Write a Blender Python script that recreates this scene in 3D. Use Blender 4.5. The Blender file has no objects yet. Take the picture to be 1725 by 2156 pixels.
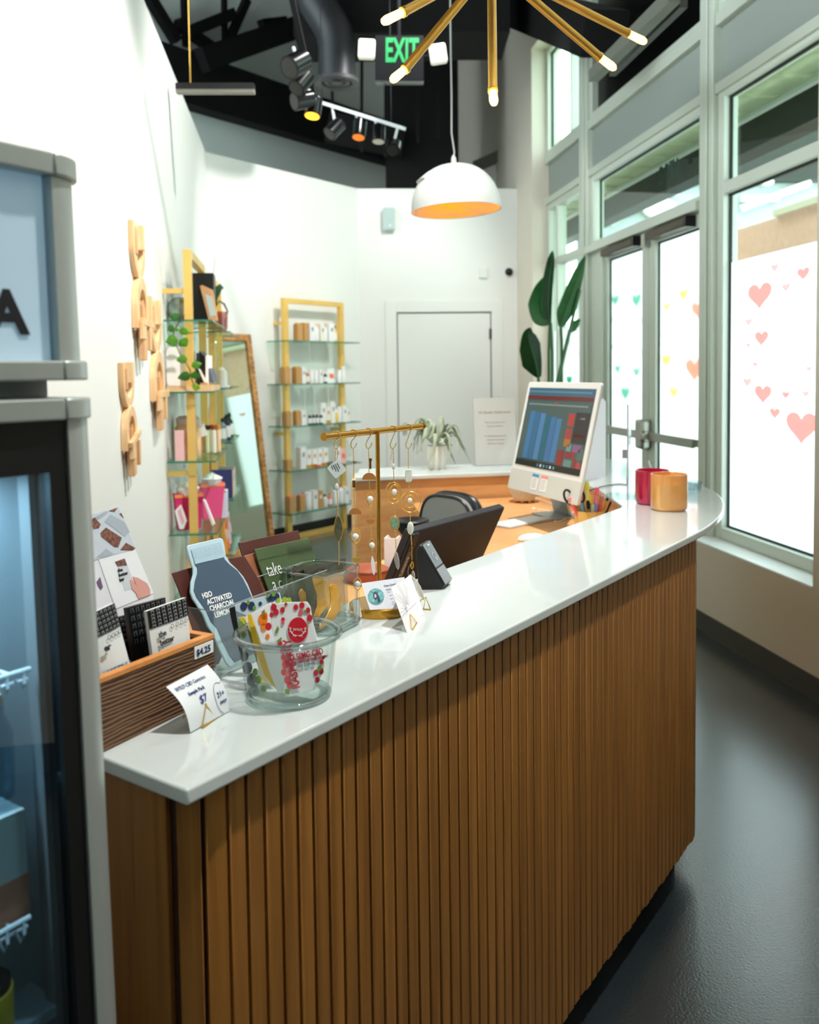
import bpy, bmesh, math, random
from math import pi, sin, cos, radians
from mathutils import Vector, Matrix
random.seed(7)
V = Vector
SC = bpy.context.scene
COL = SC.collection

# ------------------------------------------------------------------ camera
F_PX, CX, CY, EYE = 1850.0, 862.5, 882.0, 1.555
PITCH, ROLL = radians(3.0), 0.012
_F = V((0, cos(PITCH), -sin(PITCH))); _U = V((0, sin(PITCH), cos(PITCH))); _R = V((1, 0, 0))
CR = _R * cos(ROLL) - _U * sin(ROLL)
CU = _R * sin(ROLL) + _U * cos(ROLL)
cam = bpy.data.cameras.new('camera'); camo = bpy.data.objects.new('camera', cam); COL.objects.link(camo)
cam.sensor_fit = 'AUTO'; cam.sensor_width = 36.0; cam.lens = 36.0 * F_PX / 2156.0
cam.shift_y = -(1078.0 - CY) / 2156.0
cam.clip_start = 0.02; cam.clip_end = 200
camo.matrix_world = Matrix(((CR.x, CU.x, -_F.x, 0), (CR.y, CU.y, -_F.y, 0), (CR.z, CU.z, -_F.z, EYE), (0, 0, 0, 1)))
cam.dof.use_dof = True; cam.dof.focus_distance = 1.75; cam.dof.aperture_fstop = 4.5
SC.camera = camo
EYEV = V((0, 0, EYE))


def ray(x, y):
    return _F + CR * ((x - CX) / F_PX) - CU * ((y - CY) / F_PX)


def oz(x, y, h):                      # the point of the level plane z = h seen at (x, y)
    d = ray(x, y); return EYEV + d * ((h - EYE) / d.z)


def ay(x, y, Y):                      # the point at distance Y
    d = ray(x, y); return EYEV + d * (Y / d.y)


def opl(x, y, p0, n):                 # the point of a plane
    d = ray(x, y); return EYEV + d * ((V(p0) - EYEV).dot(V(n)) / d.dot(V(n)))


def up_at(b, y):                      # height at which the upright through b passes picture row y
    b = V(b); lo, hi = -1.0, 6.0
    for _ in range(50):
        m = (lo + hi) / 2; q = V((b.x, b.y, m)) - EYEV
        yy = CY - F_PX * q.dot(CU) / q.dot(_F)
        if yy > y: lo = m
        else: hi = m
    return V((b.x, b.y, lo))


# ------------------------------------------------------------------ materials
def lin(c):
    return tuple(((v / 255.0) / 12.92 if v / 255.0 <= 0.04045 else ((v / 255.0 + 0.055) / 1.055) ** 2.4) for v in c[:3]) + (1.0,)


_mats = {}


def mat(name, rgb=(200, 200, 200), rough=0.5, metal=0.0, spec=0.5, emit=0.0, ergb=None, trans=0.0, ior=1.45, coat=0.0, alpha=1.0, noise=0.0, nscale=30.0, bump=0.0, bscale=200.0, subs=0.0):
    if name in _mats: return _mats[name]
    m = bpy.data.materials.new(name); m.use_nodes = True; _mats[name] = m
    nt = m.node_tree; p = nt.nodes['Principled BSDF']
    p.inputs['Base Color'].default_value = lin(rgb); p.inputs['Roughness'].default_value = rough
    p.inputs['Metallic'].default_value = metal; p.inputs['Specular IOR Level'].default_value = spec
    p.inputs['IOR'].default_value = ior; p.inputs['Transmission Weight'].default_value = trans
    p.inputs['Coat Weight'].default_value = coat; p.inputs['Alpha'].default_value = alpha
    if emit:
        p.inputs['Emission Color'].default_value = lin(ergb or rgb); p.inputs['Emission Strength'].default_value = emit
    tc = nt.nodes.new('ShaderNodeTexCoord')
    if noise:
        n = nt.nodes.new('ShaderNodeTexNoise'); n.inputs['Scale'].default_value = nscale; n.inputs['Detail'].default_value = 4
        nt.links.new(tc.outputs['Object'], n.inputs['Vector'])
        r = nt.nodes.new('ShaderNodeValToRGB')
        c = lin(rgb)
        r.color_ramp.elements[0].position = 0.3; r.color_ramp.elements[1].position = 0.7
        r.color_ramp.elements[0].color = tuple(max(0, v * (1 - noise)) for v in c[:3]) + (1,)
        r.color_ramp.elements[1].color = tuple(min(1, v * (1 + noise)) for v in c[:3]) + (1,)
        nt.links.new(n.outputs['Fac'], r.inputs['Fac']); nt.links.new(r.outputs['Color'], p.inputs['Base Color'])
    if bump:
        n = nt.nodes.new('ShaderNodeTexNoise'); n.inputs['Scale'].default_value = bscale; n.inputs['Detail'].default_value = 3
        nt.links.new(tc.outputs['Object'], n.inputs['Vector'])
        b = nt.nodes.new('ShaderNodeBump'); b.inputs['Strength'].default_value = bump; b.inputs['Distance'].default_value = 0.002
        nt.links.new(n.outputs['Fac'], b.inputs['Height']); nt.links.new(b.outputs['Normal'], p.inputs['Normal'])
    return m


def wood(name, dark, light, scale=(40, 40, 3), rough=0.45, pitch=None, var=0.25, axis='Z', bump=0.1):
    """grain stretched along one object axis; with a pitch, every slat gets a tone of its own"""
    if name in _mats: return _mats[name]
    m = bpy.data.materials.new(name); m.use_nodes = True; _mats[name] = m
    nt = m.node_tree; p = nt.nodes['Principled BSDF']; L = nt.links.new
    p.inputs['Roughness'].default_value = rough
    tc = nt.nodes.new('ShaderNodeTexCoord'); mp = nt.nodes.new('ShaderNodeMapping'); mp.inputs['Scale'].default_value = scale
    L(tc.outputs['Object'], mp.inputs['Vector'])
    n1 = nt.nodes.new('ShaderNodeTexNoise'); n1.inputs['Scale'].default_value = 1.0; n1.inputs['Detail'].default_value = 6; n1.inputs['Distortion'].default_value = 0.6
    L(mp.outputs['Vector'], n1.inputs['Vector'])
    r = nt.nodes.new('ShaderNodeValToRGB'); r.color_ramp.elements[0].position = 0.32; r.color_ramp.elements[1].position = 0.68
    r.color_ramp.elements[0].color = lin(dark); r.color_ramp.elements[1].color = lin(light)
    L(n1.outputs['Fac'], r.inputs['Fac']); out = r.outputs['Color']
    if pitch:
        at = nt.nodes.new('ShaderNodeAttribute'); at.attribute_name = 'plank'
        wn = nt.nodes.new('ShaderNodeTexWhiteNoise'); wn.noise_dimensions = '1D'; L(at.outputs['Fac'], wn.inputs['W'])
        mr = nt.nodes.new('ShaderNodeMapRange'); mr.inputs['To Min'].default_value = 1 - var; mr.inputs['To Max'].default_value = 1 + var
        L(wn.outputs['Value'], mr.inputs['Value'])
        hs = nt.nodes.new('ShaderNodeHueSaturation'); L(mr.outputs['Result'], hs.inputs['Value']); L(out, hs.inputs['Color']); out = hs.outputs['Color']
        ad = nt.nodes.new('ShaderNodeVectorMath'); ad.operation = 'ADD'; sc = nt.nodes.new('ShaderNodeVectorMath'); sc.operation = 'SCALE'
        sc.inputs[0].default_value = (3.1, 7.7, 1.9); L(at.outputs['Fac'], sc.inputs['Scale']); L(mp.outputs['Vector'], ad.inputs[0]); L(sc.outputs[0], ad.inputs[1]); L(ad.outputs[0], n1.inputs['Vector'])
    L(out, p.inputs['Base Color'])
    b = nt.nodes.new('ShaderNodeBump'); b.inputs['Strength'].default_value = bump; b.inputs['Distance'].default_value = 0.001
    L(n1.outputs['Fac'], b.inputs['Height']); L(b.outputs['Normal'], p.inputs['Normal'])
    return m


def thin_glass(name, tint=(255, 255, 255), refl=0.06, rough=0.0, edge=None):
    """sheet glass: clear face on, tinted and mirror-like towards grazing"""
    if name in _mats: return _mats[name]
    m = bpy.data.materials.new(name); m.use_nodes = True; _mats[name] = m
    nt = m.node_tree; nt.nodes.remove(nt.nodes['Principled BSDF']); o = nt.nodes['Material Output']; L = nt.links.new
    t = nt.nodes.new('ShaderNodeBsdfTransparent'); t.inputs['Color'].default_value = lin(tint)
    g = nt.nodes.new('ShaderNodeBsdfGlossy'); g.inputs['Roughness'].default_value = rough
    lw = nt.nodes.new('ShaderNodeLayerWeight'); lw.inputs['Blend'].default_value = 0.25
    pw = nt.nodes.new('ShaderNodeMath'); pw.operation = 'POWER'; pw.inputs[1].default_value = 2.5
    L(lw.outputs['Facing'], pw.inputs[0])
    if edge:
        mx = nt.nodes.new('ShaderNodeMix'); mx.data_type = 'RGBA'; mx.inputs[6].default_value = lin(tint); mx.inputs[7].default_value = lin(edge)
        L(pw.outputs[0], mx.inputs[0]); L(mx.outputs[2], t.inputs['Color'])
    mr = nt.nodes.new('ShaderNodeMapRange'); mr.inputs['To Min'].default_value = refl; mr.inputs['To Max'].default_value = 0.6
    L(pw.outputs[0], mr.inputs['Value'])
    x = nt.nodes.new('ShaderNodeMixShader'); L(mr.outputs['Result'], x.inputs[0]); L(t.outputs[0], x.inputs[1]); L(g.outputs[0], x.inputs[2]); L(x.outputs[0], o.inputs['Surface'])
    return m


def frosted(name, rgb=(240, 250, 248), tr=0.85):
    if name in _mats: return _mats[name]
    m = bpy.data.materials.new(name); m.use_nodes = True; _mats[name] = m
    nt = m.node_tree; nt.nodes.remove(nt.nodes['Principled BSDF']); o = nt.nodes['Material Output']; L = nt.links.new
    t = nt.nodes.new('ShaderNodeBsdfTranslucent'); t.inputs['Color'].default_value = lin(rgb)
    d = nt.nodes.new('ShaderNodeBsdfDiffuse'); d.inputs['Color'].default_value = lin(rgb)
    x = nt.nodes.new('ShaderNodeMixShader'); x.inputs[0].default_value = 1 - tr
    L(t.outputs[0], x.inputs[1]); L(d.outputs[0], x.inputs[2]); L(x.outputs[0], o.inputs['Surface'])
    return m


# ------------------------------------------------------------------ mesh builder
def frame(o, x, y, z=None):
    x = V(x); y = V(y); z = V(z) if z is not None else x.cross(y).normalized()
    return Matrix(((x.x, y.x, z.x, o[0]), (x.y, y.y, z.y, o[1]), (x.z, y.z, z.z, o[2]), (0, 0, 0, 1)))


I4 = Matrix.Identity(4)


class B:
    def __init__(s):
        s.bm = bmesh.new(); s.mi = 0; s.pl = s.bm.faces.layers.float.new('plank_f'); s.plank = 0.0

    def f(s, vs):
        try:
            fc = s.bm.faces.new(vs); fc.material_index = s.mi; fc[s.pl] = s.plank
        except ValueError: pass

    def v(s, p): return s.bm.verts.new(p)

    def hexa(s, p):
        v = [s.v(q) for q in p]
        for q in ((3, 2, 1, 0), (4, 5, 6, 7), (0, 1, 5, 4), (1, 2, 6, 5), (2, 3, 7, 6), (3, 0, 4, 7)): s.f([v[i] for i in q])
        return s

    def box(s, a, b, M=I4):
        x0, y0, z0 = a; x1, y1, z1 = b
        return s.hexa([M @ V(q) for q in ((x0, y0, z0), (x1, y0, z0), (x1, y1, z0), (x0, y1, z0), (x0, y0, z1), (x1, y0, z1), (x1, y1, z1), (x0, y1, z1))])

    def bar(s, a, b, w, h, up=(0, 0, 1)):
        a = V(a); b = V(b); d = (b - a).normalized(); x = d.cross(V(up))
        if x.length < 1e-4: x = d.cross(V((0, 1, 0)))
        x.normalize(); u = x.cross(d)
        q = [(-w / 2, -h / 2), (w / 2, -h / 2), (w / 2, h / 2), (-w / 2, h / 2)]
        return s.hexa([a + x * i + u * j for i, j in q] + [b + x * i + u * j for i, j in q])

    def tube(s, pts, r, seg=8, closed=False, flat=1.0):
        pts = [V(p) for p in pts]; n = len(pts); rs = r if isinstance(r, (list, tuple)) else [r] * n
        rings = []; prev = None
        for i, p in enumerate(pts):
            if closed: d = pts[(i + 1) % n] - pts[i - 1]
            else: d = pts[min(i + 1, n - 1)] - pts[max(i - 1, 0)]
            d.normalize()
            if prev is None:
                x = d.cross(V((0, 0, 1)))
                if x.length < 1e-3: x = d.cross(V((0, 1, 0)))
            else: x = prev - d * prev.dot(d)
            x.normalize(); prev = x; y = d.cross(x)
            rings.append([s.v(p + (x * cos(2 * pi * k / seg) + y * flat * sin(2 * pi * k / seg)) * rs[i]) for k in range(seg)])
        m = n if closed else n - 1
        for i in range(m):
            a = rings[i]; b = rings[(i + 1) % n]
            for k in range(seg): s.f([a[k], a[(k + 1) % seg], b[(k + 1) % seg], b[k]])
        if not closed: s.f(rings[0][::-1]); s.f(rings[-1])
        return s

    def lathe(s, prof, c=(0, 0, 0), seg=32, M=None, close=False, sq=None):
        """prof = (radius, z) pairs about the upright through c; sq = exponent of a rounded square outline"""
        M = M or Matrix.Translation(V(c)); rings = []
        for r, z in prof:
            ring = []
            for k in range(seg):
                a = 2 * pi * k / seg; q = r
                if sq: q = r / (abs(cos(a)) ** sq + abs(sin(a)) ** sq) ** (1 / sq)
                ring.append(s.v(M @ V((q * cos(a), q * sin(a), z))))
            rings.append(ring)
        n = len(rings)
        for i in range(n if close else n - 1):
            a = rings[i]; b = rings[(i + 1) % n]
            for k in range(seg): s.f([a[k], a[(k + 1) % seg], b[(k + 1) % seg], b[k]])
        if not close:
            if prof[0][0] > 1e-6: s.f(rings[0][::-1])
            if prof[-1][0] > 1e-6: s.f(rings[-1])
        return s

    def prism(s, poly, M, z0, z1):
        a = [s.v(M @ V((x, y, z0))) for x, y in poly]; b = [s.v(M @ V((x, y, z1))) for x, y in poly]
        s.f(a[::-1]); s.f(b); n = len(a)
        for i in range(n): s.f([a[i], a[(i + 1) % n], b[(i + 1) % n], b[i]])
        return s

    def ell(s, c, rad, M=I4, nu=16, nv=10):
        c = V(c); rings = []
        top = s.v(M @ (c + V((0, 0, rad[2])))); bot = s.v(M @ (c - V((0, 0, rad[2]))))
        for j in range(1, nv):
            t = pi * j / nv
            rings.append([s.v(M @ (c + V((rad[0] * sin(t) * cos(2 * pi * k / nu), rad[1] * sin(t) * sin(2 * pi * k / nu), rad[2] * cos(t))))) for k in range(nu)])
        for k in range(nu):
            s.f([top, rings[0][k], rings[0][(k + 1) % nu]]); s.f([bot, rings[-1][(k + 1) % nu], rings[-1][k]])
        for a, b in zip(rings, rings[1:]):
            for k in range(nu): s.f([a[k], b[k], b[(k + 1) % nu], a[(k + 1) % nu]])
        return s

    def patch(s, fn, nu, nv, th):
        """sheet fn(u, v) -> (point, normal), given a thickness th behind it"""
        A = [[fn(i / nu, j / nv) for j in range(nv + 1)] for i in range(nu + 1)]
        a = [[s.v(p) for p, n in r] for r in A]; b = [[s.v(V(p) - V(n) * th) for p, n in r] for r in A]
        for i in range(nu):
            for j in range(nv):
                s.f([a[i][j], a[i + 1][j], a[i + 1][j + 1], a[i][j + 1]]); s.f([b[i][j], b[i][j + 1], b[i + 1][j + 1], b[i + 1][j]])
        for i in range(nu):
            s.f([a[i][0], b[i][0], b[i + 1][0], a[i + 1][0]]); s.f([a[i + 1][nv], b[i + 1][nv], b[i][nv], a[i][nv]])
        for j in range(nv):
            s.f([a[0][j + 1], b[0][j + 1], b[0][j], a[0][j]]); s.f([a[nu][j], b[nu][j], b[nu][j + 1], a[nu][j + 1]])
        return s


WM = {}


def _link(o, parent):
    COL.objects.link(o)
    if parent is not None: o.parent = parent


def tag(o, label=None, cat=None, group=None, kind=None):
    if label: o['label'] = label
    if cat: o['category'] = cat
    if group: o['group'] = group
    if kind: o['kind'] = kind
    return o


def thing(name, label, cat, loc=(0, 0, 0), group=None, kind=None, M=None):
    o = bpy.data.objects.new(name, None); o.empty_display_size = 0.05
    M = M if M is not None else Matrix.Translation(V(loc))
    o.matrix_world = M; WM[o.name] = M; COL.objects.link(o)
    return tag(o, label, cat, group, kind)


def part(name, b, mats, parent=None, bevel=0.0, smooth=True, label=None, seg=2, local=False):
    """one mesh object; the builder holds world coordinates unless local"""
    bm = b.bm if isinstance(b, B) else b
    bmesh.ops.recalc_face_normals(bm, faces=bm.faces)
    me = bpy.data.meshes.new(name)
    pv = [f[b.pl] for f in bm.faces] if isinstance(b, B) else []
    bm.to_mesh(me); bm.free()
    if any(pv):
        at = me.attributes.new('plank', 'FLOAT', 'FACE'); at.data.foreach_set('value', pv)
    for m in (mats if isinstance(mats, (list, tuple)) else [mats]): me.materials.append(m)
    W = WM[parent.name] if parent is not None else I4
    if not local: me.transform(W.inverted())
    if smooth:
        for p in me.polygons: p.use_smooth = True
        me.set_sharp_from_angle(angle=radians(38))
    o = bpy.data.objects.new(name, me); _link(o, parent); WM[o.name] = W
    if bevel:
        md = o.modifiers.new('edge', 'BEVEL'); md.width = bevel; md.segments = seg; md.limit_method = 'ANGLE'; md.angle_limit = radians(50)
    if label: o['label'] = label
    return o


def solo(name, b, mats, label, cat, group=None, loc=None, **k):
    """a thing that is one mesh; its origin goes to loc"""
    o = part(name, b, mats, **k)
    if loc is not None:
        T = Matrix.Translation(V(loc)); o.data.transform(T.inverted()); o.matrix_world = T; WM[o.name] = T
    return tag(o, label, cat, group)


def struct(name, b, mats, parent=None, **k):
    o = part(name, b, mats, parent, **k)
    if parent is None: o['kind'] = 'structure'
    return o


def text(parent, s, M, size, m, name='lettering', align='LEFT', off=0.0, ext=0.0004, sx=1.0, gap=1.0):
    cu = bpy.data.curves.new('t', 'FONT'); cu.body = s; cu.size = size; cu.align_x = align; cu.extrude = ext; cu.offset = off; cu.space_line = gap; cu.resolution_u = 3
    ob = bpy.data.objects.new('t', cu); me = bpy.data.meshes.new_from_object(ob)
    bpy.data.objects.remove(ob); bpy.data.curves.remove(cu)
    if sx != 1.0: me.transform(Matrix.Diagonal((sx, 1, 1, 1)))
    W = WM[parent.name] if parent is not None else I4
    me.transform(W.inverted() @ M); me.materials.append(m); me.name = name
    o = bpy.data.objects.new(name, me); _link(o, parent); WM[o.name] = W
    return o


def copy_tree(o, parent=None):
    c = o.copy(); COL.objects.link(c)
    if parent is not None: c.parent = parent
    for ch in list(o.children): copy_tree(ch, c)
    return c


# quads: a card given by its lower edge on a level plane, leaning back by an angle, outline on its own plane
def lean(bl, br, ang):
    """plane through bl-br leaning back (away from the camera) by ang degrees: (point, normal, up)"""
    bl, br = V(bl), V(br); x = (br - bl); x.z = 0; x.normalize(); back = V((-x.y, x.x, 0))
    if back.y < 0: back = -back
    up = V((0, 0, cos(radians(ang)))) + back * sin(radians(ang)); n = x.cross(up)
    return bl, n, up


def quad_fn(bl, br, tl, tr, bulge=0.0):
    bl, br, tl, tr = V(bl), V(br), V(tl), V(tr); n = (br - bl).cross(tl - bl).normalized()

    def fn(u, v):
        p = bl.lerp(br, u).lerp(tl.lerp(tr, u), v)
        return p + n * (bulge * 4 * u * (1 - u) * 4 * v * (1 - v)), n
    return fn


def fr_of(bl, br, tl, lift=0.0006):
    """frame lying on a quad: origin bl, x towards br, y towards tl"""
    bl, br, tl = V(bl), V(br), V(tl); x = (br - bl).normalized(); n = x.cross(tl - bl).normalized(); y = n.cross(x)
    return frame(bl + n * lift, x, y, n)


def heart(w):
    pts = []
    for k in range(28):
        t = 2 * pi * k / 28
        pts.append((w / 32 * 16 * sin(t) ** 3, w / 32 * (13 * cos(t) - 5 * cos(2 * t) - 2 * cos(3 * t) - cos(4 * t))))
    return pts


def circ(cx, cy, rx, ry=None, n=20, a0=0, a1=2 * pi):
    ry = ry or rx
    full = abs(a1 - a0 - 2 * pi) < 1e-6; m = n if full else n + 1
    return [(cx + rx * cos(a0 + (a1 - a0) * k / n), cy + ry * sin(a0 + (a1 - a0) * k / n)) for k in range(m)]


def rrect(x0, y0, x1, y1, r, n=4):
    p = []
    for cx, cy, a in ((x1 - r, y1 - r, 0), (x0 + r, y1 - r, pi / 2), (x0 + r, y0 + r, pi), (x1 - r, y0 + r, 3 * pi / 2)):
        p += [(cx + r * cos(a + pi / 2 * k / n), cy + r * sin(a + pi / 2 * k / n)) for k in range(n + 1)]
    return p


ORD = ['first', 'second', 'third', 'fourth', 'fifth', 'sixth', 'seventh', 'eighth', 'ninth', 'tenth', 'eleventh', 'twelfth', 'thirteenth', 'fourteenth', 'fifteenth']

# ------------------------------------------------------------------ palette
M_WALL = mat('white_paint', (232, 234, 230), 0.7, bump=0.05, bscale=300)
M_CREAM = mat('cream_paint', (226, 218, 204), 0.7, bump=0.05, bscale=300)
M_GREYW = mat('grey_paint', (120, 128, 126), 0.8)
M_BLACKP = mat('black_paint', (14, 14, 15), 0.75, spec=0.2)
M_DUCT = mat('dark_sheet_metal', (36, 38, 42), 0.45, 0.3)
M_FRAME = mat('grey_green_aluminium', (206, 214, 202), 0.45, 0.15)
M_GASKET = mat('black_gasket', (10, 14, 14), 0.5)
M_SPAN = mat('spandrel_grey', (150, 160, 154), 0.55)
M_GLASS = thin_glass('window_glass', (236, 246, 240), 0.05)
M_FROST = frosted('frosted_film', (243, 250, 249))
M_BRASS = mat('brass', (230, 182, 84), 0.28, 0.6, noise=0.08, nscale=8)
M_GOLD = mat('gold_satin', (240, 198, 112), 0.38, 0.4, noise=0.05, nscale=6)
M_GOLDL = mat('gold_bright', (240, 192, 84), 0.25, 0.7)
M_QUARTZ = mat('white_quartz', (202, 211, 211), 0.12, spec=0.5, noise=0.02, nscale=7, coat=0.3)
M_BLACK = mat('black_plastic', (16, 16, 17), 0.4)
M_WHITE = mat('white_card', (240, 240, 240), 0.6)
M_INK = mat('dark_ink', (22, 24, 30), 0.6)
M_STEEL = mat('brushed_steel', (176, 176, 168), 0.35, 0.9)
M_SILVER = mat('silver_trim', (176, 184, 182), 0.38, 0.5)
M_GLASSR = thin_glass('clear_glass', (252, 255, 254), 0.04, edge=(150, 166, 168))
M_ACRY = thin_glass('clear_acrylic', (248, 252, 252), 0.08)
M_SHELFG = thin_glass('shelf_glass', (232, 248, 242), 0.06)
M_GEDGE = mat('green_glass_edge', (30, 120, 100), 0.2, spec=0.6)
M_SLAT = wood('walnut_slats', (128, 82, 28), (160, 108, 46), (60, 60, 2.0), 0.45, pitch=True, var=0.08)
M_OAK = wood('honey_veneer', (200, 140, 84), (226, 170, 112), (4, 4, 22), 0.42, bump=0.04)
M_OAKL = wood('pale_veneer', (222, 178, 128), (236, 198, 152), (4, 4, 22), 0.42, bump=0.04)
def ridged():
    m = bpy.data.materials.new('ridged_cedar'); m.use_nodes = True; nt = m.node_tree; p = nt.nodes['Principled BSDF']; L = nt.links.new
    p.inputs['Roughness'].default_value = 0.65
    tc = nt.nodes.new('ShaderNodeTexCoord'); mp = nt.nodes.new('ShaderNodeMapping'); mp.inputs['Scale'].default_value = (0.18, 0.18, 1.0); L(tc.outputs['Object'], mp.inputs['Vector'])
    w = nt.nodes.new('ShaderNodeTexWave'); w.wave_type = 'BANDS'; w.bands_direction = 'Z'; w.inputs['Scale'].default_value = 58; w.inputs['Distortion'].default_value = 7.0; w.inputs['Detail'].default_value = 3; w.inputs['Detail Scale'].default_value = 1.2
    L(mp.outputs['Vector'], w.inputs['Vector'])
    r = nt.nodes.new('ShaderNodeValToRGB'); r.color_ramp.elements[0].position = 0.15; r.color_ramp.elements[1].position = 0.85
    r.color_ramp.elements[0].color = lin((58, 35, 18)); r.color_ramp.elements[1].color = lin((126, 84, 48)); L(w.outputs['Fac'], r.inputs['Fac']); L(r.outputs['Color'], p.inputs['Base Color'])
    b = nt.nodes.new('ShaderNodeBump'); b.inputs['Strength'].default_value = 0.9; b.inputs['Distance'].default_value = 0.002; L(w.outputs['Fac'], b.inputs['Height']); L(b.outputs['Normal'], p.inputs['Normal'])
    return m


M_CRATE = ridged()
M_CRATET = wood('cut_cedar', (196, 126, 62), (216, 148, 84), (30, 30, 30), 0.55, bump=0.1)
M_PINE = wood('pale_pine', (222, 172, 118), (242, 206, 160), (12, 12, 4), 0.55, bump=0.1)
M_PINED = wood('knotty_pine', (196, 138, 92), (232, 188, 140), (10, 10, 5), 0.55, bump=0.1)
# ------------------------------------------------------------------ plan
CT = 1.07                                            # top of the counter ledge
DK = 0.945                                           # working desk behind it
HW = 3.47                                            # top of the white partitions
A_ = V((-1.724, 7.656, 0)); B_ = V((-0.516, 9.225, 0)); C_ = V((1.20, 9.325, 0))
LD = V((-0.1277, 0.9918, 0)).normalized(); LN = V((LD.y, -LD.x, 0))      # left wall: direction away, normal into the room
BD = (B_ - A_).normalized(); BN = V((BD.y, -BD.x, 0))
W0 = V((1.8937, 4.0203, 0)); WD = V((-0.13823, 0.9904, 0)); WN = V((0.9904, 0.13823, 0))   # window wall: along, outward


def wp(s, n, h): return W0 + WD * s + WN * n + V((0, 0, h))


WF = frame(W0, WD, WN, (0, 0, 1))                    # local x along the wall, y outward, z up

# floor
def floor_mat():
    m = bpy.data.materials.new('polished_concrete'); m.use_nodes = True; nt = m.node_tree; p = nt.nodes['Principled BSDF']; L = nt.links.new
    tc = nt.nodes.new('ShaderNodeTexCoord')
    n = nt.nodes.new('ShaderNodeTexNoise'); n.inputs['Scale'].default_value = 2.5; n.inputs['Detail'].default_value = 6; L(tc.outputs['Object'], n.inputs['Vector'])
    r = nt.nodes.new('ShaderNodeValToRGB'); r.color_ramp.elements[0].color = lin((26, 34, 38)); r.color_ramp.elements[1].color = lin((52, 62, 66)); L(n.outputs['Fac'], r.inputs['Fac']); L(r.outputs['Color'], p.inputs['Base Color'])
    p.inputs['Roughness'].default_value = 0.24; p.inputs['Specular IOR Level'].default_value = 0.9; p.inputs['Coat Weight'].default_value = 0.5; p.inputs['Coat Roughness'].default_value = 0.2
    b1 = nt.nodes.new('ShaderNodeTexNoise'); b1.inputs['Scale'].default_value = 130; b1.inputs['Detail'].default_value = 3; L(tc.outputs['Object'], b1.inputs['Vector'])
    bp = nt.nodes.new('ShaderNodeBump'); bp.inputs['Strength'].default_value = 0.45; bp.inputs['Distance'].default_value = 0.002; L(b1.outputs['Fac'], bp.inputs['Height']); L(bp.outputs['Normal'], p.inputs['Normal'])
    return m


struct('floor', B().box((-4, -3.0, -0.12), (4.2, 12.5, 0)), floor_mat())

# white partitions
def wall_run(a, b, n, th, h, h0=0.0):
    a = V(a); b = V(b); q = [a, b, b + V(n) * th, a + V(n) * th]
    return B().hexa([p + V((0, 0, h0)) for p in q] + [p + V((0, 0, h)) for p in q])


struct('wall_left', wall_run(A_ - LD * 8.5, A_ + LD * 0.0, -LN, 0.12, HW), M_WALL)
struct('wall_back', wall_run(A_, B_, -BN, 0.12, HW), M_WALL)
DD = (C_ - B_).normalized(); DN = V((-DD.y, DD.x, 0))
dl = opl(837, 800, B_, DN); dr = opl(1036, 800, B_, DN); ul = (dl - B_).dot(DD); ur = (dr - B_).dot(DD); dh = opl(935, 657, B_, DN).z
wb = B()
DF = frame(B_, DD, DN, (0, 0, 1)); Lw = (C_ - B_).length
wb.box((0, 0, 0), (ul, 0.12, HW), DF); wb.box((ur, 0, 0), (Lw + 0.1, 0.12, HW), DF); wb.box((ul, 0, dh), (ur, 0.12, HW), DF)
struct('wall_rear', wb, M_WALL)
d1 = thing('door_1', 'white flush interior door with black hinge in the far white wall', 'door', B_ + DD * ul, kind='structure')
struct('panel', B().box((ul + 0.012, 0.012, 0.01), (ur - 0.012, 0.05, dh - 0.012), DF), M_WALL, d1)
struct('jamb', B().box((ul - 0.001, 0.05, 0), (ur + 0.001, 0.07, dh), DF), mat('door_gap', (70, 78, 74), 0.8), d1)
fb = B()
for x0, x1, z0, z1 in ((ul - 0.12, ul, 0, dh + 0.12), (ur, ur + 0.12, 0, dh + 0.12), (ul, ur, dh, dh + 0.12)): fb.box((x0, -0.015, z0), (x1, 0.0, z1), DF)
struct('casing', fb, M_WALL, d1, bevel=0.004)
hp = opl(1034, 703, B_, DN)
struct('hinge', B().box((ur - 0.022, -0.012, hp.z - 0.055), (ur + 0.012, 0.012, hp.z + 0.055), DF), M_BLACK, d1)
struct('door_knob', B().ell((ul + 0.08, -0.05, 1.0), (0.03, 0.03, 0.03), DF), M_STEEL, d1)

struct('wall_near', B().box((-4, -3.12, 0), (4.2, -3.0, 6.6)), M_WALL)
struct('wall_side', wall_run(A_ - LD * 11.2, A_ - LD * 8.5, -LN, 0.12, HW), M_WALL)
# baseboards
M_BASE = mat('charcoal_vinyl', (46, 46, 44), 0.5)
struct('baseboard_left', wall_run(A_ - LD * 8.5, A_, LN, 0.012, 0.1), M_BASE)
struct('baseboard_back', wall_run(A_, B_, BN, 0.012, 0.1), M_BASE)
bb = B(); bb.box((0, -0.012, 0), (ul - 0.12, 0, 0.1), DF); bb.box((ur + 0.12, -0.012, 0), (Lw, 0, 0.1), DF)
struct('baseboard_rear', bb, M_BASE)

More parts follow.
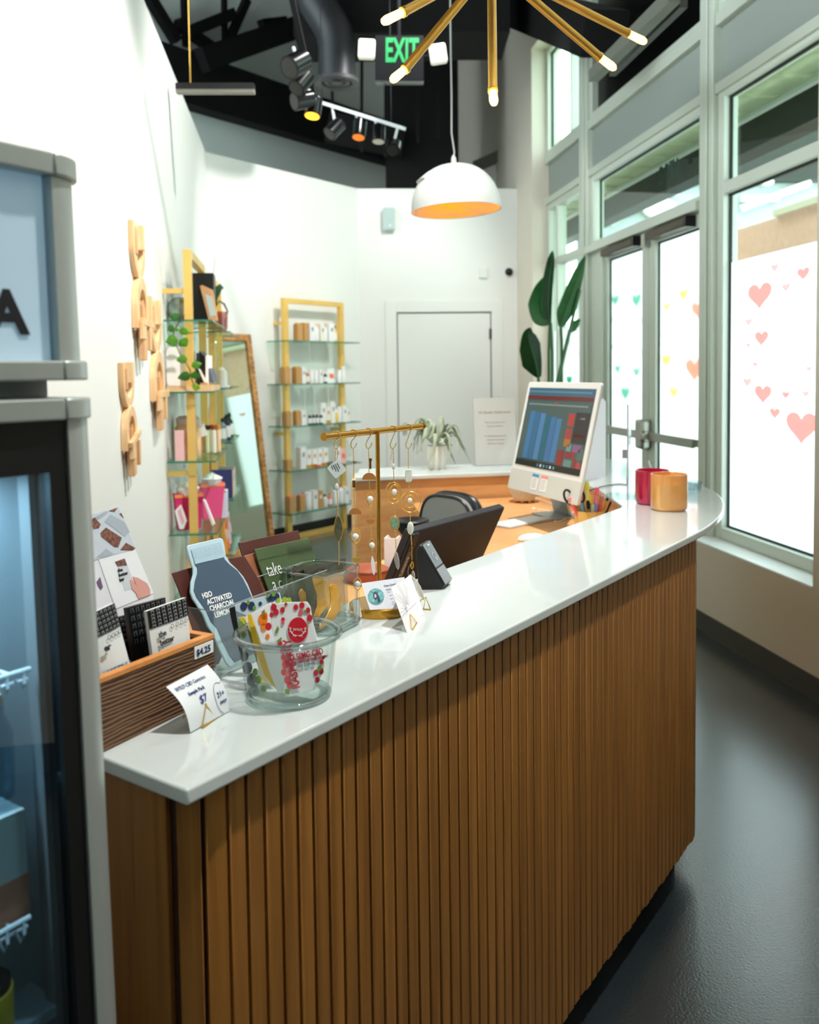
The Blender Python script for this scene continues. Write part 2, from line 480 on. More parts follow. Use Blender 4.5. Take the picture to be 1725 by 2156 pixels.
# ------------------------------------------------------------------ window wall
SE = 4.78                                            # far end of the glazed opening
wr = B()
wr.box((-7.0, 0, 0), (0.06, 0.30, 6.6), WF)
wr.box((0.06, 0, 0), (1.38, 0.30, 0.519), WF)
wr.box((3.5, 0, 0), (SE, 0.30, 0.519), WF)
wr.box((SE, 0, 0), (9.0, 0.30, 6.6), WF)
wr.box((0.06, 0, 4.70), (SE, 0.30, 6.6), WF)
struct('wall_right', wr, M_CREAM)
struct('baseboard_right', B().box((-7.0, -0.014, 0), (1.38, 0, 0.11), WF).box((3.5, -0.014, 0), (5.3, 0, 0.11), WF), mat('charcoal_rubber', (66, 64, 58), 0.5))
struct('trim_1', B().box((0.06, -0.006, 0.517), (1.38, 0.16, 0.531), WF), mat('white_sill', (244, 246, 244), 0.4), bevel=0.003)

N0, N1 = 0.13, 0.25                                  # depth range of the aluminium frames
NG = 0.20


def fr_box(b, s0, s1, h0, h1, n0=N0, n1=N1): return b.box((s0, n0, h0), (s1, n1, h1), WF)


def ring(b, s0, s1, h0, h1, w=0.05, n0=N0 + 0.02, n1=N1 - 0.01):
    fr_box(b, s0, s0 + w, h0, h1, n0, n1); fr_box(b, s1 - w, s1, h0, h1, n0, n1)
    fr_box(b, s0 + w, s1 - w, h0, h0 + w, n0, n1); fr_box(b, s0 + w, s1 - w, h1 - w, h1, n0, n1)


# columns that run the full height
for i, (s0, s1) in enumerate(((1.30, 1.47), (3.52, 3.72))):
    b = B(); fr_box(b, s0, s1, 0, 4.7, 0.115, 0.27); fr_box(b, s0 + 0.05, s1 - 0.05, 0, 4.7, 0.10, 0.115)
    struct('trim_%d' % (i + 2), b, M_FRAME, bevel=0.006)

C_HEART = {'g': frosted('green_film', (128, 214, 190), 0.9), 'y': frosted('yellow_film', (255, 234, 130), 0.9), 'p': frosted('pink_film', (255, 190, 186), 0.9),
           'o': frosted('coral_film', (255, 186, 164), 0.9), 'k': frosted('grey_pink_film', (230, 204, 204), 0.9)}
HEART_L = {'g': 'green heart decal', 'y': 'yellow heart decal', 'p': 'pink heart decal', 'o': 'coral heart decal', 'k': 'pale grey heart decal'}


def pane(parent, s0, s1, h0, h1, m, n=NG, name='pane'):
    return struct(name, B().box((s0, n, h0), (s1, n + 0.006, h1), WF), m, parent)


def gasket(parent, s0, s1, h0, h1, n=NG - 0.012, w=0.012):
    b = B(); ring(b, s0, s1, h0, h1, w, n, n + 0.016); return struct('gasket', b, M_GASKET, parent)


PW0, PWN = wp(0, NG - 0.002, 0), WN


def hearts(parent, lst):
    for px, py, w, c in lst:
        w *= 1.22
        q = opl(px, py, PW0, PWN); d = (q - EYEV).length
        s = (q - W0).dot(WD); fs = abs((q - EYEV).normalized().dot(WN)); sz = w * d / F_PX
        M = frame(q - WN * 0.0, -WD, (0, 0, 1), -WN)
        wid = min(sz / max(fs, 0.25), sz * 1.9)
        M2 = M @ Matrix.Diagonal((wid / sz, 1.25, 1, 1))
        struct('heart_decal', B().prism(heart(sz), M2, 0.0, 0.0008), C_HEART[c], parent, label=HEART_L[c])


# window_1: right bay (tall window with frosted lower light)
w1 = thing('window_1', 'tall grey framed window beside the counter, frosted below with pink hearts', 'window', wp(0.7, NG, 0.55), kind='structure')
b = B(); ring(b, 0.06, 1.30, 0.531, 3.23, 0.07); fr_box(b, 0.13, 1.23, 2.59, 2.66, N0 + 0.02, N1 - 0.01)
struct('frame', b, mat('pale_aluminium', (214, 222, 212), 0.45, 0.1), w1, bevel=0.004)
gasket(w1, 0.13, 1.23, 0.601, 2.59); gasket(w1, 0.13, 1.23, 2.66, 3.16)
pane(w1, 0.13, 1.23, 2.66, 3.16, M_GLASS); pane(w1, 0.13, 1.23, 2.185, 2.59, M_GLASS); pane(w1, 0.13, 1.23, 0.601, 2.185, M_FROST, name='frosted_pane')
hearts(w1, [(1600, 620, 38, 'p'), (1692, 575, 18, 'p'), (1632, 563, 12, 'k'), (1656, 604, 13, 'k'), (1577, 678, 12, 'k'), (1604, 711, 22, 'p'), (1576, 727, 9, 'k'), (1591, 767, 9, 'k'),
            (1574, 804, 14, 'k'), (1607, 828, 27, 'p'), (1655, 831, 11, 'p'), (1632, 869, 16, 'p'), (1688, 897, 46, 'p'), (1697, 829, 10, 'k'), (1704, 776, 9, 'k')])
# script writing on the frosted pane, very pale
q = opl(1640, 660, PW0, PWN)

# spandrels and top lights
def spandrel(name, s0, s1, h0, h1):
    b = B(); b.box((s0, 0.17, h0), (s1, 0.24, h1), WF); o = struct(name, b, M_SPAN); return o


spandrel('trim_4', 0.06, 1.30, 3.23, 3.60); spandrel('trim_5', 1.47, 3.52, 3.25, 3.60); spandrel('trim_6', 3.72, SE, 3.20, 3.58)
b = B()
for s0, s1 in ((0.06, 1.30), (1.47, 3.52), (3.72, SE)): fr_box(b, s0, s1, 3.585, 3.66); fr_box(b, s0, s1, 3.19, 3.25)
struct('trim_7', b, M_FRAME, bevel=0.004)
for k, (s0, s1) in enumerate(((0.06, 1.30), (3.72, SE))):
    w = thing('window_%d' % (2 + k), ('clear top window above the tall right window', 'clear bright top window in the far corner')[k], 'window', wp((s0 + s1) / 2, NG, 3.66), kind='structure')
    b = B(); ring(b, s0, s1, 3.66, 4.70, 0.05); struct('frame', b, M_FRAME, w)
    gasket(w, s0 + 0.05, s1 - 0.05, 3.71, 4.65); pane(w, s0 + 0.05, s1 - 0.05, 3.71, 4.65, M_GLASS)
    if k: struct('mullion', fr_box(B(), s0 + 0.3, s0 + 0.33, 3.71, 4.65, N0 + 0.02, N1), M_FRAME, w)
# opaque dark panel high over the doors
w4 = thing('window_4', 'black glazed top panel high above the entrance doors', 'window', wp(2.5, NG, 3.66), kind='structure')
b = B(); ring(b, 1.47, 3.52, 3.66, 4.70, 0.05); struct('frame', b, M_FRAME, w4)
pane(w4, 1.52, 3.47, 3.71, 4.65, mat('black_glass', (8, 8, 9), 0.25, spec=0.3))
# window_5: transom over the doors
w5 = thing('window_5', 'clear transom window directly above the pair of entrance doors', 'window', wp(2.5, NG, 2.62), kind='structure')
b = B(); ring(b, 1.47, 3.52, 2.58, 3.20, 0.06); fr_box(b, 1.47, 3.52, 2.54, 2.60, 0.09, 0.26); struct('frame', b, mat('pale_aluminium'), w5, bevel=0.004)
gasket(w5, 1.53, 3.40, 2.64, 3.14); pane(w5, 1.53, 3.46, 2.64, 3.14, M_GLASS)
num = opl(1398, 352, PW0, PWN)
text(w5, '6798', frame(wp(1.93, NG + 0.012, 2.86), WD, (0, 0, 1), WN), 0.18, mat('number_vinyl', (34, 62, 56), 0.5), name='street_number', off=0.003)
# window_6: far narrow bay
w6 = thing('window_6', 'narrow far window behind the big leaf plant, frosted below', 'window', wp(4.2, NG, 0.55), kind='structure')
b = B(); ring(b, 3.72, SE, 0.531, 3.19, 0.06); fr_box(b, 3.78, SE - 0.06, 2.575, 2.64, N0 + 0.02, N1 - 0.01); fr_box(b, SE - 0.34, SE - 0.28, 0.6, 3.13, N0 + 0.02, N1 - 0.01)
struct('frame', b, M_FRAME, w6, bevel=0.004)
pane(w6, 3.78, SE - 0.06, 2.64, 3.13, M_GLASS); pane(w6, 3.78, SE - 0.06, 1.95, 2.575, M_GLASS); pane(w6, 3.78, SE - 0.06, 0.59, 1.95, M_FROST, name='frosted_pane')
hearts(w6, [(1196, 720, 12, 'g'), (1199, 800, 14, 'g'), (1210, 680, 10, 'k'), (1222, 745, 8, 'k')])

# entrance doors (window wall): two leaves
def leaf(name, label, s0, s1, gs0, gs1, hl):
    d = thing(name, label, 'door', wp((s0 + s1) / 2, NG, 0), kind='structure')
    b = B(); n0, n1 = 0.15, 0.205
    fr_box(b, s0, gs0, 0.01, 2.535, n0, n1); fr_box(b, gs1, s1, 0.01, 2.535, n0, n1); fr_box(b, gs0, gs1, 2.45, 2.535, n0, n1); fr_box(b, gs0, gs1, 0.01, 0.26, n0, n1)
    struct('door_frame', b, M_FRAME, d, bevel=0.003)
    gasket(d, gs0, gs1, 0.26, 2.45, 0.172, 0.014)
    pane(d, gs0, gs1, 0.26, 2.45, M_FROST, 0.18, 'frosted_pane')
    b = B(); b.box((s0 + 0.05, 0.10, 1.055), (s1 - 0.05, 0.125, 1.115), WF)
    for s in (gs0 + 0.02, gs1 - 0.02): b.box((s - 0.02, 0.125, 1.06), (s + 0.02, 0.15, 1.11), WF)
    struct('panic_bar', b, M_STEEL, d, bevel=0.004)
    b = B(); b.box((s0 + 0.12, 0.07, 2.46), (s1 - 0.12, 0.15, 2.52), WF); struct('door_closer', b, mat('bronze_closer', (88, 80, 66), 0.5, 0.4), d, bevel=0.01)
    struct('closer_end', B().box((s0 + 0.10, 0.075, 2.455), (s0 + 0.15, 0.145, 2.525), WF), M_BLACK, d)
    hearts(d, hl)
    return d


dR = leaf('door_2', 'nearer glazed entrance door leaf, frosted with yellow and coral hearts', 1.47, 2.305, 1.53, 2.19,
          [(1446, 619, 18, 'y'), (1410, 645, 14, 'y'), (1477, 650, 27, 'o'), (1430, 652, 6, 'k'), (1454, 650, 6, 'k'), (1409, 757, 20, 'y'), (1469, 775, 36, 'o'), (1468, 717, 9, 'k'), (1425, 824, 18, 'y'), (1445, 812, 6, 'k'), (1460, 852, 10, 'k'), (1402, 703, 8, 'y')])
dL = leaf('door_3', 'farther glazed entrance door leaf, frosted with green hearts', 2.315, 3.20, 2.43, 3.12,
          [(1301, 631, 17, 'g'), (1346, 631, 20, 'g'), (1316, 635, 6, 'g'), (1328, 630, 5, 'g'), (1306, 776, 13, 'g'), (1346, 782, 14, 'g'), (1322, 826, 20, 'g'), (1294, 673, 6, 'g'), (1356, 673, 6, 'g'), (1295, 729, 5, 'g'), (1356, 741, 5, 'g'), (1325, 775, 5, 'g'), (1300, 823, 6, 'k')])
b = B(); b.box((2.25, 0.075, 0.985), (2.39, 0.15, 1.20), WF); b.box((2.20, 0.06, 1.04), (2.27, 0.12, 1.12), WF)
struct('lock_case', b, M_STEEL, dR, bevel=0.02)
struct('strike', B().box((2.27, 0.1, 2.43), (2.33, 0.15, 2.52), WF), M_STEEL, dR)
# door frame jamb by the far column and the near column
b = B(); fr_box(b, 3.20, 3.52, 0, 2.54, 0.15, 0.25); fr_box(b, 3.18, 3.24, 0, 2.54, 0.12, 0.25)
struct('trim_8', b, M_FRAME, bevel=0.004)

# ------------------------------------------------------------------ outside
struct('ground', B().box((0.3, -8, -0.14), (14, 12, -0.02), WF), mat('pale_paving', (205, 203, 196), 0.8))
b = B(); b.box((-3.2, 0.31, 3.56), (9.5, 1.3, 3.65), WF)
for k in range(28): b.box((-3.0 + k * 0.45, 0.35, 3.54), (-2.96 + k * 0.45, 1.2, 3.56), WF)
o = thing('entrance_canopy', 'cream ribbed canopy with dark edge beam seen through the transom windows', 'canopy', wp(0.3, 1.5, 3.5))
part('soffit', b, mat('cream_soffit', (206, 212, 178), 0.7), o)
part('edge_beam', B().box((-3.2, 1.25, 3.29), (9.5, 1.45, 3.66), WF), mat('dark_steel', (44, 46, 42), 0.6), o)
part('pipe', B().tube([WF @ V((-3.1, 1.0, 3.42)), WF @ V((9.3, 1.0, 3.42))], 0.03), mat('grey_pipe', (168, 172, 164), 0.5), o)
for s in (-3.0, 9.3): part('post', B().box((s, 1.3, -0.02), (s + 0.12, 1.42, 3.29), WF), mat('dark_steel'), o)
o = thing('brick_building', 'pink brick pier outside, seen above the frosted film of the tall window', 'building', wp(4.1, 2.4, 0))
part('wall', B().box((3.1, 2.25, -0.02), (4.95, 2.6, 3.0), WF), mat('pink_brick', (252, 188, 164), 0.85, noise=0.10, nscale=18), o)
part('coping', B().box((3.05, 2.2, 3.0), (4.2, 2.65, 3.06), WF), mat('cream_coping', (232, 220, 196), 0.8), o)
o = thing('reflection_front', 'grey blue front with pipes and lamps, standing in for reflections in the glass', 'building', (5, 12.2, 0))  # added front, stands in for reflections in the window glass
part('wall', B().box((2.35, 12.0, -0.02), (9.5, 12.3, 4.05)), mat('blue_grey_reflection', (176, 192, 194), 0.8), o)
part('fascia', B().box((2.3, 11.9, 4.05), (9.6, 12.3, 5.2)), mat('dark_steel'), o)
for a, c in (((1285, 470), (1420, 395)), ((1290, 428), (1410, 428)), ((1560, 440), (1706, 385)), ((1560, 418), (1640, 418))):
    part('pipe', B().tube([ay(*a, 11.93), ay(*c, 11.93)], 0.05, 8), mat('reflected_pipe', (230, 234, 230), 0.5), o)
for (x, y, r) in ((1385, 440, 0.22), (1415, 407, 0.09), (1612, 386, 0.08)):
    part('reflected_lamp', B().prism(circ(0, 0, r, r * 0.6, 20), frame(ay(x, y, 11.97), (1, 0, 0), (0, 0, 1), (0, -1, 0)), 0, 0.1), mat('lamp_opal', (244, 246, 244), 0.4), o)

# ------------------------------------------------------------------ upper room: ceiling, upper walls, beams, ducts
cpl = [V((-5, -3.1, 0)), wp(-7.1, 0.3, 0), wp(9.6, 0.3, 0), V((0.9, 13.6, 0)), V((-5, 13.6, 0))]
struct('ceiling', B().hexa([cpl[0] + V((0, 0, 6.6)), cpl[1] + V((0, 0, 6.6)), cpl[2] + V((0, 0, 6.6)), cpl[4] + V((0, 0, 6.6)), cpl[0] + V((0, 0, 6.75)), cpl[1] + V((0, 0, 6.75)), cpl[2] + V((0, 0, 6.75)), cpl[4] + V((0, 0, 6.75))]), M_BLACKP)
P0 = A_ - BN * 1.7
struct('wall_upper', wall_run(P0 - BD * 4.0, P0 + BD * 4.7, -BN, 0.1, 6.6), mat('upper_grey', (216, 224, 220), 0.85))
P1 = P0 + BD * 4.7
struct('wall_far', wall_run(P1, V((1.1, P1.y, 0)), V((0, 1, 0)), 0.1, 6.6), mat('upper_shade', (74, 71, 65), 0.85))  # shade on this wall is put into its dark paint
wf = thing('window_7', 'inner clerestory strip with grey rail behind the pendant lamp', 'window', (0.9, 10.2, 3.4), kind='structure')
zr0 = ay(1000, 352, 10.2); zr1 = ay(1104, 305, 10.2)
part('rail', B().bar(V((zr0.x, 10.2, zr0.z)), V((zr1.x, 10.2, zr1.z)), 0.1, 0.12), mat('grey_rail', (104, 106, 98), 0.6), wf)
part('panel', B().hexa([V((x, y, z)) for x, y, z in ((0.75, 10.22, 2.9), (1.32, 10.22, 2.9), (1.32, 10.26, 2.9), (0.75, 10.26, 2.9), (0.75, 10.22, zr0.z), (1.32, 10.22, zr1.z - 0.04), (1.32, 10.26, zr1.z - 0.04), (0.75, 10.26, zr0.z))]), M_WALL, wf)



def beam(name, label, a, b, w, h, m=None, cat='beam', group=None):
    return solo(name, B().bar(a, b, w, h), m or M_BLACKP, label, cat, group, loc=(V(a) + V(b)) / 2)


PU, NU = A_ - BN * 1.25, BN                            # plane of the deep black beam
def up(px, py, off=1.25): return opl(px, py, A_ - BN * off, BN)


b = B(); q = [up(*p) for p in ((300, 62), (455, 118), (900, 180), (960, 395), (850, 328), (812, 320), (730, 318), (676, 306), (431, 230), (380, 205))]
# deep girder: straight lower chord parallel to the back wall
g0, g1 = up(300, 190), up(880, 335); gt = up(300, 72)
b = B(); b.box((-3.0, 0, 0), ((g1 - g0).dot(BD), 0.2, gt.z - g0.z), frame(g0, BD, -BN, (0, 0, 1)))
solo('ceiling_girder', b, M_BLACKP, 'deep black painted ceiling girder running above the back white wall', 'beam', loc=g0)
e0, e1 = up(450, 118, 1.2), up(612, 62, 1.2)
beam('truss_chord', 'black slanting truss chord rising to the right above the girder', e0 - (e1 - e0) * 0.15, e0 + (e1 - e0) * 2.2, 0.16, 0.24)
TR = [((318, 0), (372, 88), 0.10), ((388, 0), (392, 98), 0.06), ((390, 62), (462, 112), 0.10), ((470, 112), (520, 0), 0.08), ((472, 0), (474, 110), 0.05), ((415, 60), (490, 30), 0.12), ((560, 50), (600, 45), 0.1)]
TL = ['steepest near the left wall top', 'upright beside the left wall', 'sloping down towards the chord joint', 'rising from the chord joint', 'thin upright rod at the joint', 'short stub pipe in front of the pale wall', 'small stub behind the spotlights']
for (a, c, w), l in zip(TR, TL):
    p = up(*a, 1.45); q = up(*c, 1.45); beam('truss_web', 'black truss web, ' + l, p + (p - q) * 0.25, q, w, w, group='black truss webs at upper left')
b = B()
ra, rb = ay(640, 20, 7.2), ay(1000, 60, 8.2)
# big black services above the exit sign
solo('bulkhead', B().box((-0.9, 7.25, 4.3), (0.85, 7.9, 6.58)), M_BLACKP, 'large black bulkhead below the ceiling behind the exit sign', 'bulkhead', loc=(0, 7.4, 4.6))
b = B(); b.box((-0.22, 9.36, 3.48), (0.55, 9.9, 6.58)); solo('air_duct', b, M_BLACKP, 'tall black rectangular air duct behind the pendant cable', 'duct', loc=(0.3, 9.6, 4))
q0, q1 = ay(600, 310, 9.9), ay(1000, 360, 9.9)
beam('ceiling_joist', 'black joist crossing low over the far partition', ay(690, 268, 9.2), ay(850, 300, 9.2), 0.12, 0.3)
beam('ceiling_joist', 'black slanted joist beside the corner top window', ay(1075, 10, 8.7), ay(1275, 72, 6.0), 0.3, 0.3)
beam('ceiling_rail', 'grey diagonal rail crossing the black top panel over the doors', ay(1250, 160, 5.4), ay(1420, -10, 4.3), 0.06, 0.07, mat('grey_rail'))
beam('ceiling_rail', 'thin dark grey diagonal rail beside the lighter rail', ay(1290, 152, 5.5), ay(1440, 5, 4.4), 0.04, 0.05, mat('dim_rail', (70, 72, 68), 0.6))
for i, (x, y0, y1, Y) in enumerate(((762, 120, 320, 8.9), (812, 150, 330, 8.9), (880, 165, 300, 8.9), (925, 190, 290, 8.9), (700, 180, 230, 8.9))):
    beam('hanger_rod', 'thin black hanger rod, %s from left in the dark ceiling void' % ORD[(1, 2, 3, 4, 0)[i]], ay(x, y0, Y), ay(x, y1, Y), 0.03, 0.03, group='black hanger rods')
# round duct elbow with diffuser
dt = thing('round_duct', 'dark round duct elbow ending in a ringed ceiling diffuser', 'duct', ay(710, 175, 7.0))
c = ay(710, 176, 7.0); R = 0.145
pts = [c + V(q) for q in ((0, 0, 0.02), (0, 0, 0.16), (0, 0, 0.30), (-0.02, 0, 0.40), (-0.07, 0.0, 0.50), (-0.15, 0.0, 0.62), (-0.22, 0, 0.8), (-0.24, 0, 1.2), (-0.24, 0, 3.0))]; pts[-1].z = 6.598
part('elbow', B().tube(pts, R, 24), M_DUCT, dt)
fl = B(); fl.lathe([(0.17, 0.03), (0.175, 0.0), (0.165, -0.01), (0.12, 0.0), (0.115, 0.02), (0.10, 0.0), (0.07, 0.01), (0.065, 0.02), (0.04, 0.0), (0.0, 0.0)], c, 32)
part('diffuser', fl, mat('dark_diffuser', (52, 53, 55), 0.5), dt)
# fluorescent strip on the left wall edge
s0, s1 = ay(372, 188, 5.4), ay(536, 188, 5.4)
fx = thing('strip_light', 'unlit grey fluorescent strip fitting reaching out above the left wall', 'light', (s0 + s1) / 2)
part('housing', B().bar(s0 + V((0, 0, 0.012)), s1 + V((0, 0, 0.012)), 0.06, 0.035), mat('housing_black', (30, 30, 30), 0.6), fx)
part('lens', B().bar(s0 - V((0, 0, 0.014)), s1 - V((0, 0, 0.014)), 0.055, 0.022), mat('old_lens', (150, 146, 136), 0.5), fx)
part('hanger', B().tube([s0 + (s1 - s0) * 0.18 + V((0, 0, 0.02)), s0 + (s1 - s0) * 0.18 + V((0, 0, 0.9))], 0.004), M_BRASS, fx)
# ------------------------------------------------------------------ reception counter
FC = oz(393, 1663, CT); FE = oz(1492, 1110, CT)
CD = (FE - FC); CD.z = 0; CD.normalize(); CN = V((-CD.y, CD.x, 0))           # along the front, and in from the front


def cp(t, n, h=CT): return V((FC.x, FC.y, 0)) + CD * t + CN * n + V((0, 0, h))


def c2(p): return ((p - FC).dot(CD), (p - FC).dot(CN))


LED = 0.375                                                                     # ledge depth
RX = [oz(*p, CT) for p in ((1519, 1040), (1492, 1027), (1459, 1016))]
tip = oz(1552, 1072, CT)
IN1 = oz(1310, 1065, CT); IN2 = oz(1262, 1030, CT)
BLc = oz(749, 1005, CT); BRc = oz(1073, 993, CT)
rd = (V((1.20, 4.75, CT)) - RX[2]); rd.normalize()


def bez(p0, p1, p2, p3, n):
    return [((1 - t) ** 3) * p0 + 3 * t * (1 - t) ** 2 * p1 + 3 * t * t * (1 - t) * p2 + t ** 3 * p3 for t in [k / n for k in range(n + 1)]]


P0 = cp(1.93, 0); P3 = RX[2]
curve = bez(P0, P0 + CD * 0.42, V((1.262, 3.42, CT)), P3, 18)
bback = 4.72                                                                     # rear edge of the back wing
inn = [IN2, V((0.62, 4.295, CT)), BRc + (BRc - BLc) * 0.1, BLc]
back = [BLc + V((-0.005, 0.36, 0)), V((0.55, 4.70, CT)), V((1.12, 4.80, CT))]
outline = [cp(0, 0)] + curve + [V((1.18, 4.30, CT))] + back[::-1] + [BLc, BRc, V((0.70, 4.28, CT)), IN2, IN1, cp(c2(IN1)[0] - 0.05, LED), cp(0, LED)]


def flat(b, poly, z0, z1):
    """horizontal slab with a non-convex outline"""
    a = [b.v(V((p.x, p.y, z1))) for p in poly]; c = [b.v(V((p.x, p.y, z0))) for p in poly]; n = len(a)
    b.f(a); b.f(c[::-1])
    for i in range(n): b.f([a[i], c[i], c[(i + 1) % n], a[(i + 1) % n]])
    return b


solo('countertop', flat(B(), outline, CT - 0.021, CT), M_QUARTZ, 'white quartz countertop ledge running around the slatted counter', 'countertop', loc=cp(0.8, 0.2), bevel=0.004, seg=3)

rc = thing('reception_counter', 'reception counter faced with vertical brown wooden slats under the white ledge', 'counter', cp(1.0, 0.2, 0))
# slatted front: path along end, round corner, front, round corner
ov = 0.030; rad = 0.06; tl = 0.022; te = 2.128
path = []
for k in range(12): path.append((cp(tl, LED - 0.02 - k * (LED - 0.02 - ov - rad) / 12, 0), -CD))
for k in range(7):
    a = pi / 2 * k / 6; path.append((cp(tl + rad - rad * cos(a), ov + rad - rad * sin(a), 0), (-CD * cos(a) - CN * sin(a)).normalized()))
for k in range(1, 80): path.append((cp(tl + rad + (te - 0.14 - tl - rad) * k / 80, ov, 0), -CN))
for k in range(0, 10):
    a = pi / 2 * k / 9; path.append((cp(te - 0.14 + 0.14 * sin(a), ov + 0.14 - 0.14 * cos(a), 0), (-CN * cos(a) + CD * sin(a)).normalized()))
for k in range(1, 12): path.append((cp(te, ov + 0.14 + 0.02 * k, 0), CD))
S = [0.0]
for (p, n), (q, m) in zip(path, path[1:]): S.append(S[-1] + (q - p).length)


def at(s):
    for i in range(len(S) - 1):
        if S[i + 1] >= s:
            t = (s - S[i]) / max(1e-9, S[i + 1] - S[i]); return path[i][0].lerp(path[i + 1][0], t), path[i][1].lerp(path[i + 1][1], t).normalized()
    return path[-1]


S0 = S[14]
b = B(); pit = 0.0324; n = int(S[-1] / pit); ph = 0.010
hb, ht = 0.10, CT - 0.021
for i in range(n):
    s0 = S0 + 0.004 + i * pit; s1 = s0 + pit - 0.0058
    if s1 > S[-1]: break
    if s0 < S0: continue
    (p, m), (q, k) = at(s0), at(s1)
    dp = 0.013
    b.plank = 1.0 + i * 1.37
    o0, o1 = p - m * 0.006, q - k * 0.006
    b.hexa([v + V((0, 0, hb + 0.002 * ((i * 5) % 4))) for v in (p + m * (dp - 0.006), q + k * (dp - 0.006), o1, o0)] + [v + V((0, 0, ht)) for v in (p + m * (dp - 0.006), q + k * (dp - 0.006), o1, o0)])
part('slat_facing', b, M_SLAT, rc, bevel=0.0015, seg=1)
b = B()
post = [at(S0 * k / 40)[0] + at(S0 * k / 40)[1] * 0.008 for k in range(8, 40)]
b2 = B(); flat(b2, post + [at(S0 * k / 40)[0] - at(S0 * k / 40)[1] * 0.004 for k in range(39, 7, -1)], hb, ht); b2.plank = 3.0
part('corner_post', b2, M_SLAT, rc)
core = [at(S[-1] * k / 120)[0] - at(S[-1] * k / 120)[1] * 0.005 for k in range(121)]
flat(b, core + [cp(te, LED - 0.03, 0), cp(tl, LED - 0.03, 0)], hb + 0.004, ht)
part('carcass', b, wood('dark_backing', (50, 28, 12), (74, 42, 18), (30, 30, 2), 0.5), rc)
b = B(); flat(b, [cp(tl + 0.08, ov + 0.05, 0), cp(te - 0.14, ov + 0.05, 0), cp(te - 0.14, LED - 0.04, 0), cp(tl + 0.08, LED - 0.04, 0)], 0, hb + 0.01)
part('plinth', b, M_BLACKP, rc)
# right wing and back wing bodies
b = B(); flat(b, [IN1 + CD * 0.0 + V((0.02, 0, 0)), cp(te - 0.03, LED - 0.02), V((1.08, 3.5, 0)), V((1.06, 4.3, 0)), V((1.02, 4.70, 0)), V((0.56, 4.63, 0)), V((0.72, 4.30, 0)), IN2 + V((0.02, 0, 0))], 0.0, CT - 0.021)
part('right_wing', b, M_OAK, rc)
b = B(); off = V((0, 0.015, 0)); flat(b, [BLc + off, BRc + off, V((0.70, 4.30, 0)), V((0.56, 4.62, 0)), BLc + V((0.0, 0.34, 0))], 0.0, CT - 0.021)
part('back_wing', b, M_OAK, rc)
e = BLc + V((-0.022, 0.012, 0)); b = B(); flat(b, [e, e + V((0.021, 0.004, 0)), e + V((0.021, 0.34, 0)), e + V((0, 0.34, 0))], 0, CT - 0.021)
part('end_panel', b, M_OAKL, rc)

# desk
dk = thing('work_desk', 'honey coloured wooden desk surface inside the counter under the computer', 'desk', V((0.4, 3.6, 0.9)))
da = oz(868, 1066, DK); pa = [IN1 + V((0.0, 0.03, 0)), IN2 + V((0.0, 0, 0)), V((0.68, 4.27, 0)), BRc + V((0, 0.0, 0)), V((da.x, 4.10, 0)), oz(905, 1103, DK), oz(985, 1128, DK), cp(1.05, LED + 0.56), cp(0.32, LED + 0.56), cp(0.04, LED + 0.36), cp(0.04, LED + 0.005), cp(c2(IN1)[0] - 0.1, LED + 0.005)]
part('desktop', flat(B(), pa, DK - 0.03, DK), M_OAK, dk, bevel=0.002)
b = B()
for t, y_ in ((0.06, 0.33), (1.0, 0.5)): part('side_panel', B().box((t, LED + 0.02, 0), (t + 0.03, LED + y_, DK - 0.03), frame(V((FC.x, FC.y, 0)), CD, CN, (0, 0, 1))), M_OAKL, dk)

# ------------------------------------------------------------------ upright display fridge
LEANM = 0.018
fr = thing('display_fridge', 'tall upright drinks fridge with silver trim and lit header at the counter end', 'fridge', V((-0.36, 0.92, 0)))
RF = V((0.0, 0.0, 0)); kx = (222 - CX) / F_PX
RF = oz(228, 1640, 1.0); dd = (RF - EYEV); RF = EYEV + dd * (0.93 / RF.y); RF.z = 0
FU = -CD; FDp = CN                                                               # u: along the front away to the left; d: depth
FF = Matrix.Translation(RF) @ Matrix.Identity(4)
FX = frame(RF, FU, FDp, (0, 0, 1))
sh = Matrix.Identity(4); sh[0][2] = 0.0195                                        # the cabinet leans a little on the uneven floor
FX = FX @ Matrix.Translation((-0.0195 - 0.011, 0, 0)) @ sh
FXi = FX
# front plane is y = 0 (towards the camera side), body to y = .6, width along x = .62
topz = up_at(FX @ V((0.0, 0.0, 1.8)), 338).z; hz = up_at(FX @ V((0, 0, 1.55)), 800).z; lz = up_at(FX @ V((0, 0, 1.5)), 836).z
def col(b, z0, z1, x0, R, n=8, xr=None):
    """quarter round trim column at the right front edge"""
    poly = [(x0 + R, 0.0)] + [(x0 + R - R * sin(pi / 2 * k / n), R * 0.85 - R * 0.85 * cos(pi / 2 * k / n)) for k in range(1, n + 1)] + [(x0, 0.09), (x0 + R, 0.09)]
    return b.prism(poly, FX, z0, z1)
Rq = 0.040
part('cabinet', B().box((0.0, 0.09, 0.06), (0.62, 0.60, topz - 0.01), FX).box((0.02, 0.10, 0.0), (0.60, 0.58, 0.06), FX), mat('fridge_grey', (150, 156, 156), 0.45), fr, label='grey cabinet box')
hd = part('header_light_box', B().box((Rq + 0.004, 0.012, hz + 0.018), (0.60, 0.09, topz - 0.02), FX), mat('header_panel', (190, 212, 226), 0.35, emit=0.22, ergb=(150, 195, 225)), fr)
text(hd, 'A', FX @ frame((0.108, 0.0105, hz + 0.048), (-1, 0, 0), (0, 0, 1), (0, -1, 0)), 0.058, M_INK, off=0.0022)
b = B(); col(b, hz + 0.018, topz - 0.02, 0.001, Rq); part('header_column', b, M_SILVER, fr)
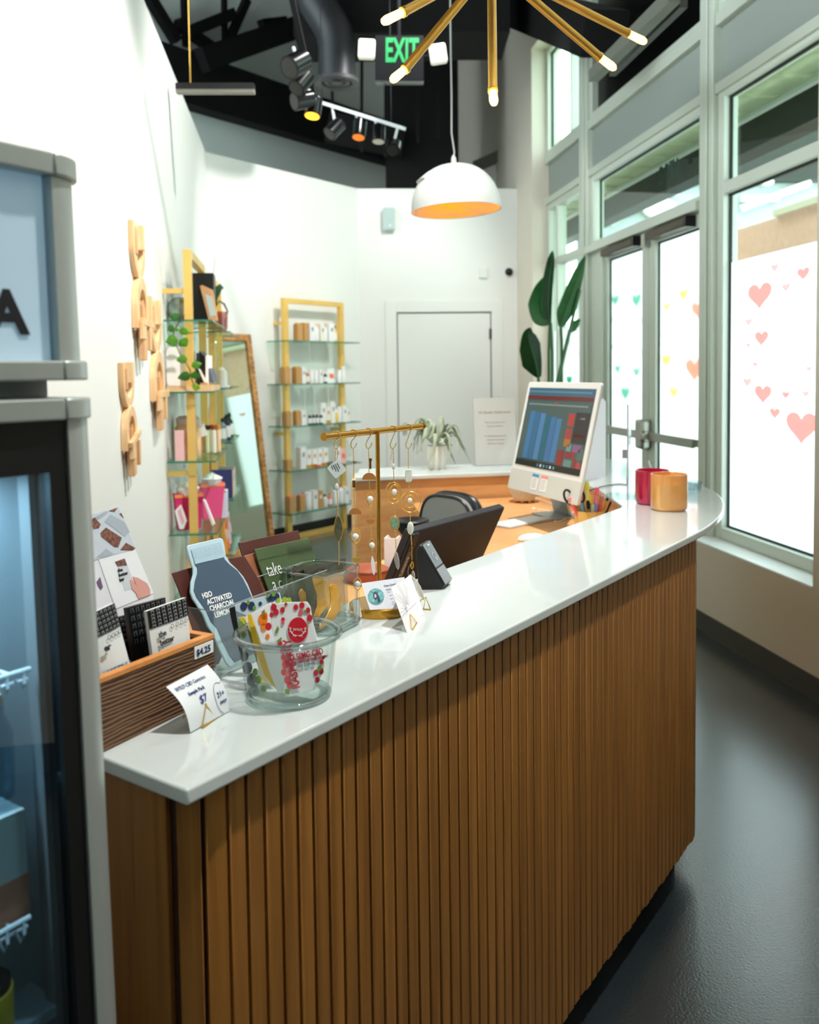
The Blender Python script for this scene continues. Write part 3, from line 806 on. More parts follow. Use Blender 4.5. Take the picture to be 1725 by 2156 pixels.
for nm, z0, z1, gx in (('top_cap', topz - 0.022, topz, 0.004), ('header_lower_rail', hz, hz + 0.02, 0.006), ('door_top_rail', lz - 0.022, lz, 0.008)):
    b = B(); b.box((Rq + 0.001, -0.006, z0), (0.62, 0.08, z1), FX)
    poly = [(Rq, -0.006)] + [(Rq - (Rq + gx) * sin(pi / 2 * k / 8), (Rq * 0.85) - (Rq * 0.85 + 0.006) * cos(pi / 2 * k / 8)) for k in range(9)][1:] + [(-gx, 0.09), (Rq, 0.09)]
    b.prism(poly, FX, z0, z1); part(nm, b, M_SILVER, fr, bevel=0.002)
dor = part('door_column', col(B(), 0.08, lz - 0.022, -0.004, Rq), M_SILVER, fr)
b = B(); gx0 = 0.057
for x0, x1, z0, z1 in ((Rq - 0.003, gx0, 0.08, lz - 0.022), (gx0, 0.62, lz - 0.075, lz - 0.022), (gx0, 0.62, 0.08, 0.13)): b.box((x0, 0.004, z0), (x1, 0.05, z1), FX)
part('door_frame', b, M_BLACK, fr)
part('door_glass', B().box((gx0, 0.012, 0.13), (0.60, 0.018, lz - 0.075), FX), thin_glass('fridge_glass', (204, 222, 230), 0.10), fr)
part('door_seal', B().box((gx0, 0.03, 0.13), (gx0 + 0.008, 0.05, lz - 0.075), FX), mat('seal_grey', (96, 104, 108), 0.4), fr)
# interior liner in front of the cabinet box
part('liner', B().box((gx0 - 0.02, 0.086, 0.10), (0.60, 0.0895, lz - 0.05), FX), mat('fridge_liner', (140, 158, 168), 0.5), fr)

M_WIRE = mat('white_wire', (206, 216, 222), 0.4)


def fz(px, py): return opl(px, py, FX @ V((0, 0.05, 1)), CN)


def in_fr(p): return FXi.inverted() @ p


FRW = FX
for nm, py, lab in (('wire_shelf', 1400, 'white wire shelf edge, upper one, behind the fridge glass'), ('wire_shelf', 1915, 'white wire shelf edge, lower one, behind the fridge glass')):
    q = in_fr(fz(38, py)); z = q.z; x = q.x
    b = B(); b.tube([FX @ V((x, 0.028, z)), FX @ V((x + 0.5, 0.028, z))], 0.0028); b.tube([FX @ V((x, 0.034, z - 0.012)), FX @ V((x + 0.5, 0.034, z - 0.012))], 0.002)
    for k in range(28): b.tube([FX @ V((x + 0.008 + 0.018 * k, 0.027, z)), FX @ V((x + 0.009 + 0.018 * k, 0.024, z - 0.012)), FX @ V((x + 0.012 + 0.018 * k, 0.026, z - 0.02)), FX @ V((x + 0.016 + 0.018 * k, 0.03, z - 0.008))], 0.0018, 6)
    for k in range(18): b.tube([FX @ V((x + 0.02 + 0.03 * k, 0.028, z - 0.001)), FX @ V((x + 0.02 + 0.03 * k, 0.083, z - 0.001))], 0.0016, 6)
    part('wire_shelf', b, M_WIRE, fr, label=lab)
# goods standing in the fridge, only their right ends in view
def fbox(px0, py0, py1, d=0.045, w=0.12):
    a = in_fr(fz(px0, py1)); c = in_fr(fz(px0, py0)); return a.x, a.z, c.z


x, z0, z1 = fbox(42, 1470, 1670)
tb = thing('clear_bottle_pack', 'clear plastic bottles on the upper fridge shelf behind glass', 'bottles', FX @ V((x + 0.03, 0.06, z0)))
for k in range(3):
    part('bottle', B().lathe([(0.0, 0), (0.013, 0.001), (0.014, 0.01), (0.014, (z1 - z0) * 0.7), (0.006, (z1 - z0) * 0.88), (0.006, z1 - z0)], FX @ V((x + 0.016 + 0.03 * k, 0.058, z0)), 16), thin_glass('blue_plastic', (206, 226, 236), 0.15), tb)
    part('cap', B().lathe([(0.0075, 0), (0.0075, 0.012), (0.0, 0.012)], FX @ V((x + 0.016 + 0.03 * k, 0.058, z1 - 0.002)), 14), mat('tan_cap', (196, 178, 150), 0.5), tb)
x, z0, z1 = fbox(50, 1690, 1925)
cb = thing('carton', 'white and salmon carton behind the lower part of the fridge glass', 'carton', FX @ V((x + 0.06, 0.06, z0)))
part('box', B().box((x, 0.038, z0 + (z1 - z0) * 0.42), (x + 0.12, 0.082, z1), FX), mat('carton_white', (196, 206, 204), 0.6), cb)
part('box_band', B().box((x - 0.0005, 0.0375, z0), (x + 0.12, 0.0822, z0 + (z1 - z0) * 0.42), FX), mat('carton_salmon', (204, 128, 96), 0.6), cb, label='salmon lower band')
x, z0, z1 = fbox(30, 2040, 2150)
yb = thing('yellow_pouch', 'yellow tub with dark lid low in the fridge at the picture corner', 'tub', FX @ V((x + 0.03, 0.06, z0)))
part('body', B().lathe([(0.0, 0), (0.026, 0.0), (0.028, 0.006), (0.028, z1 - z0 - 0.008), (0.025, z1 - z0 - 0.006), (0.0, z1 - z0 - 0.006)], FX @ V((x + 0.028, 0.056, z0)), 24), mat('tub_yellow', (222, 186, 30), 0.45), yb)
part('lid', B().lathe([(0.027, 0), (0.027, 0.008), (0.0, 0.009)], FX @ V((x + 0.028, 0.056, z1 - 0.008)), 24), M_BLACK, yb)
# base under goods: solid floor of the compartment
q = in_fr(fz(20, 2150)).z
part('bottom_shelf', B().box((gx0 + 0.002, 0.03, q - 0.012), (0.6, 0.086, q), FX), mat('fridge_liner'), fr)

# the lamp inside the fridge
fl_ = bpy.data.lights.new('fridge_lamp', 'AREA'); fl_.shape = 'RECTANGLE'; fl_.size = 0.45; fl_.size_y = 0.03; fl_.energy = 6.0; fl_.color = (0.86, 0.95, 1.0)
flo = bpy.data.objects.new('fridge_lamp', fl_); COL.objects.link(flo); flo.location = FX @ V((0.33, 0.055, lz - 0.08)); flo.rotation_euler = (0, 0, math.atan2(FU.y, FU.x))
# ------------------------------------------------------------------ goods on the ledge
def Z(x, y, h=CT): return oz(x, y, h)


def quad_px(bl, br, tl, tr, h=CT, ang=20, lift=0.0005):
    """four corners of a card whose lower edge stands on level h"""
    a = oz(*bl, h + lift); c = oz(*br, h + lift); p, n, u = lean(a, c, ang)
    return a, c, opl(*tl, p, n), opl(*tr, p, n), p, n, u


def on(p, n, px, py): return opl(px, py, p, n)


def poly_on(pts, p, n, x, u):
    """picture outline carried to its plane, as 2D coordinates there"""
    r = []
    for q in pts:
        w = opl(q[0], q[1], p, n) - p; r.append((w.dot(x), w.dot(u)))
    return r


# crate ---------------------------------------------------------------
cfl = Z(228, 1580); cfr = Z(453, 1470); cx_ = (cfr - cfl).normalized(); cy_ = V((-cx_.y, cx_.x, 0))
cfl = cfl - cx_ * 0.018
cw = (cfr - cfl).length; chh = up_at(cfr, 1335).z - CT; cdp = 0.115
KM = frame(cfl, cx_, cy_, (0, 0, 1))
ck = thing('wooden_crate', 'rough cedar crate with smooth honey rim holding snack bar pouches', 'crate', cfl + cx_ * cw / 2)
part('front_board', B().box((0, 0, 0.0005), (cw, 0.011, chh - 0.006), KM), M_CRATE, ck, bevel=0.001)
part('back_board', B().box((0, cdp - 0.011, 0.0005), (cw, cdp, chh - 0.006), KM), M_CRATE, ck)
b = B(); b.box((0, 0.011, 0.0005), (0.011, cdp - 0.011, chh - 0.006), KM); part('side_board', b, M_CRATE, ck)
b = B(); b.box((cw - 0.011, 0.011, 0.0005), (cw, cdp - 0.011, chh - 0.006), KM); part('side_board', b, M_CRATE, ck)
b = B(); zz = (chh - 0.006, chh)
for a0, a1 in (((-0.001, -0.001), (cw + 0.001, 0.012)), ((-0.001, cdp - 0.012), (cw + 0.001, cdp + 0.001)), ((-0.001, 0.012), (0.012, cdp - 0.012)), ((cw - 0.012, 0.012), (cw + 0.001, cdp - 0.012))):
    b.box((a0[0], a0[1], zz[0]), (a1[0], a1[1], zz[1]), KM)
part('rim', b, M_CRATET, ck, label='smooth honey coloured rim')
part('bottom_board', B().box((0.011, 0.011, 0.0005), (cw - 0.011, cdp - 0.011, 0.008), KM), M_CRATE, ck)
lb = part('price_label', B().box((cw - 0.043, -0.0018, chh - 0.026), (cw - 0.003, -0.0004, chh - 0.008), KM), M_WHITE, ck, label='small white price label')
text(lb, '$4.25', KM @ frame((cw - 0.040, -0.0022, chh - 0.022), (1, 0, 0), (0, 0, 1), (0, -1, 0)), 0.0135, mat('blue_ink', (30, 60, 96), 0.6), off=0.0003)

M_PW = mat('pouch_white', (222, 228, 230), 0.42); M_PB = mat('pouch_black', (14, 15, 18), 0.35)


def fixed_plane(origin, ang): return lean(origin, V(origin) + cx_, ang)


def bar_pouch(label, tl, tr, br, bl, dep, words, frac=0.42, dark=False, hide=0.5):
    """snack pouch standing in the crate: corners as seen, plane dep behind the crate front"""
    o = cfl + cy_ * dep + V((0, 0, 0.05)); p, n, u = fixed_plane(o, 6)
    P = [on(p, n, *q) for q in (bl, br, tl, tr)]
    L0 = (P[2] - P[0]).length; u2 = (P[2] - P[0]).normalized(); dn = max(0.0, min(P[0].z, P[1].z) - CT - 0.010)
    P[0] = P[0] - u2 * dn; P[1] = P[1] - u2 * dn
    t = thing('bar_pouch', label, 'pouch', (P[0] + P[1]) / 2, 'snack bar pouches in the crate')
    fn = quad_fn(*P, bulge=0.004)
    part('bag', B().patch(fn, 8, 12, 0.006), M_PB if dark else M_PW, t)
    L = (P[2] - P[0]).length; W = (P[1] - P[0]).length; Fm = fr_of(P[0], P[1], P[2], 0.0)
    tx = (P[3] - P[2]).normalized()
    vt = 1.0
    b = B()
    def fb(u_, v_, l=0.0012):
        q, nn = fn(u_, v_); return q + nn * l
    v0 = 1 - frac * L0 / L
    b.patch(lambda a, c: (fb(a, v0 + (1 - v0) * c), n * 1.0), 8, 6, 0.001)
    bd = part('black_band', b, M_PB, t, label='black patterned top band')
    # rows of small looped arches printed in grey
    g = B(); rows = 5
    for r in range(rows):
        for k in range(7):
            uu = (k + 0.5) / 7.4 + 0.03; vv = v0 + (1 - v0) * (r + 0.2) / rows; hh = (1 - v0) / rows * 0.6
            pts = [fb(uu - 0.03, vv, 0.0022), fb(uu - 0.03, vv + hh, 0.0022), fb(uu + 0.0, vv + hh * 0.75, 0.0022), fb(uu + 0.03, vv + hh, 0.0022), fb(uu + 0.03, vv, 0.0022)]
            g.tube(pts, 0.0006, 5)
    part('arch_print', g, mat('print_grey', (150, 156, 160), 0.5) if not dark else mat('print_dim', (96, 102, 106), 0.5), bd)
    if words:
        for i, wd in enumerate(words):
            q = fb(0.14, v0 - (0.0150 + 0.0118 * i) / L, 0.0042)
            text(t, wd, fr_of(q, q + (P[1] - P[0]), q + (P[2] - P[0]), 0.0), 0.0112, M_INK, off=0.0002)
    # row of little round emblems under the band
    e = B()
    for k in range(4):
        q = fb(0.50 + 0.13 * k, v0 - 0.006 / L, 0.0030); fm = fr_of(q, q + (P[1] - P[0]), q + (P[2] - P[0]), 0)
        e.tube([fm @ V((0.0026 * cos(a), 0.0026 * sin(a), 0)) for a in [2 * pi * i / 12 for i in range(12)]], 0.0004, 5, closed=True)
    part('emblem_print', e, mat('print_dark', (80, 84, 90), 0.5), t)
    return t


bar_pouch('white and black snack pouch reading the better, at the right end of the crate', (309, 1287), (392, 1258), (397, 1350), (322, 1382), 0.022, ['the', 'better'], 0.40)
bar_pouch('darker snack pouch just behind the one reading the better', (266, 1280), (347, 1258), (352, 1372), (283, 1402), 0.052, ['  t'], 0.66, True)
bar_pouch('white snack pouch ending in er, partly behind the fridge edge', (176, 1300), (240, 1270), (273, 1402), (214, 1432), 0.020, None, 0.36)
bar_pouch('snack pouch lying deepest in the crate between its neighbours', (240, 1302), (292, 1288), (300, 1392), (262, 1412), 0.078, ['   t'], 0.5, True)
p, n, u = fixed_plane(cfl + cy_ * 0.0195 + V((0, 0, 0.05)), 6)
er = bpy.data.objects['bar_pouch.002']
q = on(p, n, 211, 1372); text(er, 'er', fr_of(q, on(p, n, 238, 1360), on(p, n, 205, 1330), 0.0085), 0.013, M_INK, off=0.0004)
b = B()
for k in range(7):
    a = on(p, n, 216 + 8 * k, 1424 - 3.4 * k); c = on(p, n, 214 + 8 * k, 1414 - 3.4 * k); d_ = on(p, n, 221 + 8 * k, 1411 - 3.4 * k); e = on(p, n, 223 + 8 * k, 1421 - 3.4 * k)
    b.tube([v + n * -0.004 if n.y > 0 else v + n * 0.004 for v in (a, c, d_, e)], 0.0006, 5)
part('lower_arch_print', b, mat('print_blue', (110, 150, 176), 0.5), er)

# display card behind the crate --------------------------------------
o = cfl + cy_ * (cdp - 0.014) + V((0, 0, 0.02)); p, n, u = fixed_plane(o, 10); nn = -n if n.y > 0 else n
pts = [(150, 1094), (249, 1068), (323, 1249), (318, 1330), (150, 1390)]
dc = thing('display_card', 'tall photo card of granola bars and a hand, standing at the crate back', 'card', on(p, n, 240, 1300))
FM = frame(p, cx_, u, nn)
part('board', B().prism(poly_on(pts, p, n, cx_, u), FM, -0.0015, 0), mat('card_lavender', (224, 226, 236), 0.45), dc)


def decal(parent, pts, p, n, x, u, m, z=0.0004, name='print', label=None, dz=0.0006):
    nn = -n if n.y > 0 else n
    return part(name, B().prism(poly_on(pts, p, n, x, u), frame(p, x, u, nn), z, z + dz), m, parent, label=label)


M_GRAN = mat('granola_print', (120, 82, 70), 0.5, noise=0.7, nscale=260)
pb = decal(dc, [(150, 1094), (249, 1068), (284, 1156), (207, 1177), (150, 1192)], p, n, cx_, u, mat('print_blue_grey', (196, 206, 218), 0.45), name='upper_photo')
for pl_ in ([(210, 1122), (222, 1111), (255, 1132), (248, 1152), (240, 1152), (212, 1130)], [(186, 1096), (198, 1090), (211, 1104), (207, 1112), (196, 1114)], [(252, 1158), (264, 1143), (284, 1154), (278, 1159)], [(228, 1076), (246, 1069), (240, 1078)], [(250, 1082), (254, 1080), (260, 1092)]):
    part('granola_bar', B().prism(poly_on(pl_, p, n, cx_, u), FM, 0.001, 0.0016), M_GRAN, pb)
for pl_ in ([(219, 1098), (231, 1083), (262, 1100), (272, 1120), (262, 1130)], [(200, 1175), (222, 1155), (238, 1166), (226, 1172)], [(196, 1090), (222, 1076), (226, 1080), (206, 1094)]):
    part('wrapped_bar', B().prism(poly_on(pl_, p, n, cx_, u), FM, 0.001, 0.0014), mat('print_wrap', (168, 180, 192), 0.45), pb)
lp = decal(dc, [(207, 1178), (284, 1157), (323, 1249), (243, 1282)], p, n, cx_, u, mat('print_pale', (232, 236, 242), 0.45), name='lower_photo')
part('held_bar', B().prism(poly_on([(246, 1192), (262, 1178), (276, 1214), (281, 1238), (262, 1244), (254, 1220)], p, n, cx_, u), FM, 0.001, 0.0014), mat('print_bar', (204, 212, 220), 0.45), lp)
part('held_bar_top', B().prism(poly_on([(241, 1183), (261, 1176), (266, 1190), (247, 1193)], p, n, cx_, u), FM, 0.0012, 0.0018), M_GRAN, lp)
part('printed_hand', B().prism(poly_on([(272, 1222), (276, 1219), (286, 1234), (278, 1214), (290, 1217), (308, 1228), (314, 1240), (315, 1252), (290, 1261), (284, 1248), (276, 1240)], p, n, cx_, u), FM, 0.0015, 0.002), mat('print_skin', (214, 158, 148), 0.5), lp)
q = on(p, n, 247, 1205); text(lp, 'the\nbetter\nbar', fr_of(q, on(p, n, 270, 1198), on(p, n, 243, 1185), 0.0016), 0.0072, M_INK, off=0.0002, gap=1.0)
decal(dc, [(203, 1225), (210, 1215), (216, 1236), (212, 1242), (206, 1234)], p, n, cx_, u, mat('print_purple', (110, 92, 118), 0.5), name='side_print')

# price card on easel -------------------------------------------------
M_EASEL = mat('easel_gold', (222, 190, 96), 0.3, 0.9)


def easel(label, A, tri, depth, w=0.0010, group='small gold wire easels'):
    """wire easel: A = apex, tri = two foot points, and two feet reaching back"""
    t = thing('card_easel', label, 'easel', (V(tri[0]) + V(tri[1])) / 2, group)
    part('front_loop', B().tube([tri[0], A, tri[1]], w, 6), M_EASEL, t)
    part('front_bar', B().tube([tri[0], V(tri[0]).lerp(tri[1], 0.5), tri[1]], w * 1.5, 6), M_EASEL, t)
    back = V((V(tri[0]) + V(tri[1])) / 2) + V(depth); back.z = CT + w
    part('back_leg', B().tube([A, V(A).lerp(back, 0.5) + V((0, 0, 0.004)), back], w, 6), M_EASEL, t)
    return t


a, c, tl_, tr_, p, n, u = quad_px((401, 1542), (484, 1496), (350, 1446), (437, 1399), ang=25, lift=0.002)
cvn = -n if n.y > 0 else n
pc = thing('price_card', 'curved white handwritten card priced at seven dollars on the counter corner', 'card', (a + c) / 2)


def cf(uu, vv, l=0.0):
    q = a.lerp(c, uu).lerp(tl_.lerp(tr_, uu), vv); s = sin(pi * vv)
    return q + cvn * (0.010 * s + l), (cvn + u * 0.35 * cos(pi * vv) * -1).normalized()


part('card', B().patch(lambda x, y: cf(x, y), 6, 12, 0.0006), mat('card_stock', (226, 232, 236), 0.6), pc)
M_PEN = mat('pen_blue', (70, 84, 140), 0.6); M_PENG = mat('pen_grey', (120, 128, 160), 0.6)


def write(s, uu, vv, size, m, sx=0.9, off=0.0):
    q, nn = cf(uu, vv, 0.0008); x = (c - a).normalized(); y = nn.cross(x).normalized()
    text(pc, s, frame(q, x, y, x.cross(y)), size, m, sx=sx, off=off, name='handwriting')


write('WYLD CBD Gummies', 0.07, 0.82, 0.0088, M_PENG, 0.74); write('Sample Pack', 0.22, 0.64, 0.0078, M_PEN, 0.85); write('$7', 0.36, 0.40, 0.016, M_PEN); write('21+', 0.76, 0.34, 0.011, M_PEN); write('ONLY', 0.78, 0.20, 0.0062, M_PEN)
b = B(); b.tube([cf(0.99, 0.62, .0008)[0]] + [cf(0.86 + 0.16 * cos(t), 0.32 + 0.30 * sin(t), 0.0008)[0] for t in [radians(60 + 20 * k) for k in range(11)]], 0.00035, 5); part('pen_loop', b, M_PEN, pc)
f0 = Z(426, 1533, CT + 0.001); f1 = Z(454, 1513, CT + 0.001); ap = on(p - cvn * 0 + cvn * 0.011, n, 434, 1482)
easel('gold wire easel propping the handwritten seven dollar card', ap, [f0, f1], -cvn * 0.05)

# rack with sheet mask pouches ---------------------------------------
rk0 = Z(455, 1433); rk1 = Z(690, 1322)
rx = (rk1 - rk0).normalized(); ry = V((-rx.y, rx.x, 0)); rw = (rk1 - rk0).length
rk = thing('acrylic_bin', 'clear acrylic bin behind the glass bowl holding brown and green pouches', 'bin', rk0.lerp(rk1, 0.5) + ry * 0.04)
RM = frame(rk0, rx, ry, (0, 0, 1)); rh = up_at(rk0, 1287).z - CT; rdp = 0.085
part('floor', B().box((0, 0, 0.0004), (rw, rdp, 0.004), RM), M_ACRY, rk)
for nm, x0, y0, x1, y1 in (('front_wall', 0, 0, rw, 0.003), ('rear_wall', 0, rdp - 0.003, rw, rdp), ('side_wall', 0, 0.003, 0.003, rdp - 0.003), ('side_wall', rw - 0.003, 0.003, rw, rdp - 0.003)):
    part(nm, B().box((x0, y0, 0.004), (x1, y1, rh), RM), M_ACRY, rk)
b = B()
for z in (0.003, rh): b.tube([RM @ V(q) for q in ((0, 0, z), (rw, 0, z), (rw, rdp, z), (0, rdp, z))], 0.0011, 6, closed=True)
part('edge', b, mat('acrylic_edge', (150, 160, 164), 0.15, 0.3), rk)


def bin_plane(y, ang, x=0.0): return lean(RM @ V((x, y, 0.006)), RM @ V((x, y, 0.006)) + rx, ang)


def outline_thing(name, label, cat, pts, plane, m, th=0.004, group=None, tname='pouch_body', lift=0.0):
    p, n, u = plane; nn = -n if n.y > 0 else n; po = poly_on(pts, p, n, rx, u)
    # never below the floor of the bin
    po = [(x, max(y, 0.0)) for x, y in po]
    t = thing(name, label, cat, p + rx * (sum(x for x, y in po) / len(po)), group)
    part(tname, B().prism(po, frame(p, rx, u, nn), -th, 0), m, t, bevel=th * 0.35)
    return t


def zp(pts, sc=4.3125, ox=360, oy=1100): return [(x / sc + ox, y / sc + oy) for x, y in pts]


M_BR = mat('brown_pouch', (78, 36, 30), 0.45); M_BRD = mat('dark_brown_pouch', (56, 24, 22), 0.45); M_TAN = mat('tan_pouch', (150, 96, 68), 0.5); M_GRN = mat('green_pouch', (68, 88, 54), 0.5)
# bottle shaped pouch
plane = bin_plane(0.010, 22); p, n, u = plane; nn = -n if n.y > 0 else n
outer = zp([(150, 222), (160, 206), (450, 138), (475, 150), (490, 210), (500, 300), (540, 365), (600, 420), (660, 490), (700, 560), (752, 690), (800, 830), (840, 980), (865, 1150), (870, 1290), (840, 1370), (700, 1400), (600, 1395), (560, 1380), (500, 1270), (440, 1140), (390, 1020), (335, 940), (292, 830), (200, 690), (180, 630), (185, 540), (205, 470), (205, 420), (185, 370), (165, 300)])
inner = zp([(215, 385), (475, 325), (525, 380), (600, 440), (650, 510), (700, 610), (735, 690), (775, 830), (812, 980), (835, 1150), (835, 1280), (700, 1360), (600, 1340), (530, 1210), (465, 1080), (415, 960), (360, 900), (315, 800), (230, 680), (205, 620), (215, 540), (238, 460), (236, 410)])
hb_ = outline_thing('bottle_pouch', 'bottle shaped slate blue activated charcoal pouch leaning behind the crate', 'pouch', outer, plane, mat('pouch_ice', (176, 202, 214), 0.4), 0.004, tname='pouch_body')
PMx = frame(p, rx, u, nn)
cl = lambda po: [(x, max(y, 0.004)) for x, y in po]
part('label_area', B().prism(cl(poly_on(inner, p, n, rx, u)), PMx, 0.0003, 0.0012), mat('pouch_slate', (64, 84, 104), 0.45), hb_)
cap = poly_on(zp([(178, 250), (190, 238), (430, 178), (452, 184), (486, 318), (216, 382)]), p, n, rx, u)
part('printed_cap', B().prism(cap, PMx, 0.0006, 0.0018), mat('pouch_ice2', (160, 190, 204), 0.4), hb_, bevel=0.0005)
b = B()
for k in range(22):
    t = k / 21.0; x0, y0 = 200 + 245 * t, 292 - 62 * t; x1, y1 = 222 + 240 * t, 356 - 62 * t
    a0, a1 = [on(p, n, x / 4.3125 + 360, y / 4.3125 + 1100) for x, y in ((x0, y0 - 25), (x1, y1 - 20))]
    b.bar(a0 + nn * 0.002, a1 + nn * 0.002, 0.0008, 0.0006, nn)
part('cap_ribs', b, mat('pouch_rib', (196, 216, 226), 0.4), hb_)
for s, x, y, sz in (('H2O', 285, 695, 0.0125), ('ACTIVATED', 328, 750, 0.0125), ('CHARCOAL', 352, 810, 0.0125), ('LEMON', 396, 868, 0.0125)):
    q = on(p, n, x / 4.3125 + 360, y / 4.3125 + 1100); qx = on(p, n, (x + 250) / 4.3125 + 360, (y - 78) / 4.3125 + 1100)
    text(hb_, s, fr_of(q, qx, q + u, 0.0016), sz, M_WHITE, off=0.00025, sx=0.92)

outline_thing('brown_pouch', 'brown sachet fanned out at the left of the acrylic bin', 'pouch', zp([(12, 458), (195, 405), (330, 700), (440, 1140), (430, 1380), (330, 1390), (180, 900), (70, 600)]), bin_plane(0.030, 20), M_BR, 0.003, 'brown sachets in the acrylic bin')
outline_thing('brown_pouch', 'second brown sachet close behind the leftmost one', 'pouch', zp([(34, 470), (215, 415), (400, 800), (500, 1140), (470, 1390), (380, 1390), (210, 900), (90, 610)]), bin_plane(0.038, 19), M_BRD, 0.003, 'brown sachets in the acrylic bin')
outline_thing('brown_pouch', 'brown sachet between the bottle shaped pouch and the tan sachet', 'pouch', zp([(530, 322), (672, 308), (790, 500), (900, 760), (930, 1100), (800, 1150), (700, 900), (590, 560)]), bin_plane(0.034, 20), M_BR, 0.003, 'brown sachets in the acrylic bin')
outline_thing('brown_pouch', 'tallest brown sachet, its flat top showing behind the green pouch', 'pouch', zp([(618, 182), (1158, 68), (1182, 150), (1330, 600), (1250, 900), (900, 1000), (760, 640)]), bin_plane(0.066, 20), M_BR, 0.004, 'brown sachets in the acrylic bin')
outline_thing('tan_pouch', 'tan sachet tucked just left of the green pouch', 'pouch', zp([(668, 300), (790, 268), (900, 560), (1000, 900), (900, 1000), (840, 760), (740, 470)]), bin_plane(0.056, 20), M_TAN, 0.003)
plane = bin_plane(0.046, 20); p, n, u = plane
gp = outline_thing('green_pouch', 'olive green pouch with white words beginning take a', 'pouch', zp([(763, 242), (1250, 138), (1330, 360), (1420, 620), (1400, 900), (960, 1000), (905, 650), (800, 370)]), plane, M_GRN, 0.004)
nn = -n if n.y > 0 else n
b = B(); b.bar(on(p, n, 788 / 4.3125 + 360, 345 / 4.3125 + 1100) + nn * 0.0012, on(p, n, 1278 / 4.3125 + 360, 228 / 4.3125 + 1100) + nn * 0.0012, 0.0006, 0.0006, nn); part('seal_line', b, mat('green_dark', (58, 78, 48), 0.5), gp)
for s, x, y in (('take', 880, 494), ('a c', 930, 622)):
    q = on(p, n, x / 4.3125 + 360, y / 4.3125 + 1100); qx = on(p, n, (x + 200) / 4.3125 + 360, (y - 50) / 4.3125 + 1100)
    text(gp, s, fr_of(q, qx, q + u, 0.0010), 0.036, M_WHITE, sx=0.72, off=-0.0003)

# glass jar with eye patch sachets -----------------------------------
jc = Z(678, 1318); jd = (jc - EYEV); jr = 0.5 * 150 * V((jc.x, jc.y, 0)).length / F_PX
jt = up_at(jc, 1196).z - CT
jar = thing('glass_jar', 'heavy rounded square clear glass jar of gold eye patch sachets', 'jar', jc)
JM = Matrix.Translation(jc + V((0, 0, 0.0003))) @ Matrix.Rotation(math.atan2(rx.y, rx.x), 4, 'Z')
ro, ri = jr * 0.93, jr * 0.93 - 0.005
part('vessel', B().lathe([(0.0, 0.0), (ro * 0.93, 0.0), (ro, 0.006), (ro, jt * 0.5), (ro, jt - 0.002), (ro - 0.0025, jt), (ri, jt - 0.002), (ri, 0.016), (ri * 0.9, 0.010), (0, 0.010)], M=JM, seg=48, sq=4.0), M_GLASSR, jar)


def eye_sachet(label, tl, tr, br, bl, dep, patches, gold=True):
    o = jc + V((0, 0, 0.012)) + ry * dep; p, n, u = lean(o, o + rx, 14); nn = -n if n.y > 0 else n
    P = [on(p, n, *q) for q in (bl, br, tl, tr)]
    t = thing('eye_patch_sachet', label, 'sachet', (P[0] + P[1]) / 2, 'eye patch sachets in the glass jar')
    fn = quad_fn(*P, bulge=0.002)
    part('clear_bag', B().patch(fn, 6, 8, 0.003), thin_glass('sachet_film', (240, 240, 238), 0.10, 0.12), t)
    b = B(); q0, q1 = fn(0.02, 0.90)[0], fn(0.98, 0.90)[0]
    b.patch(lambda x, y: (fn(0.01 + 0.98 * x, 0.86 + 0.13 * y)[0] + nn * 0.001, nn), 6, 2, 0.0006)
    part('seal_band', b, thin_glass('sachet_seal', (214, 216, 214), 0.16, 0.2), t)
    for po in patches:
        part('gold_patch', B().prism(poly_on(po, p, n, rx, u), frame(p, rx, u, nn), 0.0004, 0.0032), mat('gold_gel', (222, 158, 44), 0.22, 0.35, spec=0.7), t, bevel=0.001)
    return t


zq = lambda pts: zp(pts)
eye_sachet('front clear sachet with two curved gold eye patches in the jar', (643, 1198), (722, 1179), (731, 1312), (656, 1322), -0.022,
           [zq([(1275, 505), (1300, 484), (1340, 480), (1375, 505), (1412, 590), (1425, 680), (1405, 770), (1350, 840), (1310, 900), (1290, 850), (1320, 760), (1318, 660), (1290, 580)]),
            zq([(1432, 580), (1448, 560), (1490, 566), (1520, 620), (1533, 710), (1525, 800), (1480, 880), (1410, 930), (1340, 965), (1345, 920), (1400, 860), (1438, 780), (1445, 680)])])
eye_sachet('middle clear sachet behind the front gold patches in the jar', (614, 1195), (664, 1186), (700, 1312), (628, 1322), -0.004, [zq([(1150, 640), (1180, 600), (1215, 640), (1222, 720), (1190, 780), (1150, 800), (1170, 720)])])
eye_sachet('rear clear sachet with pinkish film at the back of the jar', (664, 1188), (728, 1174), (736, 1300), (660, 1310), 0.016, [])
eye_sachet('left clear sachet with a small gold spot, against the jar side', (602, 1202), (640, 1195), (655, 1312), (618, 1318), 0.006, [zq([(1118, 460), (1150, 432), (1175, 450), (1150, 480)])])

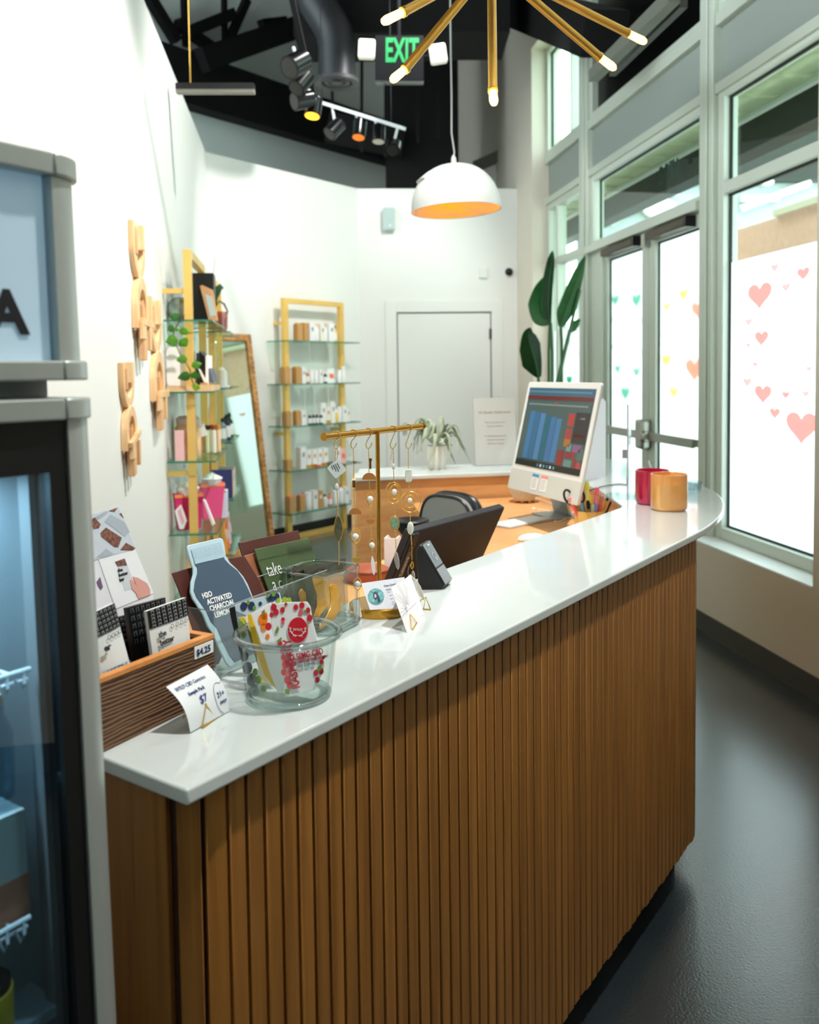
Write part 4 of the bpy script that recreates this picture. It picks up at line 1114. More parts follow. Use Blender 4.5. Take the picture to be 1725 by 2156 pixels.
# glass bowl of gummy packets ----------------------------------------
bc = Z(609, 1466); dist = V((bc.x, bc.y, 0)).length
bh = up_at(bc, 1330).z - CT; rrim = 0.5 * 232 * (bc.y - 0.02) / F_PX; rb = 0.5 * 182 * bc.y / F_PX
bw = thing('glass_bowl', 'round clear glass bowl of colourful gummy packets on the counter', 'bowl', bc)
th = 0.005
part('vessel', B().lathe([(0, 0.0004), (rb * 0.86, 0.0004), (rb, 0.006), (rrim * 0.90, bh - 0.012), (rrim * 0.93, bh - 0.006), (rrim, bh - 0.004), (rrim * 1.01, bh), (rrim * 0.96, bh + 0.002), (rrim * 0.885, bh - 0.006), (rrim * 0.885 - 0.001, bh - 0.013), (rb - th, 0.010), (rb * 0.8, 0.0065), (0, 0.0065)], bc, 64), M_GLASSR, bw)
M_RIM = thin_glass('glass_rim', (230, 240, 240), 0.26, edge=(96, 120, 124))
part('rim', B().tube([bc + V((rrim * 0.965 * cos(a), rrim * 0.965 * sin(a), bh - 0.002)) for a in [2 * pi * i / 64 for i in range(64)]], 0.0052, 10, closed=True), M_RIM, bw)
part('base_ring', B().tube([bc + V((rb * 0.93 * cos(a), rb * 0.93 * sin(a), 0.006)) for a in [2 * pi * i / 64 for i in range(64)]], 0.0042, 10, closed=True), M_RIM, bw)
rs_ = lambda r, a: r / (abs(cos(a)) ** 4 + abs(sin(a)) ** 4) ** 0.25
part('rim', B().tube([JM @ V((rs_(ro - 0.0025, a) * cos(a), rs_(ro - 0.0025, a) * sin(a), jt - 0.001)) for a in [2 * pi * i / 64 for i in range(64)]], 0.0032, 10, closed=True), M_RIM, jar)
part('base_ring', B().tube([JM @ V((rs_(ro - 0.004, a) * cos(a), rs_(ro - 0.004, a) * sin(a), 0.008)) for a in [2 * pi * i / 64 for i in range(64)]], 0.0055, 10, closed=True), M_RIM, jar)
bx = V((1, -0.05, 0)).normalized(); by = V((0.05, 1, 0))


def bowl_packet(label, pts, dep, ang, m, th=0.003, roll=0.0):
    o = bc + V((0, 0, 0.012)) + by * dep; p, n, u = lean(o, o + bx, ang); nn = -n if n.y > 0 else n
    po = [(x, max(y, -0.001)) for x, y in poly_on(pts, p, n, bx, u)]
    # keep inside the bowl
    po2 = []
    for x, y in po:
        w = p + bx * x + u * y; r = V((w.x - bc.x, w.y - bc.y)); zz = (w.z - bc.z) / bh
        lim = (rb + (rrim * 0.89 - rb) * min(zz, 1)) - 0.008
        if zz < 1.05 and r.length > lim:
            # slide along the packet towards the middle
            k = lim / r.length; x *= k
        po2.append((x, y))
    t = thing('gummy_packet', label, 'packet', o, 'gummy packets in the glass bowl')
    part('packet_body', B().prism(po2, frame(p, bx, u, nn), -th, 0), m, t, bevel=0.0008)
    return t, p, n, u, nn


def blobs(t, p, n, u, nn, lst, m, name, z=0.0006):
    for x, y, r in lst:
        q = on(p, n, x, y); w = q - p; rr = r * (q - EYEV).length / F_PX
        part(name, B().prism(circ(w.dot(bx), w.dot(u), rr, rr * 1.25, 12), frame(p, bx, u, nn), z, z + 0.0006), m, t)


M_PKT = mat('packet_white', (236, 238, 240), 0.35)
M_RED = mat('berry_red', (206, 34, 52), 0.45); M_LEAF = mat('print_leaf', (108, 150, 60), 0.5); M_NAVY = mat('berry_navy', (38, 54, 92), 0.45); M_ORG = mat('print_orange', (238, 128, 24), 0.45); M_YEL = mat('print_yellow', (226, 182, 30), 0.45); M_PINKR = mat('berry_pink', (222, 96, 104), 0.45)
s6 = lambda pts: [(x / 6.16 + 460, y / 6.16 + 1220) for x, y in pts]
t, p, n, u, nn = bowl_packet('raspberry gummy packet with red oval badge, front of the glass bowl', s6([(662, 330), (860, 298), (1150, 290), (1190, 350), (1225, 560), (1300, 840), (1380, 1080), (1400, 1200), (1250, 1430), (940, 1560), (870, 1540), (860, 1300), (770, 900), (690, 640)]), -0.030, 12, M_PKT)
blobs(t, p, n, u, nn, [(x / 6.16 + 460, y / 6.16 + 1220, r / 6.16) for x, y, r in ((720, 360, 38), (750, 425, 34), (833, 395, 30), (878, 320, 18), (1005, 360, 30), (1085, 335, 34), (1165, 400, 30), (1185, 500, 36), (690, 460, 26), (650, 610, 40), (840, 520, 24), (800, 830, 28), (830, 920, 32), (840, 1010, 30), (870, 1100, 42), (850, 1200, 34), (900, 1300, 44), (930, 1370, 36), (1340, 1070, 26), (1265, 1210, 30), (1335, 1190, 32), (1285, 1300, 30), (1365, 1010, 20))], M_RED, 'berry_print')
blobs(t, p, n, u, nn, [(x / 6.16 + 460, y / 6.16 + 1220, r / 6.16) for x, y, r in ((1070, 430, 30), (840, 560, 20), (900, 1230, 26))], M_PINKR, 'berry_print', 0.0012)
for pl_ in ([(730, 690), (770, 600), (790, 640), (770, 700)], [(755, 800), (820, 745), (825, 770), (790, 820)], [(1100, 400), (1140, 395), (1150, 440), (1115, 430)], [(1150, 540), (1175, 600), (1160, 640), (1140, 580)], [(860, 1420), (930, 1420), (920, 1490), (870, 1480)], [(1290, 1130), (1340, 1100), (1330, 1180), (1290, 1200)], [(560, 420), (605, 385), (600, 430), (570, 460)]):
    part('leaf_print', B().prism(poly_on(s6(pl_), p, n, bx, u), frame(p, bx, u, nn), 0.0008, 0.0014), M_LEAF, t)
q = on(p, n, 1033 / 6.16 + 460, 655 / 6.16 + 1220); w_ = q - p; k = (q - EYEV).length / F_PX / 6.16
bdg = part('badge', B().prism(circ(w_.dot(bx), w_.dot(u), 125 * k, 155 * k, 28), frame(p, bx, u, nn), 0.0012, 0.002), mat('badge_red', (206, 22, 44), 0.4), t, label='red oval badge')
part('badge_ring', B().tube([frame(p, bx, u, nn) @ V((w_.dot(bx) + 133 * k * cos(a), w_.dot(u) + 163 * k * sin(a), 0.0012)) for a in [2 * pi * i / 28 for i in range(28)]], 0.0004, 5, closed=True), M_PKT, bdg)
b = B()
for sg in (-1, 1):
    arc = [frame(p, bx, u, nn) @ V((w_.dot(bx) + sg * x * k, w_.dot(u) + y * k, 0.0024)) for x, y in ((8, -70), (45, -62), (78, -35), (95, 0), (104, 36))]
    b.tube(arc, 0.0005, 5)
    for (x0, y0), (x1, y1) in (((50, -60), (56, -80)), ((78, -34), (58, -18)), ((88, -14), (108, -22)), ((96, 8), (78, 26)), ((30, -66), (34, -84))):
        b.tube([frame(p, bx, u, nn) @ V((w_.dot(bx) + sg * x0 * k, w_.dot(u) + y0 * k, 0.0024)), frame(p, bx, u, nn) @ V((w_.dot(bx) + sg * x1 * k, w_.dot(u) + y1 * k, 0.0024))], 0.00045, 5)
part('antler_print', b, M_PKT, bdg)
Fb = frame(p, bx, u, nn)
text(bdg, 'WYLD', Fb @ Matrix.Translation((w_.dot(bx), w_.dot(u) - 8 * k, 0.0022)), 34 * k * 1.2, M_PKT, align='CENTER')
def btext(s, x0, y0, x1, y1, size, m, **kw):
    q = on(p, n, x0 / 6.16 + 460, y0 / 6.16 + 1220); qx = on(p, n, x1 / 6.16 + 460, y1 / 6.16 + 1220); d = (qx - q).normalized(); nn_ = nn
    text(t, s, frame(q + nn * 0.0022, d, nn_.cross(d), nn_), size, m, **kw)


btext('RASPBERRY', 1062, 1405, 955, 860, 0.0165, mat('print_crimson', (190, 24, 50), 0.5), off=0.0004, sx=0.86)
btext('50MG CBD', 1020, 1040, 1260, 985, 0.0125, mat('print_crimson'), off=0.0003, sx=0.68)
btext('5MG CBD PER GUMMY', 1040, 1085, 1270, 1038, 0.0056, mat('print_crimson'), off=0.0001, sx=0.82)
btext('10 CT / NET 40G', 1048, 1130, 1275, 1090, 0.0042, mat('print_greyblue', (140, 160, 190), 0.5), sx=0.8)
for lab, pts, dep, ang, m, bl_, bm in (
        ('peach gummy packet leaning left of the raspberry packet', [(420, 440), (680, 300), (700, 560), (760, 830), (860, 1300), (850, 1560), (760, 1540), (640, 1130), (540, 800)], -0.012, 16, M_PKT, [(580, 520, 60), (590, 620, 40), (640, 740, 26), (600, 470, 40)], M_ORG),
        ('lemon gummy packet, edge on with yellow stripe, second from the raspberry one', [(370, 450), (430, 450), (520, 780), (660, 1130), (800, 1530), (740, 1540), (600, 1250), (450, 840)], 0.000, 17, M_YEL, [], M_YEL),
        ('pear gummy packet, edge on, third from the raspberry one', [(330, 500), (375, 460), (455, 830), (560, 1130), (720, 1500), (660, 1520), (520, 1240), (390, 850)], 0.012, 18, mat('packet_cream', (240, 234, 206), 0.45), [], M_YEL),
        ('green lime gummy packet, edge on at the far left of the fan', [(245, 490), (330, 480), (380, 830), (500, 1180), (640, 1500), (540, 1480), (430, 1150), (300, 800)], 0.024, 19, mat('packet_olive', (206, 190, 66), 0.4), [(290, 580, 30), (330, 720, 34), (520, 1300, 40), (480, 1200, 36), (590, 1420, 36)], M_LEAF),
        ('white gummy packet tip with lime leaves behind the raspberry packet', [(700, 300), (930, 235), (950, 300), (900, 500), (860, 900), (760, 900)], 0.006, 16, M_PKT, [(860, 270, 34), (920, 275, 28), (780, 275, 26)], mat('print_lime', (160, 190, 50), 0.5)),
        ('blueberry gummy packet with dark side, rearmost in the bowl', [(140, 380), (220, 325), (420, 258), (790, 170), (850, 400), (700, 1000), (560, 1480), (400, 1400), (300, 1000), (180, 560)], 0.038, 20, mat('packet_blue', (188, 208, 220), 0.4), [(330, 350, 44), (430, 345, 44), (545, 315, 22), (700, 235, 40), (760, 225, 36), (660, 255, 30), (430, 1300, 60), (380, 1150, 60), (460, 1420, 50), (340, 1000, 50)], M_NAVY)):
    t, p, n, u, nn = bowl_packet(lab, s6(pts), dep, ang, m)
    blobs(t, p, n, u, nn, [(x / 6.16 + 460, y / 6.16 + 1220, r / 6.16) for x, y, r in bl_], bm, 'fruit_print')
    if bm is M_NAVY:
        part('dark_side', B().prism(poly_on(s6([(140, 380), (215, 345), (250, 560), (330, 1000), (300, 1020), (180, 570)]), p, n, bx, u), frame(p, bx, u, nn), 0.0010, 0.0016), M_PB, t)
        for q in ((390, 300, 22), (470, 370, 22), (640, 215, 20), (720, 195, 24)): blobs(t, p, n, u, nn, [(q[0] / 6.16 + 460, q[1] / 6.16 + 1220, q[2] / 6.16)], M_LEAF, 'fruit_print', 0.0014)
# ------------------------------------------------------------------ jewellery stand with strands
sb = Z(800, 1287); ph_ = up_at(sb, 908); hbar = ph_.z
M_STB = mat('stand_brass', (196, 146, 58), 0.24, 0.9)
js = thing('jewelry_stand', 'brass T shaped jewellery stand with round weighted base', 'stand', sb)
part('base', B().lathe([(0, 0.0003), (0.062, 0.0003), (0.0625, 0.002), (0.0625, 0.017), (0.060, 0.019), (0, 0.019)], sb, 48), M_STB, js)
part('pole', B().tube([sb + V((0, 0, 0.018)), V((sb.x, sb.y, hbar))], 0.0045, 16), M_STB, js)
e0 = oz(683, 919.5, hbar); e1 = oz(890, 897, hbar); bd_ = (e1 - e0).normalized()
part('cross_bar', B().tube([e0, e1], 0.0062, 18), M_STB, js)
for e, s in ((e0, -1), (e1, 1)): part('end_cap', B().tube([e - bd_ * 0.002 * s, e + bd_ * 0.002 * s], 0.0078, 18), M_STB, js)
M_CH = mat('chain_gold', (214, 178, 106), 0.3, 0.6); M_CHS = mat('chain_pale', (214, 202, 172), 0.3, 0.6)
M_PEARL = mat('white_stone', (232, 236, 232), 0.3, coat=0.3); M_MOON = mat('moonstone', (214, 220, 212), 0.25, coat=0.4, noise=0.1, nscale=90)
M_COPPER = mat('copper_disc', (226, 150, 80), 0.35, 0.6)


class Strand:
    def __init__(s, k, px, hookdir=1):
        s.px = px; t = 0.0; lo, hi = 0.0, 1.0
        for _ in range(40):
            m = (lo + hi) / 2; q = e0.lerp(e1, m) - EYEV
            if CX + F_PX * q.dot(CR) / q.dot(_F) < px: lo = m
            else: hi = m
        s.p = e0.lerp(e1, lo); s.k = k; s.sc = (s.p - EYEV).length / F_PX

    def z(s, py): return up_at(s.p, py).z

    def at(s, px, py):                         # a point on the upright plane of the strand facing the room
        nrm = V((s.p.x, s.p.y, 0)).normalized(); return opl(px, py, s.p, nrm)

    def fm(s, px, py, roll=0.0):
        q = s.at(px, py); nrm = V((-s.p.x, -s.p.y, 0)).normalized(); x = V((0, 0, 1)).cross(nrm).normalized()
        return frame(q, x, (0, 0, 1), nrm) @ Matrix.Rotation(roll, 4, 'Z')


def hook(st, label):
    M = frame(st.p, V((0, 0, 1)).cross(V((-st.p.x, -st.p.y, 0)).normalized()).normalized() * 1.0, (0, 0, 1))
    M = st.fm(st.px, 0); M.translation = st.p; s = st.sc; R = 0.0074
    b = B(); d = bd_
    pts = [st.p + V((0, 0, 1)) * (R * cos(a)) + V((M[0][0], M[1][0], 0)) * (R * sin(a)) for a in [radians(-110 + 25 * i) for i in range(11)]]
    x = V((M[0][0], M[1][0], 0))
    end = st.at(st.px - 4, 935)
    pts += [st.at(st.px - 3, 928), st.at(st.px - 5.5, 936), st.at(st.px - 4, 942.5), st.at(st.px + 0.5, 944.5), st.at(st.px + 4, 941), st.at(st.px + 7.5, 933)]
    o = solo('s_hook', b.tube(pts, 0.0011, 7), mat('hook_gold', (222, 198, 136), 0.25, 0.7), label, 'hook', 'brass S hooks on the jewellery bar', loc=st.p)
    return o


def chain(st, pts, r=0.00105, m=None, parent=None, name='chain'):
    P = [st.at(*q) for q in pts]; out = []; rs = []
    for a, c in zip(P, P[1:]):
        n = max(2, int((c - a).length / 0.0016))
        for i in range(n): out.append(a.lerp(c, i / n)); rs.append(r * (1.25 if i % 2 else 0.55))
    out.append(P[-1]); rs.append(r)
    return part(name, B().tube(out, rs, 6), m or M_CH, parent)


def ringp(st, px, py, rx_, ry_, w=0.0007, m=None, parent=None, name='ring', n=28, pointed=0.0, beads=False):
    M = st.fm(px, py); s = st.sc; b = B(); pts = []
    for i in range(n):
        a = 2 * pi * i / n; x = rx_ * s * cos(a); y = ry_ * s * sin(a)
        if pointed: x *= (1 - pointed * abs(sin(a)) ** 2)
        pts.append(M @ V((x, y, 0)))
    b.tube(pts, [w * (1.5 if (beads and i % 2) else 0.9) * 1.3 for i in range(n)], 6, closed=True)
    return part(name, b, m or M_GOLDL, parent)


def bead(st, px, py, a, c, m, parent, name='bead', dz=0.7, box=False):
    s = st.sc; M = st.fm(px, py); b = B()
    if box:
        b.prism(rrect(-a * s, -c * s, a * s, c * s, a * s * 0.6, 4), M, -a * s * 0.6, a * s * 0.6)
        return part(name, b, m, parent, bevel=a * s * 0.3)
    b.ell((0, 0, 0), (a * s, c * s, a * s * dz), M); return part(name, b, m, parent)


def halfdisc(st, px, py, r, parent, up=True, m=None):
    s = st.sc; M = st.fm(px, py); a0, a1 = (0, pi) if up else (pi, 2 * pi)
    return part('half_disc', B().prism(circ(0, 0, r * s, n=18, a0=a0, a1=a1), M, -0.0004, 0.0004), m or M_COPPER, parent)


def strand(k, px, label):
    st = Strand(k, px); hook(st, 'brass S hook, %s from the left end of the jewellery bar' % ORD[k]); t = thing('necklace', label, 'necklace', st.at(px, 1000), 'stone and gold strands on the jewellery stand'); return st, t


st, t = strand(0, 708, 'leftmost hanging strand with a printed tag and long green marquise stone')
chain(st, [(708, 944), (706, 962), (709, 985), (709, 1016)], parent=t); chain(st, [(711, 944), (711, 960), (709, 975)], parent=t)
M = st.fm(709.5, 987, radians(38)); s = st.sc
tg = part('tag', B().prism(rrect(-15 * s, -15 * s, 15 * s, 15 * s, 4 * s), M, 0.001, 0.0016), mat('tag_white', (214, 224, 226), 0.5), t, label='white rounded square tag')
for i in range(4): text(tg, ('Made by hand', 'with natural stone', 'gold filled chain', 'keep dry')[i], M @ Matrix.Rotation(-pi / 2 * 1.15, 4, 'Z') @ Matrix.Translation((-11 * s, (5 - 4.4 * i) * s, 0.0018)), 3.0 * s, M_INK, sx=0.8)
bead(st, 709.5, 1025.5, 4.3, 8, M_MOON, t); chain(st, [(710, 1033), (711, 1055), (712, 1086)], parent=t)
b = B(); M = st.fm(713, 1112); pts = [(0, 27), (4, 20), (7.5, 8), (8.4, -2), (7, -14), (3.5, -23), (0, -27), (-3.5, -23), (-7, -14), (-8.4, -2), (-7.5, 8), (-4, 20)]
part('marquise_stone', b.prism([(x * s, y * s) for x, y in pts], M, -0.0015, 0.002), mat('labradorite', (86, 88, 66), 0.3, noise=0.35, nscale=120, coat=0.4), t, bevel=0.001, label='dark green brown stone')
ringp(st, 713, 1112, 9, 27.5, 0.0005, parent=t, pointed=0.25); chain(st, [(713.5, 1139), (714, 1160), (714, 1190)], parent=t)
st, t = strand(1, 744, 'second strand from left with upright half disc above a framed white bead')
chain(st, [(744, 944), (745, 975), (745, 1008)], parent=t); chain(st, [(745, 1029), (746, 1050), (747, 1068)], parent=t)
bead(st, 747, 972.5, 4, 4, mat('pewter', (150, 136, 116), 0.4, 0.7), t, 'charm')
part('barrel', B().lathe([(0, -7.5 * s), (3.2 * s, -7.5 * s), (3.8 * s, -6 * s), (3.2 * s, -3 * s), (3.8 * s, 0), (3.2 * s, 3 * s), (3.8 * s, 6 * s), (3.2 * s, 7.5 * s), (0, 7.5 * s)], st.at(745.3, 1018.7), 12), mat('antique_gold', (122, 96, 52), 0.4, 0.8), t)
halfdisc(st, 748, 1083, 13.6, t); chain(st, [(748, 1083), (748.5, 1100), (749, 1114)], parent=t)
ringp(st, 749, 1128.5, 10, 16.5, 0.0008, parent=t, pointed=0.3, beads=True, name='bead_frame'); bead(st, 749, 1130, 7, 7, M_PEARL, t)
chain(st, [(750, 1145), (750.5, 1160), (751, 1172)], parent=t); halfdisc(st, 751, 1174, 9.6, t, False, M_GOLDL); chain(st, [(751.5, 1184), (752, 1200), (752.5, 1214)], parent=t)
ringp(st, 753, 1229, 8, 13, 0.0007, parent=t); bead(st, 753, 1230, 6.8, 6.8, M_PEARL, t)
q = st.at(752, 1244); M = st.fm(752, 1282, radians(8)); part('hang_tag', B().prism(rrect(-8 * s, -20 * s, 8 * s, 20 * s, 3 * s), M, -0.0003, 0.0003), M_WHITE, t, label='white hang tag'); chain(st, [(752.5, 1242), (752, 1252), (752, 1264)], parent=t)
st, t = strand(2, 776, 'third strand from left with copper half discs ending in a white feather')
chain(st, [(776, 944), (777, 970), (777.5, 994)], parent=t)
M = st.fm(780, 975); part('key_charm', B().prism(rrect(-2.2 * s, -13 * s, 2.2 * s, 4 * s, 0.4 * s), M, -0.0005, 0.0005).prism(circ(0, 7 * s, 4 * s, n=14), M, -0.0005, 0.0005), mat('antique_gold'), t)
halfdisc(st, 777.5, 1010, 14.8, t); chain(st, [(778, 1010), (778.5, 1025), (779, 1036)], parent=t)
ringp(st, 779.5, 1051, 7, 15, 0.0007, parent=t, pointed=0.3, name='bead_frame'); bead(st, 780, 1051, 6.8, 6.8, M_PEARL, t)
chain(st, [(779.5, 1066), (780, 1080), (780.5, 1093)], parent=t); halfdisc(st, 780.5, 1094, 9.4, t, False); chain(st, [(781, 1103), (782, 1120), (782.5, 1132)], parent=t)
ringp(st, 783, 1146, 6.5, 13, 0.0006, parent=t, pointed=0.3, name='bead_frame'); bead(st, 783.5, 1148, 6, 6.4, M_PEARL, t); chain(st, [(783.5, 1158), (784, 1168)], parent=t)
M = st.fm(785.5, 1190, radians(4)); part('feather', B().prism([(x * s, y * s) for x, y in ((0, 22), (2.5, 14), (5, 0), (4.6, -12), (2, -21), (0, -23), (-2, -18), (-4, -6), (-4, 6), (-2, 17))], M, -0.0006, 0.0006), M_WHITE, t, label='white feather charm', bevel=0.0003)
st, t = strand(3, 827, 'strand right of the pole with oval ring, turquoise stone and clear crystal')
chain(st, [(826, 944), (825, 955), (823, 968)], parent=t, m=M_CHS); chain(st, [(828, 944), (828.5, 960), (829, 976)], parent=t)
bead(st, 829, 982.5, 3.6, 7, M_MOON, t); chain(st, [(829, 990), (829.5, 1005), (829.5, 1014)], parent=t)
ringp(st, 828.5, 1038, 16, 22.5, 0.0008, parent=t); ringp(st, 831, 1036, 10, 15, 0.0006, parent=t, beads=True, name='bead_frame'); chain(st, [(830, 1016), (830.5, 1022)], parent=t); bead(st, 830.5, 1036, 5.4, 6.6, M_PEARL, t)
chain(st, [(830.5, 1060), (831, 1072), (831, 1084)], parent=t)
M = st.fm(831, 1101.5); part('turquoise_stone', B().prism(circ(0, 0, 9.6 * s, 14.6 * s, 20), M, -0.0015, 0.0018), mat('turquoise', (126, 160, 132), 0.3, noise=0.22, nscale=150, coat=0.4), t, bevel=0.001, label='turquoise green oval stone'); ringp(st, 831, 1101.5, 10.2, 15.2, 0.0006, parent=t)
chain(st, [(832.5, 1117), (833.5, 1135), (834, 1156)], parent=t)
M = st.fm(835.5, 1180, radians(6)); part('crystal', B().prism([(x * s, y * s) for x, y in ((0, 23), (4, 16), (6, 2), (5, -14), (1, -22), (-3, -16), (-5.5, 0), (-4, 15))], M, -0.003, 0.003), mat('quartz_crystal', (232, 236, 236), 0.08, trans=0.8, ior=1.5), t, label='clear crystal point', bevel=0.001)
st, t = strand(4, 860, 'rightmost strand with round ring and white beads above a hanging clasp')
chain(st, [(860, 944), (860, 965), (860.5, 988)], parent=t); bead(st, 860.5, 1001, 7.2, 14, M_MOON, t, box=True); chain(st, [(861, 1015), (862, 1028), (863, 1036)], parent=t)
ringp(st, 864.7, 1057, 21.5, 22, 0.0008, parent=t); ringp(st, 863.5, 1056, 9.5, 13.5, 0.0006, parent=t, beads=True, name='bead_frame'); chain(st, [(863.5, 1037), (863.5, 1043)], parent=t); bead(st, 863.5, 1053.5, 5, 5.4, M_PEARL, t)
chain(st, [(864, 1079), (864, 1090), (864, 1098)], parent=t); bead(st, 864.5, 1112, 7.2, 14, M_MOON, t); chain(st, [(866, 1126), (866.5, 1140), (867, 1148)], parent=t)
chain(st, [(867.5, 1150), (867.5, 1180)], 0.0009, M_GOLDL, t, 'bar_link')
M = st.fm(868, 1190); part('clasp', B().tube([M @ V((x * s, y * s, 0)) for x, y in ((0, 9), (3, 4), (2, -6), (-1, -9), (-3, -4), (-2, 5))], 0.0009, 6, closed=True), M_GOLDL, t)
M = st.fm(870, 1214); part('crystal', B().prism([(x * s, y * s) for x, y in ((0, 15), (4, 9), (5, -4), (2, -15), (-3, -12), (-4.5, 2), (-3, 10))], M, -0.003, 0.003), mat('quartz_crystal'), t, bevel=0.001)
part('string_loop', B().tube([st.at(*q) for q in ((867, 1186), (862, 1192), (859, 1202), (860, 1212), (865, 1216))], 0.0004, 5), M_CHS, t)

# cards beside the stand ---------------------------------------------
a, c, tl_, tr_, p, n, u = quad_px((779, 1284), (846, 1281), (761, 1228), (852, 1215), h=CT + 0.0195, ang=24, lift=0.0)
nn = -n if n.y > 0 else n; x_ = (c - a).normalized()
bcard = thing('portrait_card', 'white card with a round teal portrait picture leaning on the stand base', 'card', (a + c) / 2)
part('card', B().prism([(0, 0), ((c - a).dot(x_), (c - a).dot(u)), ((tr_ - a).dot(x_), (tr_ - a).dot(u)), ((tl_ - a).dot(x_), (tl_ - a).dot(u))], frame(a, x_, u, nn), -0.0006, 0), mat('card_cool', (232, 236, 246), 0.55), bcard)
q = on(p, n, 792, 1256) - a; k = (a - EYEV).length / F_PX; Fc = frame(a, x_, u, nn)
cxx, cyy = q.dot(x_), q.dot(u)
pp = part('round_picture', B().prism(circ(cxx, cyy, 17 * k, n=32), Fc, 0.0003, 0.0008), mat('teal_watercolour', (120, 180, 184), 0.6, noise=0.5, nscale=160), bcard, label='round teal watercolour')
part('picture_figure', B().prism([(cxx + x * k, cyy + y * k) for x, y in ((-6, 2), (-5, 8), (-1, 10), (3, 7), (7, -2), (9, -10), (4, -14), (2, -4), (-2, -8), (-4, -3))], Fc, 0.0010, 0.0014), mat('print_hair', (58, 82, 110), 0.6), pp)
part('picture_face', B().prism(circ(cxx - 1.5 * k, cyy + 1 * k, 2.4 * k, 4 * k, 12), Fc, 0.0016, 0.002), mat('print_face', (226, 196, 190), 0.6), pp)
q = on(p, n, 809, 1236); text(bcard, 'Diana Goode', fr_of(q, on(p, n, 850, 1228), q + u, 0.0006), 6.2 * k, mat('print_soft', (140, 146, 170), 0.6), sx=0.75)
b = B()
for i, (x0, y0, x1, y1) in enumerate(((812, 1241, 838, 1237), (813, 1243, 832, 1240), (816, 1247, 822, 1246), (820, 1254, 826, 1253), (822, 1261, 828, 1260), (825, 1268, 831, 1267), (826, 1272, 832, 1271))):
    b.bar(on(p, n, x0, y0) + nn * 0.0006, on(p, n, x1, y1) + nn * 0.0006, 0.0005, 0.0003, nn)
part('text_lines', b, mat('print_soft'), bcard)
# tall burst card
o0 = Z(857, 1331, CT + 0.001); o1 = Z(893, 1292, CT + 0.001); p, n, u = lean(o0, o1, 24); nn = -n if n.y > 0 else n; x_ = (o1 - o0).normalized()
pts = poly_on([(857, 1331), (860, 1331), (893, 1292), (865, 1209), (857, 1216), (826, 1235), (824, 1240)], p, n, x_, u)
bu = thing('burst_card', 'small upright white card with a faint line burst on a gold easel', 'card', (o0 + o1) / 2)
part('card', B().prism(pts, frame(p, x_, u, nn), -0.0006, 0), mat('card_blush', (232, 230, 234), 0.55), bu)
b = B(); ctr = on(p, n, 860, 1281) + nn * 0.0006
for i in range(17):
    ang = radians(20 + i * 11); r1 = (18 + 14 * ((i * 5) % 4)) * k
    b.bar(ctr + (x_ * cos(ang) + u * sin(ang)) * 9 * k, ctr + (x_ * cos(ang) + u * sin(ang)) * (9 * k + r1), 0.00035, 0.0003, nn)
b.bar(on(p, n, 846, 1297) + nn * 0.0006, on(p, n, 877, 1268) + nn * 0.0006, 0.00035, 0.0003, nn)
part('burst_print', b, mat('print_faint', (182, 182, 192), 0.6), bu)
q = on(p, n, 853, 1284); text(bu, 'DAWN\n  LIT', fr_of(q, on(p, n, 870, 1268), q + u, 0.0006), 4.2 * k, mat('print_faint'), gap=1.4)
f0 = Z(847, 1322, CT + 0.001); f1 = Z(878, 1311, CT + 0.001); f2 = Z(868, 1326, CT + 0.001)
easel('gold wire easel under the white line burst card', on(p + nn * 0.003, n, 864, 1293), [f2, f1], V((-0.012, 0.03, 0)), 0.0009)
f0 = Z(892, 1283, CT + 0.001); f1 = Z(907, 1284, CT + 0.001)
easel('gold wire easel behind the burst card, seen side on', V((0, 0, 0)) + ay(897, 1258, f0.y), [f1, f0], V((-0.02, 0.03, 0)), 0.0012)
cvd = thing('curved_card', 'thin white card seen edge on, resting on the rear gold easel', 'card', Z(893, 1284))
A0 = [ay(x, y, f0.y + 0.004 * i) for i, (x, y) in enumerate(((895, 1266), (891, 1250), (885, 1234), (876, 1221)))]
b = B(); dv = V((-0.012, 0.05, 0.0))
b.patch(lambda uu, vv: (A0[min(3, int(vv * 3 + 1e-6))].lerp(A0[min(3, int(vv * 3 + 1e-6) + 1)], vv * 3 - int(vv * 3 + 1e-6)) + dv * uu, V((-0.9, -0.2, 0.3)).normalized()), 2, 3, 0.0008)
part('card', b, M_WHITE, cvd)

# card reader ---------------------------------------------------------
r0 = Z(880, 1242, CT + 0.0005); Y0 = r0.y
prof = [(875, 1160), (881, 1149), (888, 1147), (937, 1232), (931, 1247), (880, 1243)]
ext = V((0.020, 0.060, 0.0))
rd_ = thing('card_reader', 'black card reader with slanted grey face on the ledge by the dark screen', 'card reader', r0 + ext * 0.5)
def ext_prism(pts, Y, z0, z1, ex, minz=CT + 0.0006):
    b = B(); A = []
    for x, y in pts:
        q = ay(x, y, Y); q.z = max(q.z, minz); A.append(q)
    lo = [b.v(q + ex * z0) for q in A]; hi = [b.v(q + ex * z1) for q in A]; b.f(lo[::-1]); b.f(hi); n_ = len(A)
    for i in range(n_): b.f([lo[i], lo[(i + 1) % n_], hi[(i + 1) % n_], hi[i]])
    return b
part('housing', ext_prism(prof, Y0, 0, 1, ext), M_BLACK, rd_, bevel=0.004)
part('face_upper', ext_prism([(889, 1147.5), (917, 1196), (916, 1198), (888, 1149)], Y0, 0.06, 0.94, ext), mat('reader_grey', (108, 116, 122), 0.35), rd_, bevel=0.001)
part('face_lower', ext_prism([(919, 1199), (938, 1231), (936.5, 1232.5), (918, 1200.5)], Y0, 0.06, 0.94, ext), mat('reader_grey2', (128, 136, 142), 0.35), rd_, bevel=0.001)
